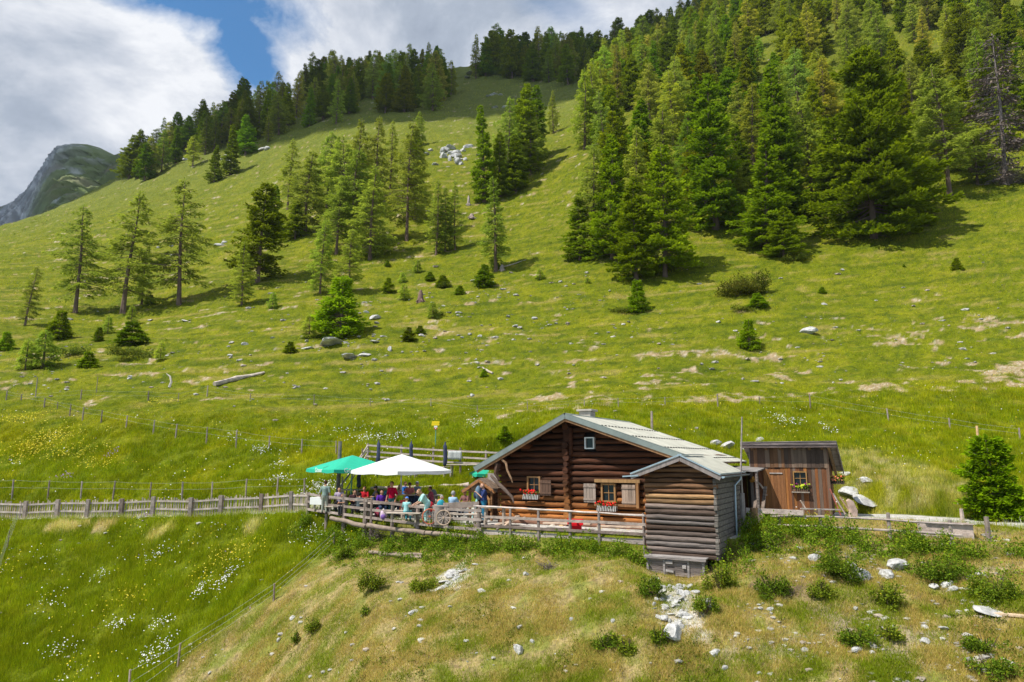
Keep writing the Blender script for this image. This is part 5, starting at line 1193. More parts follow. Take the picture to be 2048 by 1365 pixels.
mb = MB(); mb.bar((0, 0, 0), (.28, .3, 1.35), .12, .05); o = mb.build('board', mat('turquoise_board', (.25, .5, .5), .5, .2, 4)); o.location = (fx(945, 34.4), 34.4, FLOOR); tag(o, 'pale turquoise board leaning against the wooden shelter', 'board')
# stump tub, wheels, bags
mb = MB(); mb.tube([(0, 0, 0), (0, 0, .45), (.02, 0, .85)], [.33, .34, .35], 14, c=(.7, .66, .64), wob=.03, rnd=rf); o = mb.build('round_tub', GREYW, smooth=True); p = at(879, 1048, 32.9); o.location = (p.x, p.y, FLOOR-.02); tag(o, 'big round grey wooden tub behind the terrace rail', 'tub')
def wheel(p, r, c, lab, rz, spokes=10, th=.025, nm='wheel'):
    e = empty(nm, p, rz, lab, 'wheel'); mb = MB(); mb.tube([(r*cos(a), 0, r*sin(a)) for a in np.linspace(0, 2*pi, 25)], th, 6, c=c, cap=False); mb.build('rim', GREYW, e, smooth=True)
    mb = MB()
    for k in range(spokes): a = 2*pi*k/spokes; mb.tube([(0, 0, 0), (r*cos(a), 0, r*sin(a))], th*.55, 4, c=(1, .95, .9))
    mb.build('spokes', GREYW, e); mb = MB(); mb.tube([(0, -.06, 0), (0, .06, 0)], r*.14, 8, c=c); mb.build('hub', GREYW, e, smooth=True)
p = at(859, 1046, 32.6); wheel((p.x, p.y, FLOOR+.36), .34, (1.5, .5, .3), 'wheel with an orange rim leaning on the stump tub', radians(20), 8, .03); p = at(887, 1042, 32.2); wheel((p.x, p.y, FLOOR+.34), .33, (1.2, 1.0, .8), 'pale wooden wagon wheel right of the tub', radians(-8), 10, .03)
def colm_(name, c): return mat(name, c, .8, .12, 8)
def blob_thing(nm, p, r, sc, m, lab, cat, k=8, wob=.12, rz=0):
    mb = MB(); mb.ball((0, 0, r*sc[2]), r, 10, k, sc=sc, wob=wob, rnd=rf); o = mb.build(nm, m, smooth=True); o.location = p; o.rotation_euler = (0, 0, rz); return tag(o, lab, cat)
def backpack(p, s, cols, lab, rz=0):
    e = empty('backpack', p, rz, lab, 'backpack'); M0, M1 = cols
    mb = MB(); mb.ball((0, 0, .26*s), .26*s, 10, 8, sc=(.72, .5, 1.05), wob=.05, rnd=rf); mb.build('bag', M0, e, smooth=True)
    mb = MB(); mb.ball((0, -.1*s, .17*s), .15*s, 9, 6, sc=(.9, .6, .9), wob=.06, rnd=rf); mb.build('front_pocket', M1, e, smooth=True)
    for sx in (-1, 1): mb = MB(); mb.tube([(sx*.09*s, .08*s, .46*s), (sx*.13*s, .2*s, .35*s), (sx*.12*s, .16*s, .08*s)], .022*s, 5); mb.build('strap', M1, e, smooth=True)
    return e
MB_ = {n: colm_(n+'_fabric', c) for n, c in dict(lime=(.55, .72, .02), red=(.55, .02, .03), crimson=(.35, .01, .02), pinkw=(.6, .45, .55), navy=(.02, .03, .08), steel=(.13, .20, .27), teal=(.02, .28, .36), grey=(.12, .13, .14), maroon=(.22, .02, .05), orange=(.75, .25, .03), violet=(.2, .1, .35)).items()}
def onf(u, Y): x = fx(u, Y); return Vector((x, Y, zf(x, Y)))
backpack(onf(700, 36.9)+Vector((0, 0, .08)), 1.1, (MB_['lime'], MB_['lime']), 'neon yellow bag on the ground behind the terrace rail')
backpack(onf(768, 34.9), .95, (MB_['pinkw'], MB_['violet']), 'pink and white backpack standing behind the terrace rail')
backpack(onf(866, 39.0)+Vector((0, 0, .45)), 1.15, (MB_['grey'], MB_['navy']), 'dark grey backpack standing on the rear bench')
backpack(onf(757, 36.0)+Vector((0, 0, .0)), 1.0, (MB_['maroon'], MB_['maroon']), 'dark red backpack under the middle table'); backpack(onf(716, 37.0)+Vector((0, 0, .1)), 1.0, (MB_['red'], MB_['maroon']), 'red backpack beside the neon yellow bag')
backpack(onf(862, 34.4)+Vector((0, 0, .45)), .9, (MB_['crimson'], MB_['red']), 'crimson bag next to the waitress'); backpack(onf(882, 34.2)+Vector((0, 0, .42)), 1.15, (MB_['teal'], MB_['navy']), 'turquoise backpack beside the man in the light blue shirt')
# table clutter
for u, Y, h, lab, c in ((655, 38.3, .76, 'glass', 0), (715, 37.8, .74, 'g', 0), (760, 36.3, .74, 'g', 0), (800, 36.1, .74, 'g', 0), (845, 39.0, .74, 'g', 0)):
    mb = MB(); mb.tube([(0, 0, 0), (0, 0, .15)], [.032, .036], 8, c=(1, .85, .5)); o = mb.build('glass', TABW, smooth=True); o.location = onf(u, Y)+Vector((0, 0, h)); tag(o, {655: 'small drinking glass on the white cloth table', 715: 'drinking glass on the long left table', 760: 'drinking glass left on the table under the white parasol', 800: 'drinking glass right on the table under the white parasol', 845: 'drinking glass on the rear table'}[u], 'glass')

# ------------------------------------------------------------------ people
def om(name, base=(1, 1, 1), rough=.85):
    """cloth or skin whose tone comes from the object's own colour"""
    m = bpy.data.materials.new(name); m.use_nodes = True; nt = m.node_tree; b = nt.nodes['Principled BSDF']; b.inputs['Roughness'].default_value = rough; b.inputs['Specular IOR Level'].default_value = .2
    oi = N(nt, 'ShaderNodeObjectInfo'); tcn = N(nt, 'ShaderNodeTexCoord'); no = N(nt, 'ShaderNodeTexNoise', i_Scale=14.0, i_Detail=3.0); L(nt, tcn.outputs['Object'], no.inputs['Vector'])
    r = ramp(nt, no.outputs[0], [(.3, .82), (.7, 1.12)]); mx = N(nt, 'ShaderNodeMix', data_type='RGBA', blend_type='MULTIPLY', i_0=1.0); L(nt, oi.outputs['Color'], mx.inputs[6]); L(nt, r, mx.inputs[7]); L(nt, mx.outputs[2], b.inputs['Base Color']); return m
SKINM, CLOTHM, HAIRM = om('skin', rough=.6), om('cloth'), om('hair')
EYEM = mat('eye', (.03, .02, .02), .3)
def limb(mb, pts, rs, n=10):
    mb.tube(pts, rs, n)
    for p, r in zip(pts, rs): mb.ball(p, r, n, 6)
def remesh(mb, name, vox, mat_, smooth_it=4):
    me = bpy.data.meshes.new('t'); me.from_pydata([tuple(v) for v in mb.v], [], mb.f); o = bpy.data.objects.new('t', me); COL.objects.link(o)
    r = o.modifiers.new('r', 'REMESH'); r.mode = 'VOXEL'; r.voxel_size = vox; sm = o.modifiers.new('s', 'SMOOTH'); sm.iterations = smooth_it; sm.factor = .5
    dg_ = bpy.context.evaluated_depsgraph_get(); m2 = bpy.data.meshes.new_from_object(o.evaluated_get(dg_)); m2.name = name
    COL.objects.unlink(o); bpy.data.objects.remove(o); m2.materials.clear(); m2.materials.append(mat_); m2.polygons.foreach_set('use_smooth', [True]*len(m2.polygons)); return m2
def pose_meshes(P, vox=.016):
    """P: joint positions of one pose -> body, shirt, trousers, shoes, hair, cap meshes (figure faces -y)"""
    V3 = Vector; hip, chest, neck, head = [V3(P[k]) for k in ('hip', 'chest', 'neck', 'head')]
    side = V3((1, 0, 0))
    b = MB()
    limb(b, [hip, (hip+chest)/2, chest], [.13, .12, .135]); b.ball(chest+V3((0, 0, .02)), .15, 10, 7, sc=(1.15, .72, .9)); limb(b, [chest+V3((0, 0, .1)), neck, head], [.09, .055, .055])
    b.ball(head, .105, 12, 9, sc=(.80, .95, 1.12)); b.ball(head+V3((0, -.03, -.06)), .06, 10, 7, sc=(.95, 1, .9))
    b.ball(head+V3((0, -.108, -.012)), .022, 7, 6, sc=(.7, 1, 1.2)); b.ball(head+V3((0, -.098, -.062)), .02, 7, 5, sc=(1.3, .6, .5))
    for s_ in (-1, 1): b.ball(head+side*(.088*s_), .026, 7, 6, sc=(.5, .9, 1.3)); b.ball(head+V3((.032*s_, -.082, .022)), .02, 7, 5, sc=(1, .6, .6))
    sh = MB(); limb(sh, [hip+V3((0, 0, .04)), (hip+chest)/2, chest], [.165, .15, .16]); sh.ball(chest+V3((0, 0, .03)), .175, 12, 8, sc=(1.18, .78, .85))
    tr = MB(); limb(tr, [hip+V3((0, 0, .03)), hip-V3((0, 0, .02))], [.16, .155]); so = MB()
    fing = MB()
    for k in ('L', 'R'):
        s_ = -1 if k == 'L' else 1
        shd = chest+V3((.175*s_, 0, .09)); elb, wri = V3(P['elb'+k]), V3(P['wri'+k]); kn, an = V3(P['kn'+k]), V3(P['an'+k]); hp = hip+V3((.085*s_, 0, 0))
        limb(b, [shd, elb, wri], [.052, .04, .028]); limb(b, [hp, kn, an], [.085, .055, .04])
        d = (wri-elb).normalized(); palm = wri+d*.055; b.tube([wri, palm+d*.025], [.028, .036], 8, flat=.6); b.ball(palm, .036, 8, 6, sc=(1, .8, .8))
        up = V3((0, 0, 1)) if abs(d.z) < .8 else V3((0, -1, 0)); sd = d.cross(up).normalized(); dn = sd.cross(d).normalized()*-1
        for f_, (o_, ln) in enumerate(((-.027, .06), (-.009, .072), (.009, .068), (.026, .052))):
            a_ = palm+sd*o_+d*.018; m_ = a_+d*ln*.6+dn*.012; fing.tube([a_, m_, m_+d*ln*.35+dn*.03], [.0095, .0085, .0065], 5)
        a_ = palm-sd*.03-d*.02; fing.tube([a_, a_-sd*.03+d*.025, a_-sd*.035+d*.055+dn*.01], [.011, .0095, .007], 5)
        limb(sh, [shd, shd.lerp(elb, .5), elb.lerp(shd, .15)], [.072, .064, .056]); limb(tr, [hp, kn, an+(kn-an)*.12], [.105, .078, .062])
        fd = V3(P.get('toe', (0, -1, 0))); limb(so, [an+V3((0, .03, -.03)), an+fd*.14+V3((0, 0, -.045))], [.052, .042], 9)
    body = remesh(b, 'body', vox, SKINM); nb = len(body.vertices)
    fm = bpy.data.meshes.new('f'); fm.from_pydata([tuple(v) for v in fing.v], [], fing.f); bm = bmesh.new(); bm.from_mesh(body); bm.from_mesh(fm); bm.to_mesh(body); bm.free(); body.polygons.foreach_set('use_smooth', [True]*len(body.polygons))
    hr = MB(); hr.ball(head+V3((0, .018, .028)), .112, 12, 9, sc=(.86, .93, 1.0)); hr.v = [v if not (v[1] < head.y-.055 and v[2] < head.z+.055) else (v[0], head.y-.055+(v[1]-head.y+.055)*.1, v[2]) for v in hr.v]
    lh = MB(); lh.v, lh.f, lh.m, lh.c = list(hr.v), list(hr.f), list(hr.m), list(hr.c); limb(lh, [head+V3((0, .06, 0)), head+V3((0, .09, -.16)), head+V3((0, .1, -.24))], [.085, .08, .05])
    cp = MB(); cp.ball(head+V3((0, .005, .05)), .112, 12, 8, sc=(.9, 1, .85)); cp.tube([head+V3((0, -.06, .065)), head+V3((0, -.17, .05))], [.075, .07], 10, flat=.14)
    ey = MB()
    for s_ in (-1, 1): ey.ball(head+V3((.032*s_, -.096, .012)), .011, 6, 5)
    R = dict(body=body, shirt=remesh(sh, 'shirt', vox, CLOTHM), trousers=remesh(tr, 'trousers', vox, CLOTHM), shoes=remesh(so, 'shoes', .018, CLOTHM, 2))
    for nm, m_, mt in (('hair', hr, HAIRM), ('long', lh, HAIRM), ('cap', cp, CLOTHM), ('eyes', ey, EYEM)):
        me = bpy.data.meshes.new(nm); me.from_pydata([tuple(v) for v in m_.v], [], m_.f); me.materials.append(mt); me.polygons.foreach_set('use_smooth', [True]*len(me.polygons)); R[nm] = me
    return R
SIT = dict(hip=(0, .0, .55), chest=(0, -.03, .93), neck=(0, -.05, 1.12), head=(0, -.08, 1.24), elbL=(-.26, -.16, .80), wriL=(-.13, -.40, .78), elbR=(.26, -.16, .80), wriR=(.12, -.40, .78), knL=(-.12, -.43, .52), anL=(-.12, -.40, .09), knR=(.12, -.43, .52), anR=(.13, -.46, .09))
POSES = dict(
 sit=SIT,
 cheek=dict(SIT, elbR=(.22, -.30, .80), wriR=(.10, -.20, 1.10), chest=(.02, -.08, .92), neck=(.03, -.12, 1.10), head=(.04, -.15, 1.22)),
 lean=dict(SIT, chest=(0, -.14, .90), neck=(0, -.22, 1.07), head=(0, -.28, 1.17), elbL=(-.26, -.34, .80), wriL=(-.05, -.52, .78), elbR=(.26, -.34, .80), wriR=(.05, -.52, .78)),
 stand=dict(hip=(0, 0, .93), chest=(0, -.02, 1.30), neck=(0, -.03, 1.50), head=(0, -.05, 1.63), elbL=(-.27, .03, 1.10), wriL=(-.25, -.12, .86), elbR=(.27, .03, 1.10), wriR=(.25, -.12, .86), knL=(-.10, -.02, .50), anL=(-.11, .02, .09), knR=(.10, -.02, .50), anR=(.12, 0, .09)),
 phone=dict(hip=(0, 0, .93), chest=(0, -.01, 1.30), neck=(0, -.03, 1.50), head=(0, -.07, 1.62), elbL=(-.24, -.16, 1.13), wriL=(-.06, -.34, 1.32), elbR=(.24, -.16, 1.13), wriR=(.06, -.34, 1.32), knL=(-.10, -.02, .50), anL=(-.11, .02, .09), knR=(.10, -.02, .50), anR=(.12, 0, .09)),
 serve=dict(hip=(0, .10, .90), chest=(0, -.12, 1.20), neck=(0, -.24, 1.36), head=(0, -.32, 1.46), elbL=(-.26, -.28, 1.0), wriL=(-.16, -.50, .90), elbR=(.26, -.26, 1.0), wriR=(.15, -.48, .88), knL=(-.09, .02, .50), anL=(-.10, .06, .09), knR=(.10, .0, .50), anR=(.12, .04, .09)))
PM = {k: pose_meshes(v) for k, v in POSES.items()}
SK = [(.55, .30, .19), (.48, .24, .14), (.62, .36, .25)]
def person(u, vh, pose, face, shirt, trousers, hair, lab, cap=None, long=False, sc=1.0, skin=0, Y=None, dz=0):
    """u, vh: where the head is seen; face: heading in degrees, 0 looks towards the viewer"""
    s, t = ray(u, vh); hh = POSES[pose]['head'][2]*sc
    if Y is None:
        Y = 37.0
        for _ in range(60): Y += .5*((zf(s*Y, Y)+dz+hh)/t-Y)
        Y = min(41.5, max(33.0, Y))
    p = (s*Y, Y, zf(s*Y, Y)+dz); e = empty('person', p, radians(face), lab, 'person'); e.scale = (sc,)*3; M = PM[pose]
    def add(nm, me, c, par): o = bpy.data.objects.new(nm, me); COL.objects.link(o); o.parent = par; o.color = (*c, 1); return o
    b = add('body', M['body'], SK[skin], e); add('eyes', M['eyes'], (0, 0, 0), e)
    add('shirt', M['shirt'], shirt, e); add('trousers', M['trousers'], trousers, e); add('shoes', M['shoes'], (.06, .05, .05), e)
    if cap: add('cap', M['cap'], cap, e)
    if hair: add('hair', M['long' if long else 'hair'], hair, e)
    return p
BR, BK, GY_, BL = (.07, .035, .02), (.015, .012, .01), (.35, .34, .33), (.30, .19, .09); JN, DKT = (.05, .07, .13), (.03, .03, .035)
P_ = [
 (651, 966, 'stand', 175, (.22, .30, .27), (.35, .36, .30), BR, 'standing person seen from behind in a grey green shirt at the left corner table', None, False, 1.0, 0),
 (679, 979, 'sit', 12, (.42, .34, .45), DKT, BK, 'dark haired seated woman in a patterned pale lilac top at the left table', None, True, 1.0, 0),
 (706, 984, 'cheek', 30, (.06, .025, .03), DKT, BK, 'long haired seated woman in dark brown resting her cheek on her hand', None, True, 1.0, 0),
 (730, 978, 'sit', -10, (.42, .01, .02), DKT, BR, 'seated man in a dark red shirt at the left table', None, False, 1.0, 1),
 (746, 990, 'lean', 60, (.03, .06, .13), DKT, (.3, .16, .07), 'small seated person in navy with reddish face near the middle table', None, False, .9, 1),
 (754, 977, 'sit', -60, (.02, .02, .03), DKT, BK, 'seated person in black with a black cap in the rear of the middle table', (.012, .012, .015), False, 1.0, 0),
 (763, 984, 'sit', 25, (.09, .02, .28), JN, BR, 'seated person in a violet shirt at the middle table', None, False, 1.05, 0),
 (785, 958, 'stand', -20, (.42, .0, .03), (.03, .10, .11), BR, 'standing man in a crimson shirt under the white parasol', None, False, 1.05, 1),
 (788, 988, 'lean', -60, (.55, .12, .10), DKT, (.33, .2, .1), 'seated woman with bare shoulders in a coral top at the middle table', None, True, 1.0, 2),
 (800, 985, 'sit', 15, (.50, .68, .03), JN, (.25, .14, .07), 'seated person in a neon yellow top under the white parasol', None, False, 1.0, 2),
 (805, 997, 'lean', 160, (.75, .08, .06), (.7, .25, .02), BL, 'seated child in a bright coral red shirt with its back to the rail', None, False, .85, 2),
 (813, 999, 'sit', 170, (.30, .60, .60), (.1, .4, .45), BL, 'seated child in a pale turquoise shirt with a light blue cap', (.10, .26, .75), False, .85, 2),
 (827, 987, 'lean', 110, (.02, .03, .06), DKT, BK, 'seated man in dark navy with a black cap beside the white parasol pole', (.02, .02, .03), False, 1.0, 1),
 (809, 968, 'sit', 60, (.02, .14, .48), JN, BR, 'seated person in a bright blue shirt at the rear table right of the parasol pole', None, False, 1.0, 1),
 (820, 970, 'sit', 0, (.55, .17, .17), JN, BR, 'seated man in a salmon pink shirt and a dark cap at the rear table', (.08, .03, .04), False, 1.0, 1),
 (836, 968, 'sit', -25, (.20, .25, .31), JN, GY_, 'seated man in a grey blue shirt and a grey cap at the rear table', (.2, .2, .22), False, 1.0, 0),
 (851, 984, 'serve', -75, (.42, .72, .66), (.40, .68, .64), (.33, .2, .1), 'standing waitress in a pale mint dress bending over the table', None, True, 1.0, 2),
 (876, 995, 'lean', 60, (.65, .28, .10), (.05, .2, .22), GY_, 'grey haired seated woman with orange sleeves beside the turquoise backpack', None, False, .9, 2),
 (905, 988, 'sit', 150, (.30, .45, .60), (.06, .06, .09), GY_, 'grey haired seated man in a light blue shirt seen from behind', None, False, 1.05, 0),
 (931, 986, 'sit', -30, (.22, .10, .09), DKT, BR, 'seated person in faded reddish brown near the wooden shelter', (.22, .12, .07), False, .95, 1)]
P_ += [
 (693, 992, 'lean', -40, (.25, .24, .26), DKT, (.2, .12, .06), 'small seated person in grey at the left table beside the woman resting her cheek', None, False, .88, 1),
 (719, 990, 'sit', 170, (.10, .12, .13), JN, BK, 'seated person in charcoal with its back to the rail at the left table', None, False, .92, 0),
 (774, 976, 'cheek', 40, (.05, .22, .26), DKT, (.22, .13, .07), 'seated person in petrol blue left of the standing man in crimson', None, False, 1.0, 0),
 (798, 974, 'sit', 100, (.5, .4, .34), JN, (.3, .2, .12), 'seated person in beige beside the parasol pole', None, True, 1.0, 2),
 (863, 978, 'sit', -80, (.30, .06, .09), DKT, BR, 'seated person in wine red right of the grey blue shirt at the rear table', None, False, 1.0, 1)]
for a in P_: person(*a[:7], a[7], cap=a[8], long=a[9], sc=a[10], skin=a[11])
ph = person(968, 968, 'phone', -75, (.03, .05, .16), (.02, .16, .27), None, 'bald standing man in navy shirt and blue trousers looking at his phone by the shelter', skin=2, sc=1.06, Y=33.5)
backpack(Vector((ph[0]-.27, ph[1]+.05, ph[2]+1.06)), 1.25, (MB_['steel'], MB_['navy']), 'blue grey hiking backpack on the back of the standing bald man', radians(-100))
mb = MB(); mb.box(-.04, .04, -.006, .006, -.07, .07); o = mb.build('phone', IRON); o.location = Vector((ph[0]+.38, ph[1]-.12, ph[2]+1.44)); o.rotation_euler = (.4, 0, radians(-75)); tag(o, 'dark phone in the hands of the standing bald man', 'phone')
# bits on the walk and round the yard
mb = MB(); mb.box(-.26, .26, -.04, .04, .12, .62); mb.box(-.36, .36, -.05, -.01, .42, .66); mb.box(-.2, .3, -.18, .1, .0, .12); o = mb.build('red_cloth', mat('red_cloth', (.75, .005, .015), .8, .08, 6)); o.location = cab(.93, -1.1, -.05); o.rotation_euler = (0, 0, -YAW); tag(o, 'bright red cloth hanging behind the walk fence of the cabin', 'cloth')
for k in range(4):
    x0 = [-3.3, -2.8, -.9, 1.7][k]; mb = MB(); mb.bar((0, 0, 0), ([1.3, .9, 2.2, 2.3][k], [.5, -.5, .1, -.05][k], [.35, .5, .04, .05][k]), [.22, .2, .3, .26][k], .06, c=jit((1.35, 1.15, .95), .1, rf)); o = mb.build('plank', GREYW)
    o.location = cab(x0, [-.6, -.5, -.4, -.5][k], [.12, .1, .30, .30][k]); o.rotation_euler = (0, 0, -YAW); tag(o, ['slanting slab of wood at the left end of the walk', 'short tilted plank at the left end of the walk', 'long grey bench board under the left window', 'long grey bench board under the right window'][k], 'plank')
TR = empty('water_trough', at(1885, 1070, 26.6), -YAW+radians(8), 'long grey wooden water trough beside the gravel path', 'trough')
mb = MB(); mb.box(-.75, .95, -.3, -.24, 0, .42, c=(1.2, 1.1, 1.05)); mb.box(-.75, .95, .3, .36, 0, .44, c=(1.1, .9, .8)); mb.box(-.75, -.68, -.24, .3, 0, .42); mb.box(.88, .95, -.24, .3, 0, .42); mb.box(-.75, .95, -.3, .36, -.1, .0); mb.build('body', GREYW, TR)
mb = MB(); mb.box(-.68, .88, -.24, .3, .3, .31); mb.build('water', GLASS, TR)
mb = MB(); mb.bar((-.6, -.32, .46), (.98, -.34, .44), .12, .03, c=(1.3, 1.2, 1.1)); mb.build('rim_board', GREYW, TR)
for k, (a, b, lab, c, cat) in enumerate([((0, 0, 0), (-.35, .1, 1.15), 'red handled shovel leaning at the right corner of the shed', (.9, .3, .25), 'shovel'), ((.2, -.1, 0), (-.2, .15, .95), 'grey board leaning at the right corner of the shed', (1, .9, .85), 'board'), ((.45, -.2, 0), (.05, .05, .8), 'brown slab leaning beside the grey board at the shed corner', (.9, .65, .5), 'board')]):
    mb = MB(); mb.bar(a, b, .2 if k else .07, .05, c=c); o = mb.build('shovel' if not k else 'leaning_board', GREYW); o.location = sl(SW+.45, -.2, 0); tag(o, lab, cat)
mb = MB(); mb.tube([(0, 0, 0), (.1, 0, .3), (.0, 0, .62), (-.12, .0, .75)], [.2, .16, .14, .08], 8, c=(1.1, .9, .8), wob=.2, rnd=rf); o = mb.build('stump', GREYW, smooth=True); o.location = sl(SW+.95, -.6, -.05); tag(o, 'pale split stump standing right of the shed', 'stump')
mb = MB(); mb.bar((0, 0, 0), (-.4, .1, .75), .2, .05, c=(1.1, .95, .85)); mb.bar((-.5, -.1, .42), (1.2, -.2, .38), .1, .05); o = mb.build('broken_plank', GREYW); o.location = sl(2.95, -1.2, -.1); tag(o, 'grey broken plank propped up in front of the shed', 'plank')
# towel on the upper fence
mb = MB(); n = 8; vs = []
for i in range(n+1):
    for j in range(5): vs.append((-.45+.9*i/n, -.05+.03*sin(i*2.4), .02-.55*j/4+.02*sin(i*1.7)*(j/4)))
mb.add(vs, [(i*5+j, i*5+j+1, (i+1)*5+j+1, (i+1)*5+j) for i in range(n) for j in range(4)]); o = mb.build('towel', mat('striped_towel', (.5, .52, .5), .9, .35, 9, stretch=(4, 1, .1)), smooth=True); sd_ = o.modifiers.new('t', 'SOLIDIFY'); sd_.thickness = .02
p = at(910, 903, 45.3); o.location = p-Vector((0, .05, 0)); tag(o, 'pale striped towel hung over the upper terrace fence', 'towel')
# ------------------------------------------------------------------ sampling the built ground
lya = np.log(ya)
def samp(x, y, A):
    """bilinear value of a ground grid at (x, y)"""
    i = np.interp(y, ya, np.arange(NY)); j = (x/y-sa[0])/(sa[1]-sa[0])
    i0 = np.clip(i.astype(int), 0, NY-2); j0 = np.clip(j.astype(int), 0, NS-2); fi = np.clip(i-i0, 0, 1); fj = np.clip(j-j0, 0, 1)
    if A.ndim == 3: fi = fi[:, None]; fj = fj[:, None]
    return A[i0, j0]*(1-fi)*(1-fj)+A[i0, j0+1]*(1-fi)*fj+A[i0+1, j0]*fi*(1-fj)+A[i0+1, j0+1]*fi*fj
u_, v_ = proj(X2, Y2, Z2)
du1 = u_[1:, :-1]-u_[:-1, :-1]; dv1 = v_[1:, :-1]-v_[:-1, :-1]; du2 = u_[:-1, 1:]-u_[:-1, :-1]; dv2 = v_[:-1, 1:]-v_[:-1, :-1]
AREA = np.abs(du1*dv2-dv1*du2)*((dv1 < .2))
vis = (u_[:-1, :-1] > -160) & (u_[:-1, :-1] < 2210) & (v_[:-1, :-1] < 1460) & (v_[:-1, :-1] > -60)
AREA = (AREA+.02)*vis
def scatter(n, rg, wfun=None, ymax=700):
    W = AREA*(Y2[:-1, :-1] < ymax)
    if wfun is not None: W = W*wfun
    c = np.cumsum(W.ravel()); k = np.searchsorted(c, rg.random(n)*c[-1]); i, j = np.divmod(k, NS-1)
    fi, fj = rg.random(n), rg.random(n)
    y = ya[i]+(ya[i+1]-ya[i])*fi; s = sa[j]+(sa[j+1]-sa[j])*fj; return s*y, y
g0 = lambda A: A[:-1, :-1]
FREE = 1-np.clip(g0(np.maximum(sstep(-.1, .1, pt)*((1-(sstep(39.0, 40.2, Y2+nB)*(X2 < -.5)))), sstep(0, .4, py_))), 0, 1)
FREE = FREE*(1-g0((1-sstep(.6, .9, dpath)))*.95)*(1-g0(1-sstep(.3, .6, dltr))*.7)
INCAB = g0(((loc_ab(X2, Y2)[0] > -3.9) & (loc_ab(X2, Y2)[0] < 7.1) & (loc_ab(X2, Y2)[1] > -2) & (loc_ab(X2, Y2)[1] < 8.2)))
FREE = FREE*(1-INCAB)
GRASSM = foliage_mat('grass_blades', (1, 1, 1), 0, .45, hue=0)
BRI = np.array((2.3, 2.25, 1.5))
def blades(name, n, k, seed, hfun, wfun2, W, lean=.45, spread=.12, tint=None, label='', cat='grass', cvar=.35, ymax=700):
    rg = np.random.default_rng(seed); x, y = scatter(n, rg, W, ymax)
    h0 = hfun(x, y, rg); base = samp(x, y, colr)
    cl = 1+(noise2(x*1.7, y*1.7, 201)*.25+noise2(x*.4, y*.4, 202)*.22); base = base*cl[:, None]
    pick = rg.random(n)
    base = np.where((pick < .16)[:, None], base*np.array((1.45, 1.28, 1.6)), base); base = np.where((pick > .86)[:, None], base*np.array((.55, .72, .7)), base)
    if tint is not None: base = tint(x, y, base, rg)
    X = np.repeat(x, k); Yq = np.repeat(y, k); H = np.repeat(h0, k)*rg.uniform(.55, 1.2, n*k); sp = np.repeat(spread*np.maximum(1, y/45), k)
    X = X+rg.normal(0, 1, n*k)*sp; Yq = Yq+rg.normal(0, 1, n*k)*sp; Z = samp(X, Yq, Z2)-.02
    az = rg.uniform(0, 6.283, n*k); wd = np.repeat(wfun2(x, y), k)*rg.uniform(.6, 1.3, n*k); la = rg.uniform(0, 6.283, n*k); ll = H*lean*rg.uniform(.1, 1, n*k)
    B = np.stack([X, Yq, Z], -1); sd = np.stack([np.cos(az), np.sin(az), np.zeros(n*k)], -1)*wd[:, None]/2
    T = B+np.stack([np.cos(la)*ll, np.sin(la)*ll, H], -1)
    V = np.empty((n*k, 3, 3)); V[:, 0] = B-sd; V[:, 1] = B+sd; V[:, 2] = T
    C = np.repeat(base, k, 0)*rg.uniform(1-cvar, 1+cvar, (n*k, 1)); C3 = np.repeat(C[:, None], 3, 1); C3[:, 2] *= 1.15
    me = np_mesh(name, V.reshape(-1, 3), np.arange(n*k*3).reshape(-1, 3), np.clip(C3.reshape(-1, 3)*BRI, .004, .85))
    o = link_mesh(name, me, GRASSM); return tag(o, label, cat, kind='stuff')
gdry, gdirt = g0(dry), g0(dirt)
clump = np.clip(.55+g0(fbm(X2*.8, Y2*.8, 3, 210))*1.6, .05, 2)
def hm(x, y, rg):
    tall = sstep(.5, 3, -samp(x, y, dry)*6+2.5)*(1-sstep(52, 57, y))
    return (.10+.22*tall*(.6+.8*rg.random(len(x))))*np.where(y > 56, .8+.012*(y-56), 1)
blades('meadow_grass', 120000, 6, 1, hm, lambda x, y: .016*np.maximum(1, y/28), FREE*(1-gdry*.97)*(1-gdirt*.9)*clump, label='tall green meadow grass around the hut and below the picket fence', ymax=58, lean=.55)
blades('pasture_grass', 105000, 5, 2, lambda x, y, rg: (.13+.0016*(y-50))*rg.uniform(.5, 1.3, len(x)), lambda x, y: .02*np.maximum(1, y/24), FREE*(1-gdirt*.9)*clump, label='short grass of the stony pasture up the hillside', ymax=400, lean=.7, spread=.22)
def drytint(x, y, b, rg):
    g = (noise2(x*1.3, y*1.3, 220)+noise2(x*.35, y*.35, 221)*.8 > .10) | (rg.random(len(x)) < .15)
    return np.where(g[:, None], np.array((.12, .155, .010))*rg.uniform(.6, 1.25, (len(x), 1)), np.array((.30, .235, .10))*rg.uniform(.5, 1.15, (len(x), 1)))
blades('dry_grass', 110000, 6, 3, lambda x, y, rg: .07+.13*rg.random(len(x))**2, lambda x, y: .014+x*0, FREE*gdry*clump, label='cropped straw coloured grass with green patches below the hut', tint=drytint, ymax=40, lean=1.0, spread=.14)

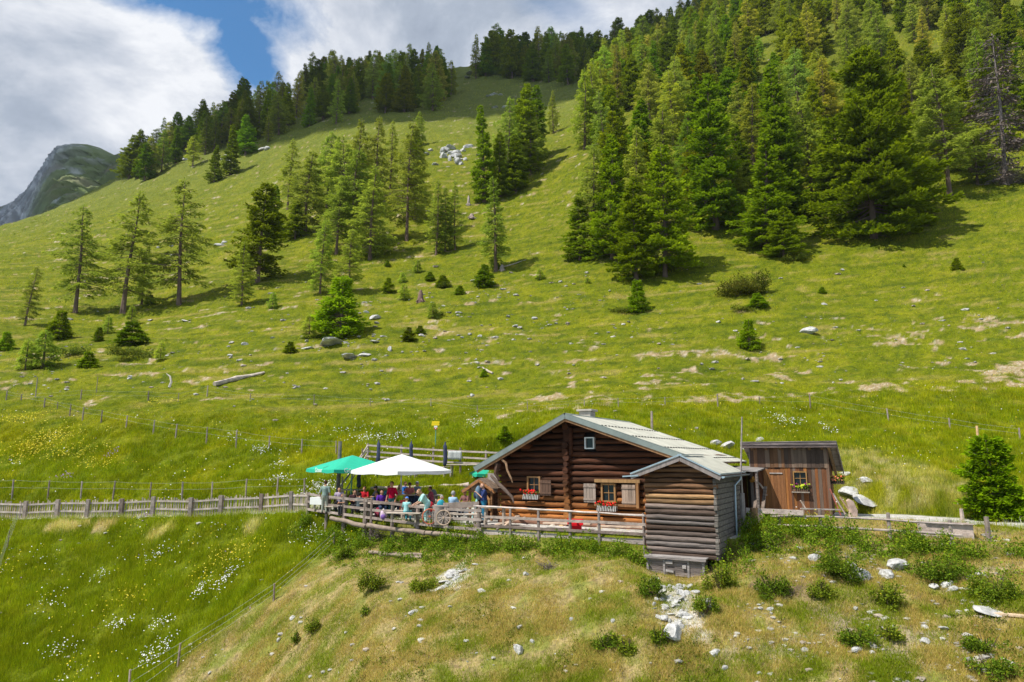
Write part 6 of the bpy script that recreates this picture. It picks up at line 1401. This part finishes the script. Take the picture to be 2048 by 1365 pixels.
# flowers
def flower_field(name, cl, n_bg, W, colr_, size, hz, seed, label, ymax=58):
    rg = np.random.default_rng(seed); xs_, ys_ = [], []
    for u, v, ru, rv, n in cl:
        m = 0
        c = find(u, v); sc = c.y/F
        cx_, cy_ = c.x, c.y; dv_ = abs(find(u, v-rv).y-find(u, v+rv).y)/2 if rv else .5
        xs_.append(cx_+rg.normal(0, ru*sc*.55, n)); ys_.append(cy_+rg.normal(0, max(.3, dv_)*.55, n))
    if n_bg: a, b = scatter(n_bg, rg, W, ymax); xs_.append(a); ys_.append(b)
    x = np.concatenate(xs_); y = np.concatenate(ys_); z = samp(x, y, Z2)+rg.uniform(*hz, len(x)); n = len(x)
    r = size*rg.uniform(.6, 1.25, n)*np.maximum(1, y/40); nrm = unit(rg.normal(0, .45, (n, 3))+np.array([0, -.5, 1.])); e1 = unit(np.cross(nrm, rg.normal(0, 1, (n, 3)))); e2 = np.cross(nrm, e1)
    V = np.empty((n, 5, 3)); P = np.stack([x, y, z], -1)
    for k in range(5): a = 2*pi*k/5; V[:, k] = P+(e1*cos(a)+e2*sin(a))*r[:, None]
    C = np.repeat(np.array(colr_)[rg.integers(0, len(colr_), n)]*rg.uniform(.8, 1.1, (n, 1)), 5, 0)
    return tag(link_mesh(name, np_mesh(name, V.reshape(-1, 3), np.arange(n*5).reshape(n, 5), C, 5), PETAL), label, 'wildflowers', kind='stuff')
WC = [(640, 985, 38, 14, 300), (560, 968, 25, 8, 80), (520, 905, 22, 8, 80), (558, 938, 14, 8, 40), (450, 1165, 22, 22, 110), (400, 1190, 12, 14, 60), (310, 1320, 30, 25, 140), (240, 1255, 25, 10, 60), (325, 1258, 25, 8, 60), (620, 1085, 28, 20, 80), (200, 1160, 25, 10, 40), (310, 1120, 22, 16, 50), (745, 885, 40, 8, 120),
      (950, 855, 14, 12, 60), (1570, 850, 30, 14, 110), (1662, 868, 10, 8, 40), (700, 870, 60, 12, 60), (120, 1310, 40, 20, 60), (90, 1230, 40, 20, 25), (470, 875, 25, 8, 30), (800, 880, 25, 8, 60)]
MEADW = FREE*(1-gdry)*g0((Y2 < 57)*1.0)*np.clip(.1+g0(fbm(X2*.35, Y2*.35, 3, 230))*2, 0, 3)
flower_field('white_flowers', WC, 900, MEADW, [(.85, .85, .82), (.8, .8, .7)], .028, (.2, .48), 11, 'white daisies and umbels in loose drifts over the meadow')
YC = [(60, 900, 60, 22, 420), (110, 875, 50, 12, 260), (150, 905, 70, 12, 260), (40, 845, 50, 12, 180), (320, 810, 40, 8, 60), (480, 1110, 50, 25, 120), (420, 1140, 40, 30, 80), (200, 930, 60, 12, 120), (1730, 905, 30, 12, 40), (1680, 1310, 20, 12, 0), (250, 1190, 40, 20, 60)]
flower_field('yellow_flowers', YC, 1600, MEADW, [(.75, .58, .01), (.7, .6, .05)], .03, (.15, .42), 12, 'yellow buttercups scattered through the meadow')
flower_field('violet_flowers', [(128, 955, 16, 5, 40), (230, 905, 8, 4, 15), (215, 912, 8, 3, 15), (290, 1040, 10, 5, 25)], 120, MEADW, [(.28, .16, .45), (.4, .2, .4)], .03, (.1, .3), 13, 'small violet flowers in the meadow')

# leafy weeds and shrubs
def leafmass(cs, size, seed, col=(.07, .12, .012), per=1.0):
    """cs: (centre, rx, ry, rz, n) -> vertices, faces, colours of loose leaves"""
    rg = np.random.default_rng(seed); Vs, Cs = [], []
    for c, rx, ry, rz, n in cs:
        n = int(n*per); d = unit(rg.normal(0, 1, (n, 3))); r = rg.random(n)**.45; p = d*r[:, None]*np.array((rx, ry, rz)); p[:, 2] = np.abs(p[:, 2]); P = np.array(c)+p
        D = unit(d*np.array((1, 1, .6))+rg.normal(0, .6, (n, 3))+np.array((0, 0, .2))); Wv = unit(np.cross(D, unit(rg.normal(0, .6, (n, 3))+np.array((0, 0, 1.)))))
        ln = size*rg.uniform(.6, 1.4, n); V, _ = diamonds(P, D, Wv, ln, ln*rg.uniform(.4, .7, n)); Vs.append(V)
        Cs.append(np.repeat(np.array(col)*rg.uniform(.6, 1.5, (n, 1))*np.where(rg.random((n, 1)) < .2, np.array((1.6, 1.25, 1.0)), 1), 4, 0))
    V = np.concatenate(Vs); return V, np.arange(len(V)).reshape(-1, 4), np.concatenate(Cs)
WEEDM = foliage_mat('weed_leaves', (1, 1, 1), .08, .35, hue=.01)
rw = random.Random(21); band = []
def wband(pts, wid, step, hr, n, off=0):
    for p, q in zip(pts, pts[1:]):
        L_ = max(1, int((q-p).length/step))
        for k in range(L_):
            t = (k+rw.random())/L_; c = p.lerp(q, t); c = Vector((c.x+rw.uniform(-wid, wid)*.5, c.y-off-rw.random()*wid, 0)); c.z = float(samp(np.array([c.x]), np.array([c.y]), Z2)[0])-.1
            if noise2(np.array([c.x*.7]), np.array([c.y*.7]), 240)[0] < -.45: continue
            band.append((tuple(c), rw.uniform(.25, .5), rw.uniform(.25, .45), rw.uniform(*hr), n))
wband([cab(-3.8, -1.75), cab(-1, -1.75), cab(2, -1.75), cab(4.2, -1.8)], .7, .22, (.55, 1.0), 330, .05); wband([cab(-3.8, -2.3), cab(4.2, -2.4)], .9, .4, (.3, .6), 120)
wband([Vector((p.x, p.y, 0)) for p in RAILP], .9, .17, (.5, 1.15), 300, .15)
wband([Vector((p.x, p.y-1.3, 0)) for p in RAILP[1:]], 1.2, .3, (.35, .75), 190)
wband([Vector((p.x, p.y-2.3, 0)) for p in RAILP[2:]], 1.2, .5, (.25, .5), 120)
wband([Vector((p.x, p.y, 0)) for p in FP], 1.2, .13, (.5, 1.05), 300, .2); wband([Vector((p.x, p.y-1.4, 0)) for p in FP], 1.5, .2, (.35, .8), 220); wband([Vector((p.x-.3, p.y-2.6, 0)) for p in FP], 1.6, .4, (.25, .55), 150)
wband([cab(7.15, -1.9), cab(7.3, 0), cab(8.4, 0), Vector((FP[0].x, FP[0].y, 0))], .9, .2, (.5, 1.0), 180, .1); wband([cab(7.3, -2.6), cab(8.6, -2.4)], 1.2, .35, (.35, .7), 140)
wband([Vector((FP[-1].x, FP[-1].y, 0)), Vector((23, 22.5, 0)), Vector((27, 20, 0))], 1.6, .22, (.3, .8), 220)
V, Fc, C = leafmass(band, .085, 5, (.15, .24, .016)); tag(link_mesh('nettles', np_mesh('nettles', V, Fc, C, 4), WEEDM), 'dense nettles and leafy weeds crowding the terrace edge and the yard bank', 'weeds', kind='stuff')
V, Fc, C = leafmass([((x, y, float(z)-.05), rw.uniform(.10, .34), rw.uniform(.1, .28), rw.uniform(.06, .26), 30) for x, y, z in (lambda a, b: zip(a, b, samp(a, b, Z2)))(*scatter(950, np.random.default_rng(77), FREE*gdry*np.clip(g0(noise2(X2*.5, Y2*.5, 251))*3, 0, 2), 30))], .06, 6, (.12, .17, .014))
tag(link_mesh('low_weeds', np_mesh('low_weeds', V, Fc, C, 4), WEEDM), 'low green weeds dotted over the dry slope', 'weeds', kind='stuff')
def shrub(u, v, w, h, lab, col=(.07, .12, .012), leaf=.075, dens=1.0, cat='shrub', nm='shrub', stems=True):
    p = find(u, v); sc = p.y/F; rx, H = w*sc/2, h*sc*1.05; e = empty(nm, (p.x, p.y, p.z-.03), 0, lab, cat)
    cs = [((rw.uniform(-.75, .75)*rx, rw.uniform(-.5, .5)*rx, H*rw.uniform(-.05, .3)), rx*rw.uniform(.22, .45), rx*rw.uniform(.25, .45), H*rw.uniform(.3, .72), 1) for _ in range(12)]
    n = max(60, min(12000, int(900*dens*(rx*H*2)/(leaf/.075)**2/.5)))
    V, Fc, C = leafmass([(c[0], c[1], c[2], c[3], n/12) for c in cs], leaf, rw.randint(0, 9999), col); link_mesh('foliage', np_mesh('foliage', V, Fc, C, 4), WEEDM, e)
    if stems:
        mb = MB()
        for _ in range(7): a = rw.uniform(0, 6.28); mb.tube([(0, 0, -.1), (cos(a)*rx*.5, sin(a)*rx*.5, H*.7)], [.018, .006], 4, c=(.5, .5, .4), cap=False)
        mb.build('stems', BARK, e)
    return e
for a in [(745, 1188, 56, 52, 'round leafy bush on the dry slope left of the pale rocks'), (1300, 1196, 54, 50, 'leafy bush left of the grey storage box'), (1412, 1232, 52, 44, 'dark leafy bush at the right edge of the white rubble'),
          (1210, 1292, 62, 34, 'low leafy bush in the middle of the dry slope'), (1252, 1302, 40, 34, 'small leafy bush just right of another low bush on the dry slope'), (1318, 1290, 44, 44, 'leafy plant in front of the white boulder under the rubble'),
          (732, 1235, 20, 24, 'small plant on the dry slope below the round bush'), (625, 1268, 34, 34, 'small green bush near the edge of the mown slope'), (592, 1290, 16, 26, 'tiny dark plant at the edge of the mown slope'),
          (1545, 1190, 80, 50, 'leafy bush on the rubble mound right of the annex'), (1690, 1160, 100, 70, 'big leafy shrub below the yard fence'), (1640, 1195, 60, 40, 'shrub in front of the big leafy shrub below the yard fence'),
          (1780, 1215, 60, 55, 'shrub beside the white rocks on the right bank'), (1715, 1290, 70, 44, 'weedy bush low on the right slope'), (1780, 1275, 70, 34, 'flat weedy bush right of the weedy bush low on the right slope'),
          (1990, 1200, 90, 60, 'leafy bush above the pale plank stone at the right edge'), (1975, 1310, 80, 44, 'weedy shrub low at the right edge'), (1990, 1358, 90, 44, 'yellow green leafy bush in the bottom right corner'),
          (1880, 1160, 80, 56, 'leafy shrub under the right end of the yard fence'), (1440, 1180, 60, 60, 'leafy shrub at the right foot of the storage box'), (845, 1178, 60, 30, 'yellowish low bush left of the pale rock outcrop'), (690, 1120, 40, 36, 'rosette weed at the end of the terrace bank')]:
    shrub(a[0], a[1], a[2], a[3], a[4], rw.choice([(.15, .22, .017), (.12, .19, .015), (.18, .24, .02)]))
shrub(1475, 596, 118, 56, 'long dense juniper hedge shaped thicket on the open right slope', (.13, .145, .02), .2, 1.0); shrub(1525, 590, 40, 60, 'pointed right end of the juniper thicket', (.10, .13, .015), .2, 1.0)
shrub(1590, 525, 60, 16, 'flat juniper mat at the foot of the low dense spruce', (.13, .17, .02), .2, 1.0); shrub(262, 720, 85, 26, 'wide flat juniper mat on the left pasture', (.15, .19, .025), .2, 1.0); shrub(150, 715, 70, 26, 'flat juniper mat right of the rounded young larch', (.12, .17, .02), .2, 1.0)
shrub(1255, 625, 80, 12, 'dark juniper mat around the pointed sapling', (.11, .14, .02), .2, 1.0); shrub(1480, 625, 60, 16, 'low juniper mat below the juniper thicket', (.14, .18, .02), .2, 1.0); shrub(895, 575, 40, 16, 'flat juniper patch beside saplings in the lower clearing', (.10, .14, .02), .2, 1.0)
shrub(880, 740-105, 30, 10, 'tiny juniper mat right of the dark stump', (.12, .16, .02), .18, 1.0)

# ------------------------------------------------------------------ rocks, stumps, logs
rr = random.Random(33); ROCKM = mat('grey_lime_rock', (.47, .46, .44), .92, .35, 2.2, attr=True, bump=1.0, bscale=6)
def rock_mesh(seed, flat=.6, blocky=True):
    bm = bmesh.new(); bmesh.ops.create_icosphere(bm, subdivisions=3, radius=1); rd = random.Random(seed)
    pl = [(Vector((rd.gauss(0, 1), rd.gauss(0, 1), rd.gauss(0, .8))).normalized(), rd.uniform(.5, .85)) for _ in range(11)]
    for v in bm.verts:
        for n_, d in pl:
            k = v.co.dot(n_)
            if k > d: v.co -= n_*(k-d)
        v.co *= 1+.05*rd.uniform(-1, 1); v.co.z *= flat
    me = bpy.data.meshes.new('rock'); bm.to_mesh(me); bm.free()
    ca = me.color_attributes.new('Col', 'FLOAT_COLOR', 'POINT'); n = len(me.vertices); co = np.empty(n*3); me.vertices.foreach_get('co', co); co = co.reshape(-1, 3)
    k = 1+.3*noise2(co[:, 0]*2+seed, co[:, 2]*9, seed); c4 = np.ones((n, 4)); c4[:, :3] = k[:, None]; ca.data.foreach_set('color', c4.ravel()); me.materials.append(ROCKM); return me
RK = [rock_mesh(i, f) for i, f in enumerate((.55, .7, .45, .8, .6, .35))]; SLAB = [rock_mesh(20+i, .2) for i in range(3)]
def rock(u, v, w, h, lab, slab=False, tint=1.0, nm='rock', group=None, tilt=.25, me=None):
    p = find(u, v); sc = p.y/F; rx = w*sc/2; me = me or rr.choice(SLAB if slab else RK); o = bpy.data.objects.new(nm, me); COL.objects.link(o)
    zs = max(.3, h*sc/2/(.55*.8)); o.location = (p.x, p.y, p.z+h*sc*.06); o.rotation_euler = (rr.uniform(-tilt, tilt)+(.35 if slab else 0), rr.uniform(-tilt, tilt), rr.uniform(0, 6.28)); q = rx*1.1
    o.scale = (q, q*rr.uniform(.6, .9), q*.9 if slab else max(h*sc/2/.6, q*.35)); return tag(o, lab, 'rock', group)
R1 = [(1617, 668, 36, 18, 'single grey boulder on the right pasture'), (700, 717, 40, 10, 'flat brownish rock in the lower middle pasture'), (730, 712, 28, 11, 'layered grey rock beside the flat brownish rock'), (648, 668, 16, 14, 'grey rock at the foot of the young spruce'), (748, 640, 30, 12, 'pale smooth boulder below the dark stump'), (733, 628, 20, 14, 'dark grey rock above the pale smooth boulder'),
      (1685, 541, 12, 8, 'small pale stone high on the right pasture'), (1648, 608, 14, 8, 'small pinkish stone in the middle right pasture'), (925, 678, 12, 7, 'white square stone in the middle pasture'), (960, 675, 10, 6, 'small grey stone right of the white square stone'), (752, 688, 24, 9, 'dark layered stone on the stony pasture'), (612, 700, 34, 9, 'white flat stone right of the little round spruce bush'),
      (545, 678, 14, 9, 'rounded pale boulder on the left pasture'), (460, 713, 12, 8, 'dark round stone on the left pasture'), (490, 690, 14, 8, 'small pale rock below the white scree patch'), (258, 759, 12, 6, 'small white stone above the left meadow fence'), (300, 640, 14, 7, 'white stone under the left larches'), (370, 643, 20, 7, 'grey flat stone right of the left larches'), (1068, 638, 14, 6, 'white flat stone in the open centre of the slope'), (1030, 655, 16, 5, 'thin pale stone on the open centre of the slope'),
      (945, 795, 16, 8, 'pale stone just above the long wire fence'), (742, 776, 10, 6, 'small white stone in the lower pasture'), (780, 702, 10, 12, 'upright dark stone in the middle pasture'), (660, 693, 60, 6, 'thin ledge of grey stone under the young spruce'), (1330, 605-260, 10, 5, 'pale stone in the shade'),
      (1455, 890, 40, 20, 'big grey rock in the bank behind the cabin roof'), (1428, 884, 30, 14, 'grey rock in the bank left of the big grey rock'), (1490, 893, 30, 14, 'grey rock in the bank behind the tall pole'), (1520, 878, 26, 10, 'flat grey rock above the shed roof'), (1735, 1000, 66, 22, 'broad pale grey rock slab right of the shed', True), (1690, 948, 30, 20, 'jagged rock above the broad pale slab'), (1730, 958, 30, 18, 'jagged rock right of another one above the pale slab'), (1700, 985, 40, 24, 'grey rock between the shed and the pale slab'),
      (1716, 1156, 44, 28, 'large flat white rock on the right bank'), (1790, 1130, 50, 34, 'large white angular rock on the right bank'), (1772, 1150, 38, 26, 'white block leaning on the large angular rock'), (1700, 1140-10, 26, 18, 'slanted brownish rock above the flat white rock'), (1628, 1115, 26, 24, 'narrow pale rock among the weeds below the yard fence'), (1868, 1175, 26, 14, 'white stone left of a pair on the right slope'), (1895, 1170, 30, 16, 'white rounded stone of a pair on the right slope'), (1905, 1182, 20, 10, 'small stone in front of the white pair'),
      (1348, 1272, 56, 40, 'big white boulder below the rubble streak'), (1038, 1300, 26, 20, 'dark pitted rock on the dry slope'), (1065, 1292-10, 12, 8, 'little white stone right of the dark pitted rock'), (825, 1225, 22, 12, 'grey lichen rock on the left dry slope'), (900, 1222, 12, 8, 'small white stone on the dry slope'), (963, 1188, 20, 10, 'pale flat rock in the upper dry slope'), (1018, 1165, 14, 8, 'brown stone in the upper dry slope'), (1052, 1152, 16, 7, 'white stone under the terrace weeds'), (1143, 1240, 9, 8, 'round white stone in the middle of the dry slope'), (1226, 1245, 9, 8, 'small bluish stone in the middle of the dry slope'),
      (1610, 1300, 16, 16, 'white block low on the right slope'), (1540, 1220, 16, 12, 'white stone on the rubble mound'), (1520, 1218, 14, 12, 'pale stone on the left of the rubble mound'), (1850, 1258, 16, 18, 'upright white stone on the right slope'), (1890, 1265, 26, 14, 'white stone right of the upright one'), (1852, 1292, 18, 18, 'white block at the lower right'), (1450, 1337, 14, 12, 'round white stone near the bottom'), (1540, 1345, 14, 12, 'round white stone with a twin near the bottom'), (1518, 1345, 12, 10, 'small white stone left of its twin near the bottom'), (1715, 1305, 26, 12, 'long white stone low on the right slope'), (1745, 1312, 12, 16, 'thin leaning stone low on the right slope'), (1430, 1305, 26, 16, 'dark rotten rock below the rubble mound'), (1390+25, 1225-5, 34, 20, 'dark layered rock right of the rubble streak'),
      (585, 1262-20, 20, 9, 'pale flat stone at the left of the dry slope'), (558, 1292-10, 10, 8, 'small white stone at the left of the dry slope'), (660, 1338-0, 16, 7, 'pale stone in the lower left of the dry slope'), (1985, 1222, 0, 0, '')]
for a in R1:
    if a[2]: rock(*a, tint=1)
SL = [(1985, 1226, 70, 16, 'large pale stone slab lying on the right slope'), (905, 1150, 36, 18, 'upper white slab of the pale outcrop'), (888, 1164, 34, 14, 'middle white slab of the pale outcrop'), (872, 1178, 24, 10, 'lower white slab of the pale outcrop'), (925, 1142, 24, 14, 'right white slab of the pale outcrop')]
for a in SL: rock(*a, slab=True)
p = find(1972, 1232); mb = MB(); mb.bar((0, 0, .05), (1.25, -.75, .05), .2, .06, c=(1.4, 1.2, .9)); o = mb.build('plank', GREYW); o.location = p; tag(o, 'old pale board lying beside the large stone slab', 'plank')
# rubble streak under the box, cliff patch high on the slope
for k in range(64):
    t = rr.random(); u = 1345+rr.gauss(0, 26)*(.9-t*.3)+t*6; v = 1168+t*88
    rock(u, v, rr.uniform(9, 30), rr.uniform(6, 14), 'white stone of the rubble streak running down from the storage box', slab=rr.random() < .5, group='stones of the rubble streak')
for k in range(18):
    u = 905+rr.gauss(0, 20); rock(u, 1157-(u-905)*.6+rr.gauss(0, 5), rr.uniform(8, 22), rr.uniform(5, 10), 'small white stone of the pale outcrop on the dry slope', slab=rr.random() < .6, group='stones of the pale outcrop')
for k in range(26):
    u, v = rr.gauss(905, 20), rr.gauss(312, 9); rock(u, v, rr.uniform(12, 30), rr.uniform(8, 18), 'pale crag of the rocky patch high in the grassy middle slope', group='crags of the rocky patch on the upper slope')
for k in range(22):
    u, v = [(360, 318), (455, 322), (520, 300), (440, 490), (330, 498), (985, 195), (1000, 210), (940, 150)][k % 8]; u += rr.gauss(0, 14); v += rr.gauss(0, 4); rock(u, v, rr.uniform(8, 26), rr.uniform(4, 9), 'pale flat rock breaking through the grass of the upper slope', group='flat rocks of the upper slope')
rm = [np.array([v.co for v in m.vertices]) for m in RK[:4]]; rfc = [np.array([list(f.vertices) for f in m.polygons]) for m in RK[:4]]
lowm = []
for sd in range(6):
    bm = bmesh.new(); bmesh.ops.create_icosphere(bm, subdivisions=1, radius=1); rd = random.Random(sd)
    for v in bm.verts: v.co *= rd.uniform(.7, 1.15); v.co.z *= .5
    lowm.append((np.array([v.co[:] for v in bm.verts]), np.array([[v.index for v in f.verts] for f in bm.faces]))); bm.free()
def stones(name, n, W, size, seed, label, ymax, cs=((.46, .43, .39), (.34, .32, .29), (.52, .50, .46), (.40, .33, .27))):
    rg = np.random.default_rng(seed); x, y = scatter(n, rg, W, ymax); z = samp(x, y, Z2); Vs, Fs, Cs = [], [], []; b = 0
    for i in range(n):
        V0, F0 = lowm[i % 6]; a = rg.uniform(0, 6.28); s_ = size*(.35+rg.random()**4*1.9)*max(1, y[i]/30)**.8; R = np.array([[cos(a), -sin(a), 0], [sin(a), cos(a), 0], [0, 0, 1]])
        V = (V0*np.array((1, rg.uniform(.5, 1), rg.uniform(.6, 1.1))))@R.T*s_; V = V+np.array((x[i], y[i], z[i]+s_*.0)); Vs.append(V); Fs.append(F0+b); b += len(V); Cs.append(np.tile(np.array(cs[int(rg.integers(len(cs)))])*rg.uniform(.8, 1.15), (len(V), 1)))
    m = mat('loose_stone', (1, 1, 1), .9, .15, 3, attr=True)
    return tag(link_mesh(name, np_mesh(name, np.concatenate(Vs), np.concatenate(Fs), np.concatenate(Cs)), m), label, 'stones', kind='stuff')
right = g0(sstep(5, 10, X2)*(Y2 < 27)); mid = g0(np.exp(-((X2+8)/22)**2)*sstep(64, 72, Y2)*(1-sstep(96, 112, Y2)))
stones('loose_stones', 1500, FREE*(gdry*.12+right*1.0)*np.clip(g0(noise2(X2*.6, Y2*.6, 260))*2+.35, .02, 2), .085, 41, 'small pale stones strewn over the dry slope below the hut', 32)
stones('pasture_stones', 1500, (mid*1.0+g0(sstep(56, 60, Y2)*(1-sstep(66, 90, Y2)))*.35+.04)*np.clip(g0(noise2(X2*.18, Y2*.18, 261))*2+.4, .02, 2), .10, 42, 'small pale stones strewn over the pasture above the fences', 230)
# stumps and fallen wood
def stump(u, v, h, r, lab, c=(.8, .75, .72), cat='stump'):
    p = find(u, v); mb = MB(); mb.tube([(0, 0, -.3), (0, 0, h*.3), (.02*h, 0, h*.75), (0, 0, h)], [r*1.5, r, r*.75, r*.3], 9, c=c, wob=.22, rnd=rr)
    for k in range(5): a = k*1.3; mb.tube([(cos(a)*r*.6, sin(a)*r*.6, h*.2), (cos(a)*r*2.2, sin(a)*r*2.2, -.15)], [r*.4, r*.12], 5, c=c)
    o = mb.build('tree_stump', GREYW, smooth=True); o.location = p; return tag(o, lab, cat)
stump(841, 608, 1.7, .38, 'dark jagged tree stump in the middle of the pasture', (.45, .32, .28)); stump(937, 412, 2.4, .35, 'pale broken stump right of the slim larches', (.9, .85, .8)); stump(1004, 541, 1.0, .35, 'silver stump at the foot of the lone fresh green larch'); stump(943, 440, 1.0, .5, 'low grey stump under the pale broken stump', (.8, .7, .65))
for (u0, v0, u1, v1, r, lab) in ((428, 775, 528, 747, .24, 'long bleached fallen trunk on the lower left pasture'), (1935, 218, 1972, 220, .3, 'pale fallen trunk in the upper right wood'), (1000, 538, 1052, 520, .12, 'grey fallen branch in the shade right of the lone larch'), (985, 752, 965, 740, .12, 'bleached root lying in the lower pasture'), (700, 1082, 676, 1090, .06, 'thin dead stick at the end of the terrace bank')):
    a, b = find(u0, v0), find(u1, v1); 
    if (b-a).length > 14: b = a+(b-a).normalized()*9
    mb = MB(); n = 7; mb.tube([(b-a)*(k/n)+Vector((0, 0, r*.6+rr.uniform(-.06, .06))) for k in range(n+1)], [r*(1.1-.6*k/n)*rr.uniform(.85, 1.15) for k in range(n+1)], 8, c=(1.25, 1.2, 1.12), wob=.12, rnd=rr)
    o = mb.build('fallen_trunk', GREYW, smooth=True); o.location = a; tag(o, lab, 'fallen trunk')
p = find(338, 778); mb = MB(); mb.tube([(0, 0, 0), (.15, 0, .5), (.0, 0, 1.0), (-.35, 0, 1.25)], [.12, .1, .07, .03], 7, c=(1.9, 1.85, 1.8), wob=.15, rnd=rr); o = mb.build('bleached_root', GREYW, smooth=True); o.location = p; tag(o, 'bright bleached crescent shaped root standing by the left fence', 'root')
# the grey dead brushwood under the dead tree
def brush(u, v, w, h, lab, n=420, ln=1.0):
    p = find(u, v); sc = p.y/F; mb = MB()
    for _ in range(n):
        a = rr.uniform(0, 6.28); q = Vector((rr.gauss(0, .35)*w*sc*.5, rr.gauss(0, .3)*w*sc*.4, abs(rr.gauss(0, .4))*h*sc)); d = Vector((cos(a), sin(a), rr.uniform(-.5, .6)))*rr.uniform(.4, 1.5)*ln
        mb.bar(q, q+d, .035*max(ln, .3), .035*max(ln, .3), c=jit((1, .95, .92), .3, rr))
    o = mb.build('brushwood', DEADW); o.location = p; return tag(o, lab, 'brushwood')
brush(2018, 372, 70, 60, 'heap of grey dead brushwood under the dead tree at the right edge')
# dry tangled roots under the terrace
brush(1195-100, 1138, 30, 16, 'pale dry root tangle hanging under the terrace weeds', 90, .28); brush(755, 1075, 60, 24, 'dry straw and root tangle in the terrace bank', 200, .3)

# ------------------------------------------------------------------ clouds high above, whose shade lies on the ridge and the far peak
CLM = bpy.data.materials.new('cloud'); CLM.use_nodes = True; CLM.node_tree.nodes['Principled BSDF'].inputs['Base Color'].default_value = (.9, .9, .92, 1); CLM.node_tree.nodes['Principled BSDF'].inputs['Roughness'].default_value = 1
def cloud(target, up, sx, sy, sz, seed, lab, rz=0):
    c = Vector(target)+sv*(up/sv.z); bm = bmesh.new(); rd = random.Random(seed)
    vs = []
    for k in range(26):
        a = rd.uniform(0, 6.28); r = sqrt(rd.random()); m = Matrix.Translation((cos(a)*r*sx*.8, sin(a)*r*sy*.8, rd.uniform(-.2, .5)*sz)) @ Matrix.Diagonal((sx*rd.uniform(.25, .42), sy*rd.uniform(.25, .42), sz*rd.uniform(.5, .8), 1)); bmesh.ops.create_icosphere(bm, subdivisions=3, radius=1, matrix=m)
    for v in bm.verts: v.co += v.normal*float(noise2(np.array([v.co.x*.02]), np.array([v.co.y*.02+v.co.z*.03]), seed)[0])*12
    me = bpy.data.meshes.new('cloud'); bm.to_mesh(me); bm.free(); me.polygons.foreach_set('use_smooth', [True]*len(me.polygons)); o = link_mesh('cloud', me, CLM); o.location = c; o.rotation_euler = (0, 0, rz); tag(o, lab, 'cloud', kind='structure')
cloud((-60, 440, 185), 800, 340, 160, 60, 4, 'small cumulus cloud drifting high over the slope, its shade on the ridge', radians(14))
cloud((-560, 880, 330), 900, 330, 300, 70, 5, 'white cumulus cloud high above the far peak')

# thin mountain air
me = bpy.data.meshes.new('haze'); bm = bmesh.new(); bmesh.ops.create_cube(bm, size=1); bm.to_mesh(me); bm.free()
hz = bpy.data.materials.new('haze_air'); hz.use_nodes = True; nt = hz.node_tree; nt.nodes.clear(); vp = N(nt, 'ShaderNodeVolumePrincipled'); vp.inputs['Color'].default_value = (.80, .88, 1, 1); vp.inputs['Density'].default_value = .00006; vp.inputs['Anisotropy'].default_value = .2
ho = N(nt, 'ShaderNodeOutputMaterial'); L(nt, vp.outputs[0], ho.inputs['Volume'])
zlo = min(float(Z2.min()), -330)-1; hb = link_mesh('haze', me, hz); hb.scale = (3400, 1700, 620-zlo+20); hb.location = (0, 640, (620+zlo)/2); tag(hb, 'faint blue mountain haze over the far ridge and peak', 'haze', kind='stuff')

GROUPS = dict(person='people on the hut terrace', table='tables of the terraces', bench='benches of the terraces', closed_parasol='closed dark blue parasols', parasol='open parasols', backpack='bags and backpacks of the guests', glass='glasses on the tables',
    shrub='low shrubs and juniper mats', spruce_sapling='young conifers of the pasture', larch_sapling='young conifers of the pasture', rock='rocks lying on the slopes', log='logs edging the terrace and lawn steps', wooden_post='single wooden posts',
    flower_box='flower boxes of the hut and shed', tree_stump='old tree stumps', fallen_trunk='fallen trunks and branches', wheel='wheels by the round tub', wire_fence='wire fences of the meadow', electric_fence='wire fences of the meadow', leaning_board='leaning boards', plank='loose planks',
    spruce='single trees of the open slope and wood edge', larch='single trees of the open slope and wood edge', brushwood='heaps of dead brush')
for o in list(COL.objects):
    if o.parent is None and 'label' in o and 'group' not in o and 'kind' not in o:
        g = GROUPS.get(o.name.split('.')[0])
        if g: o['group'] = g
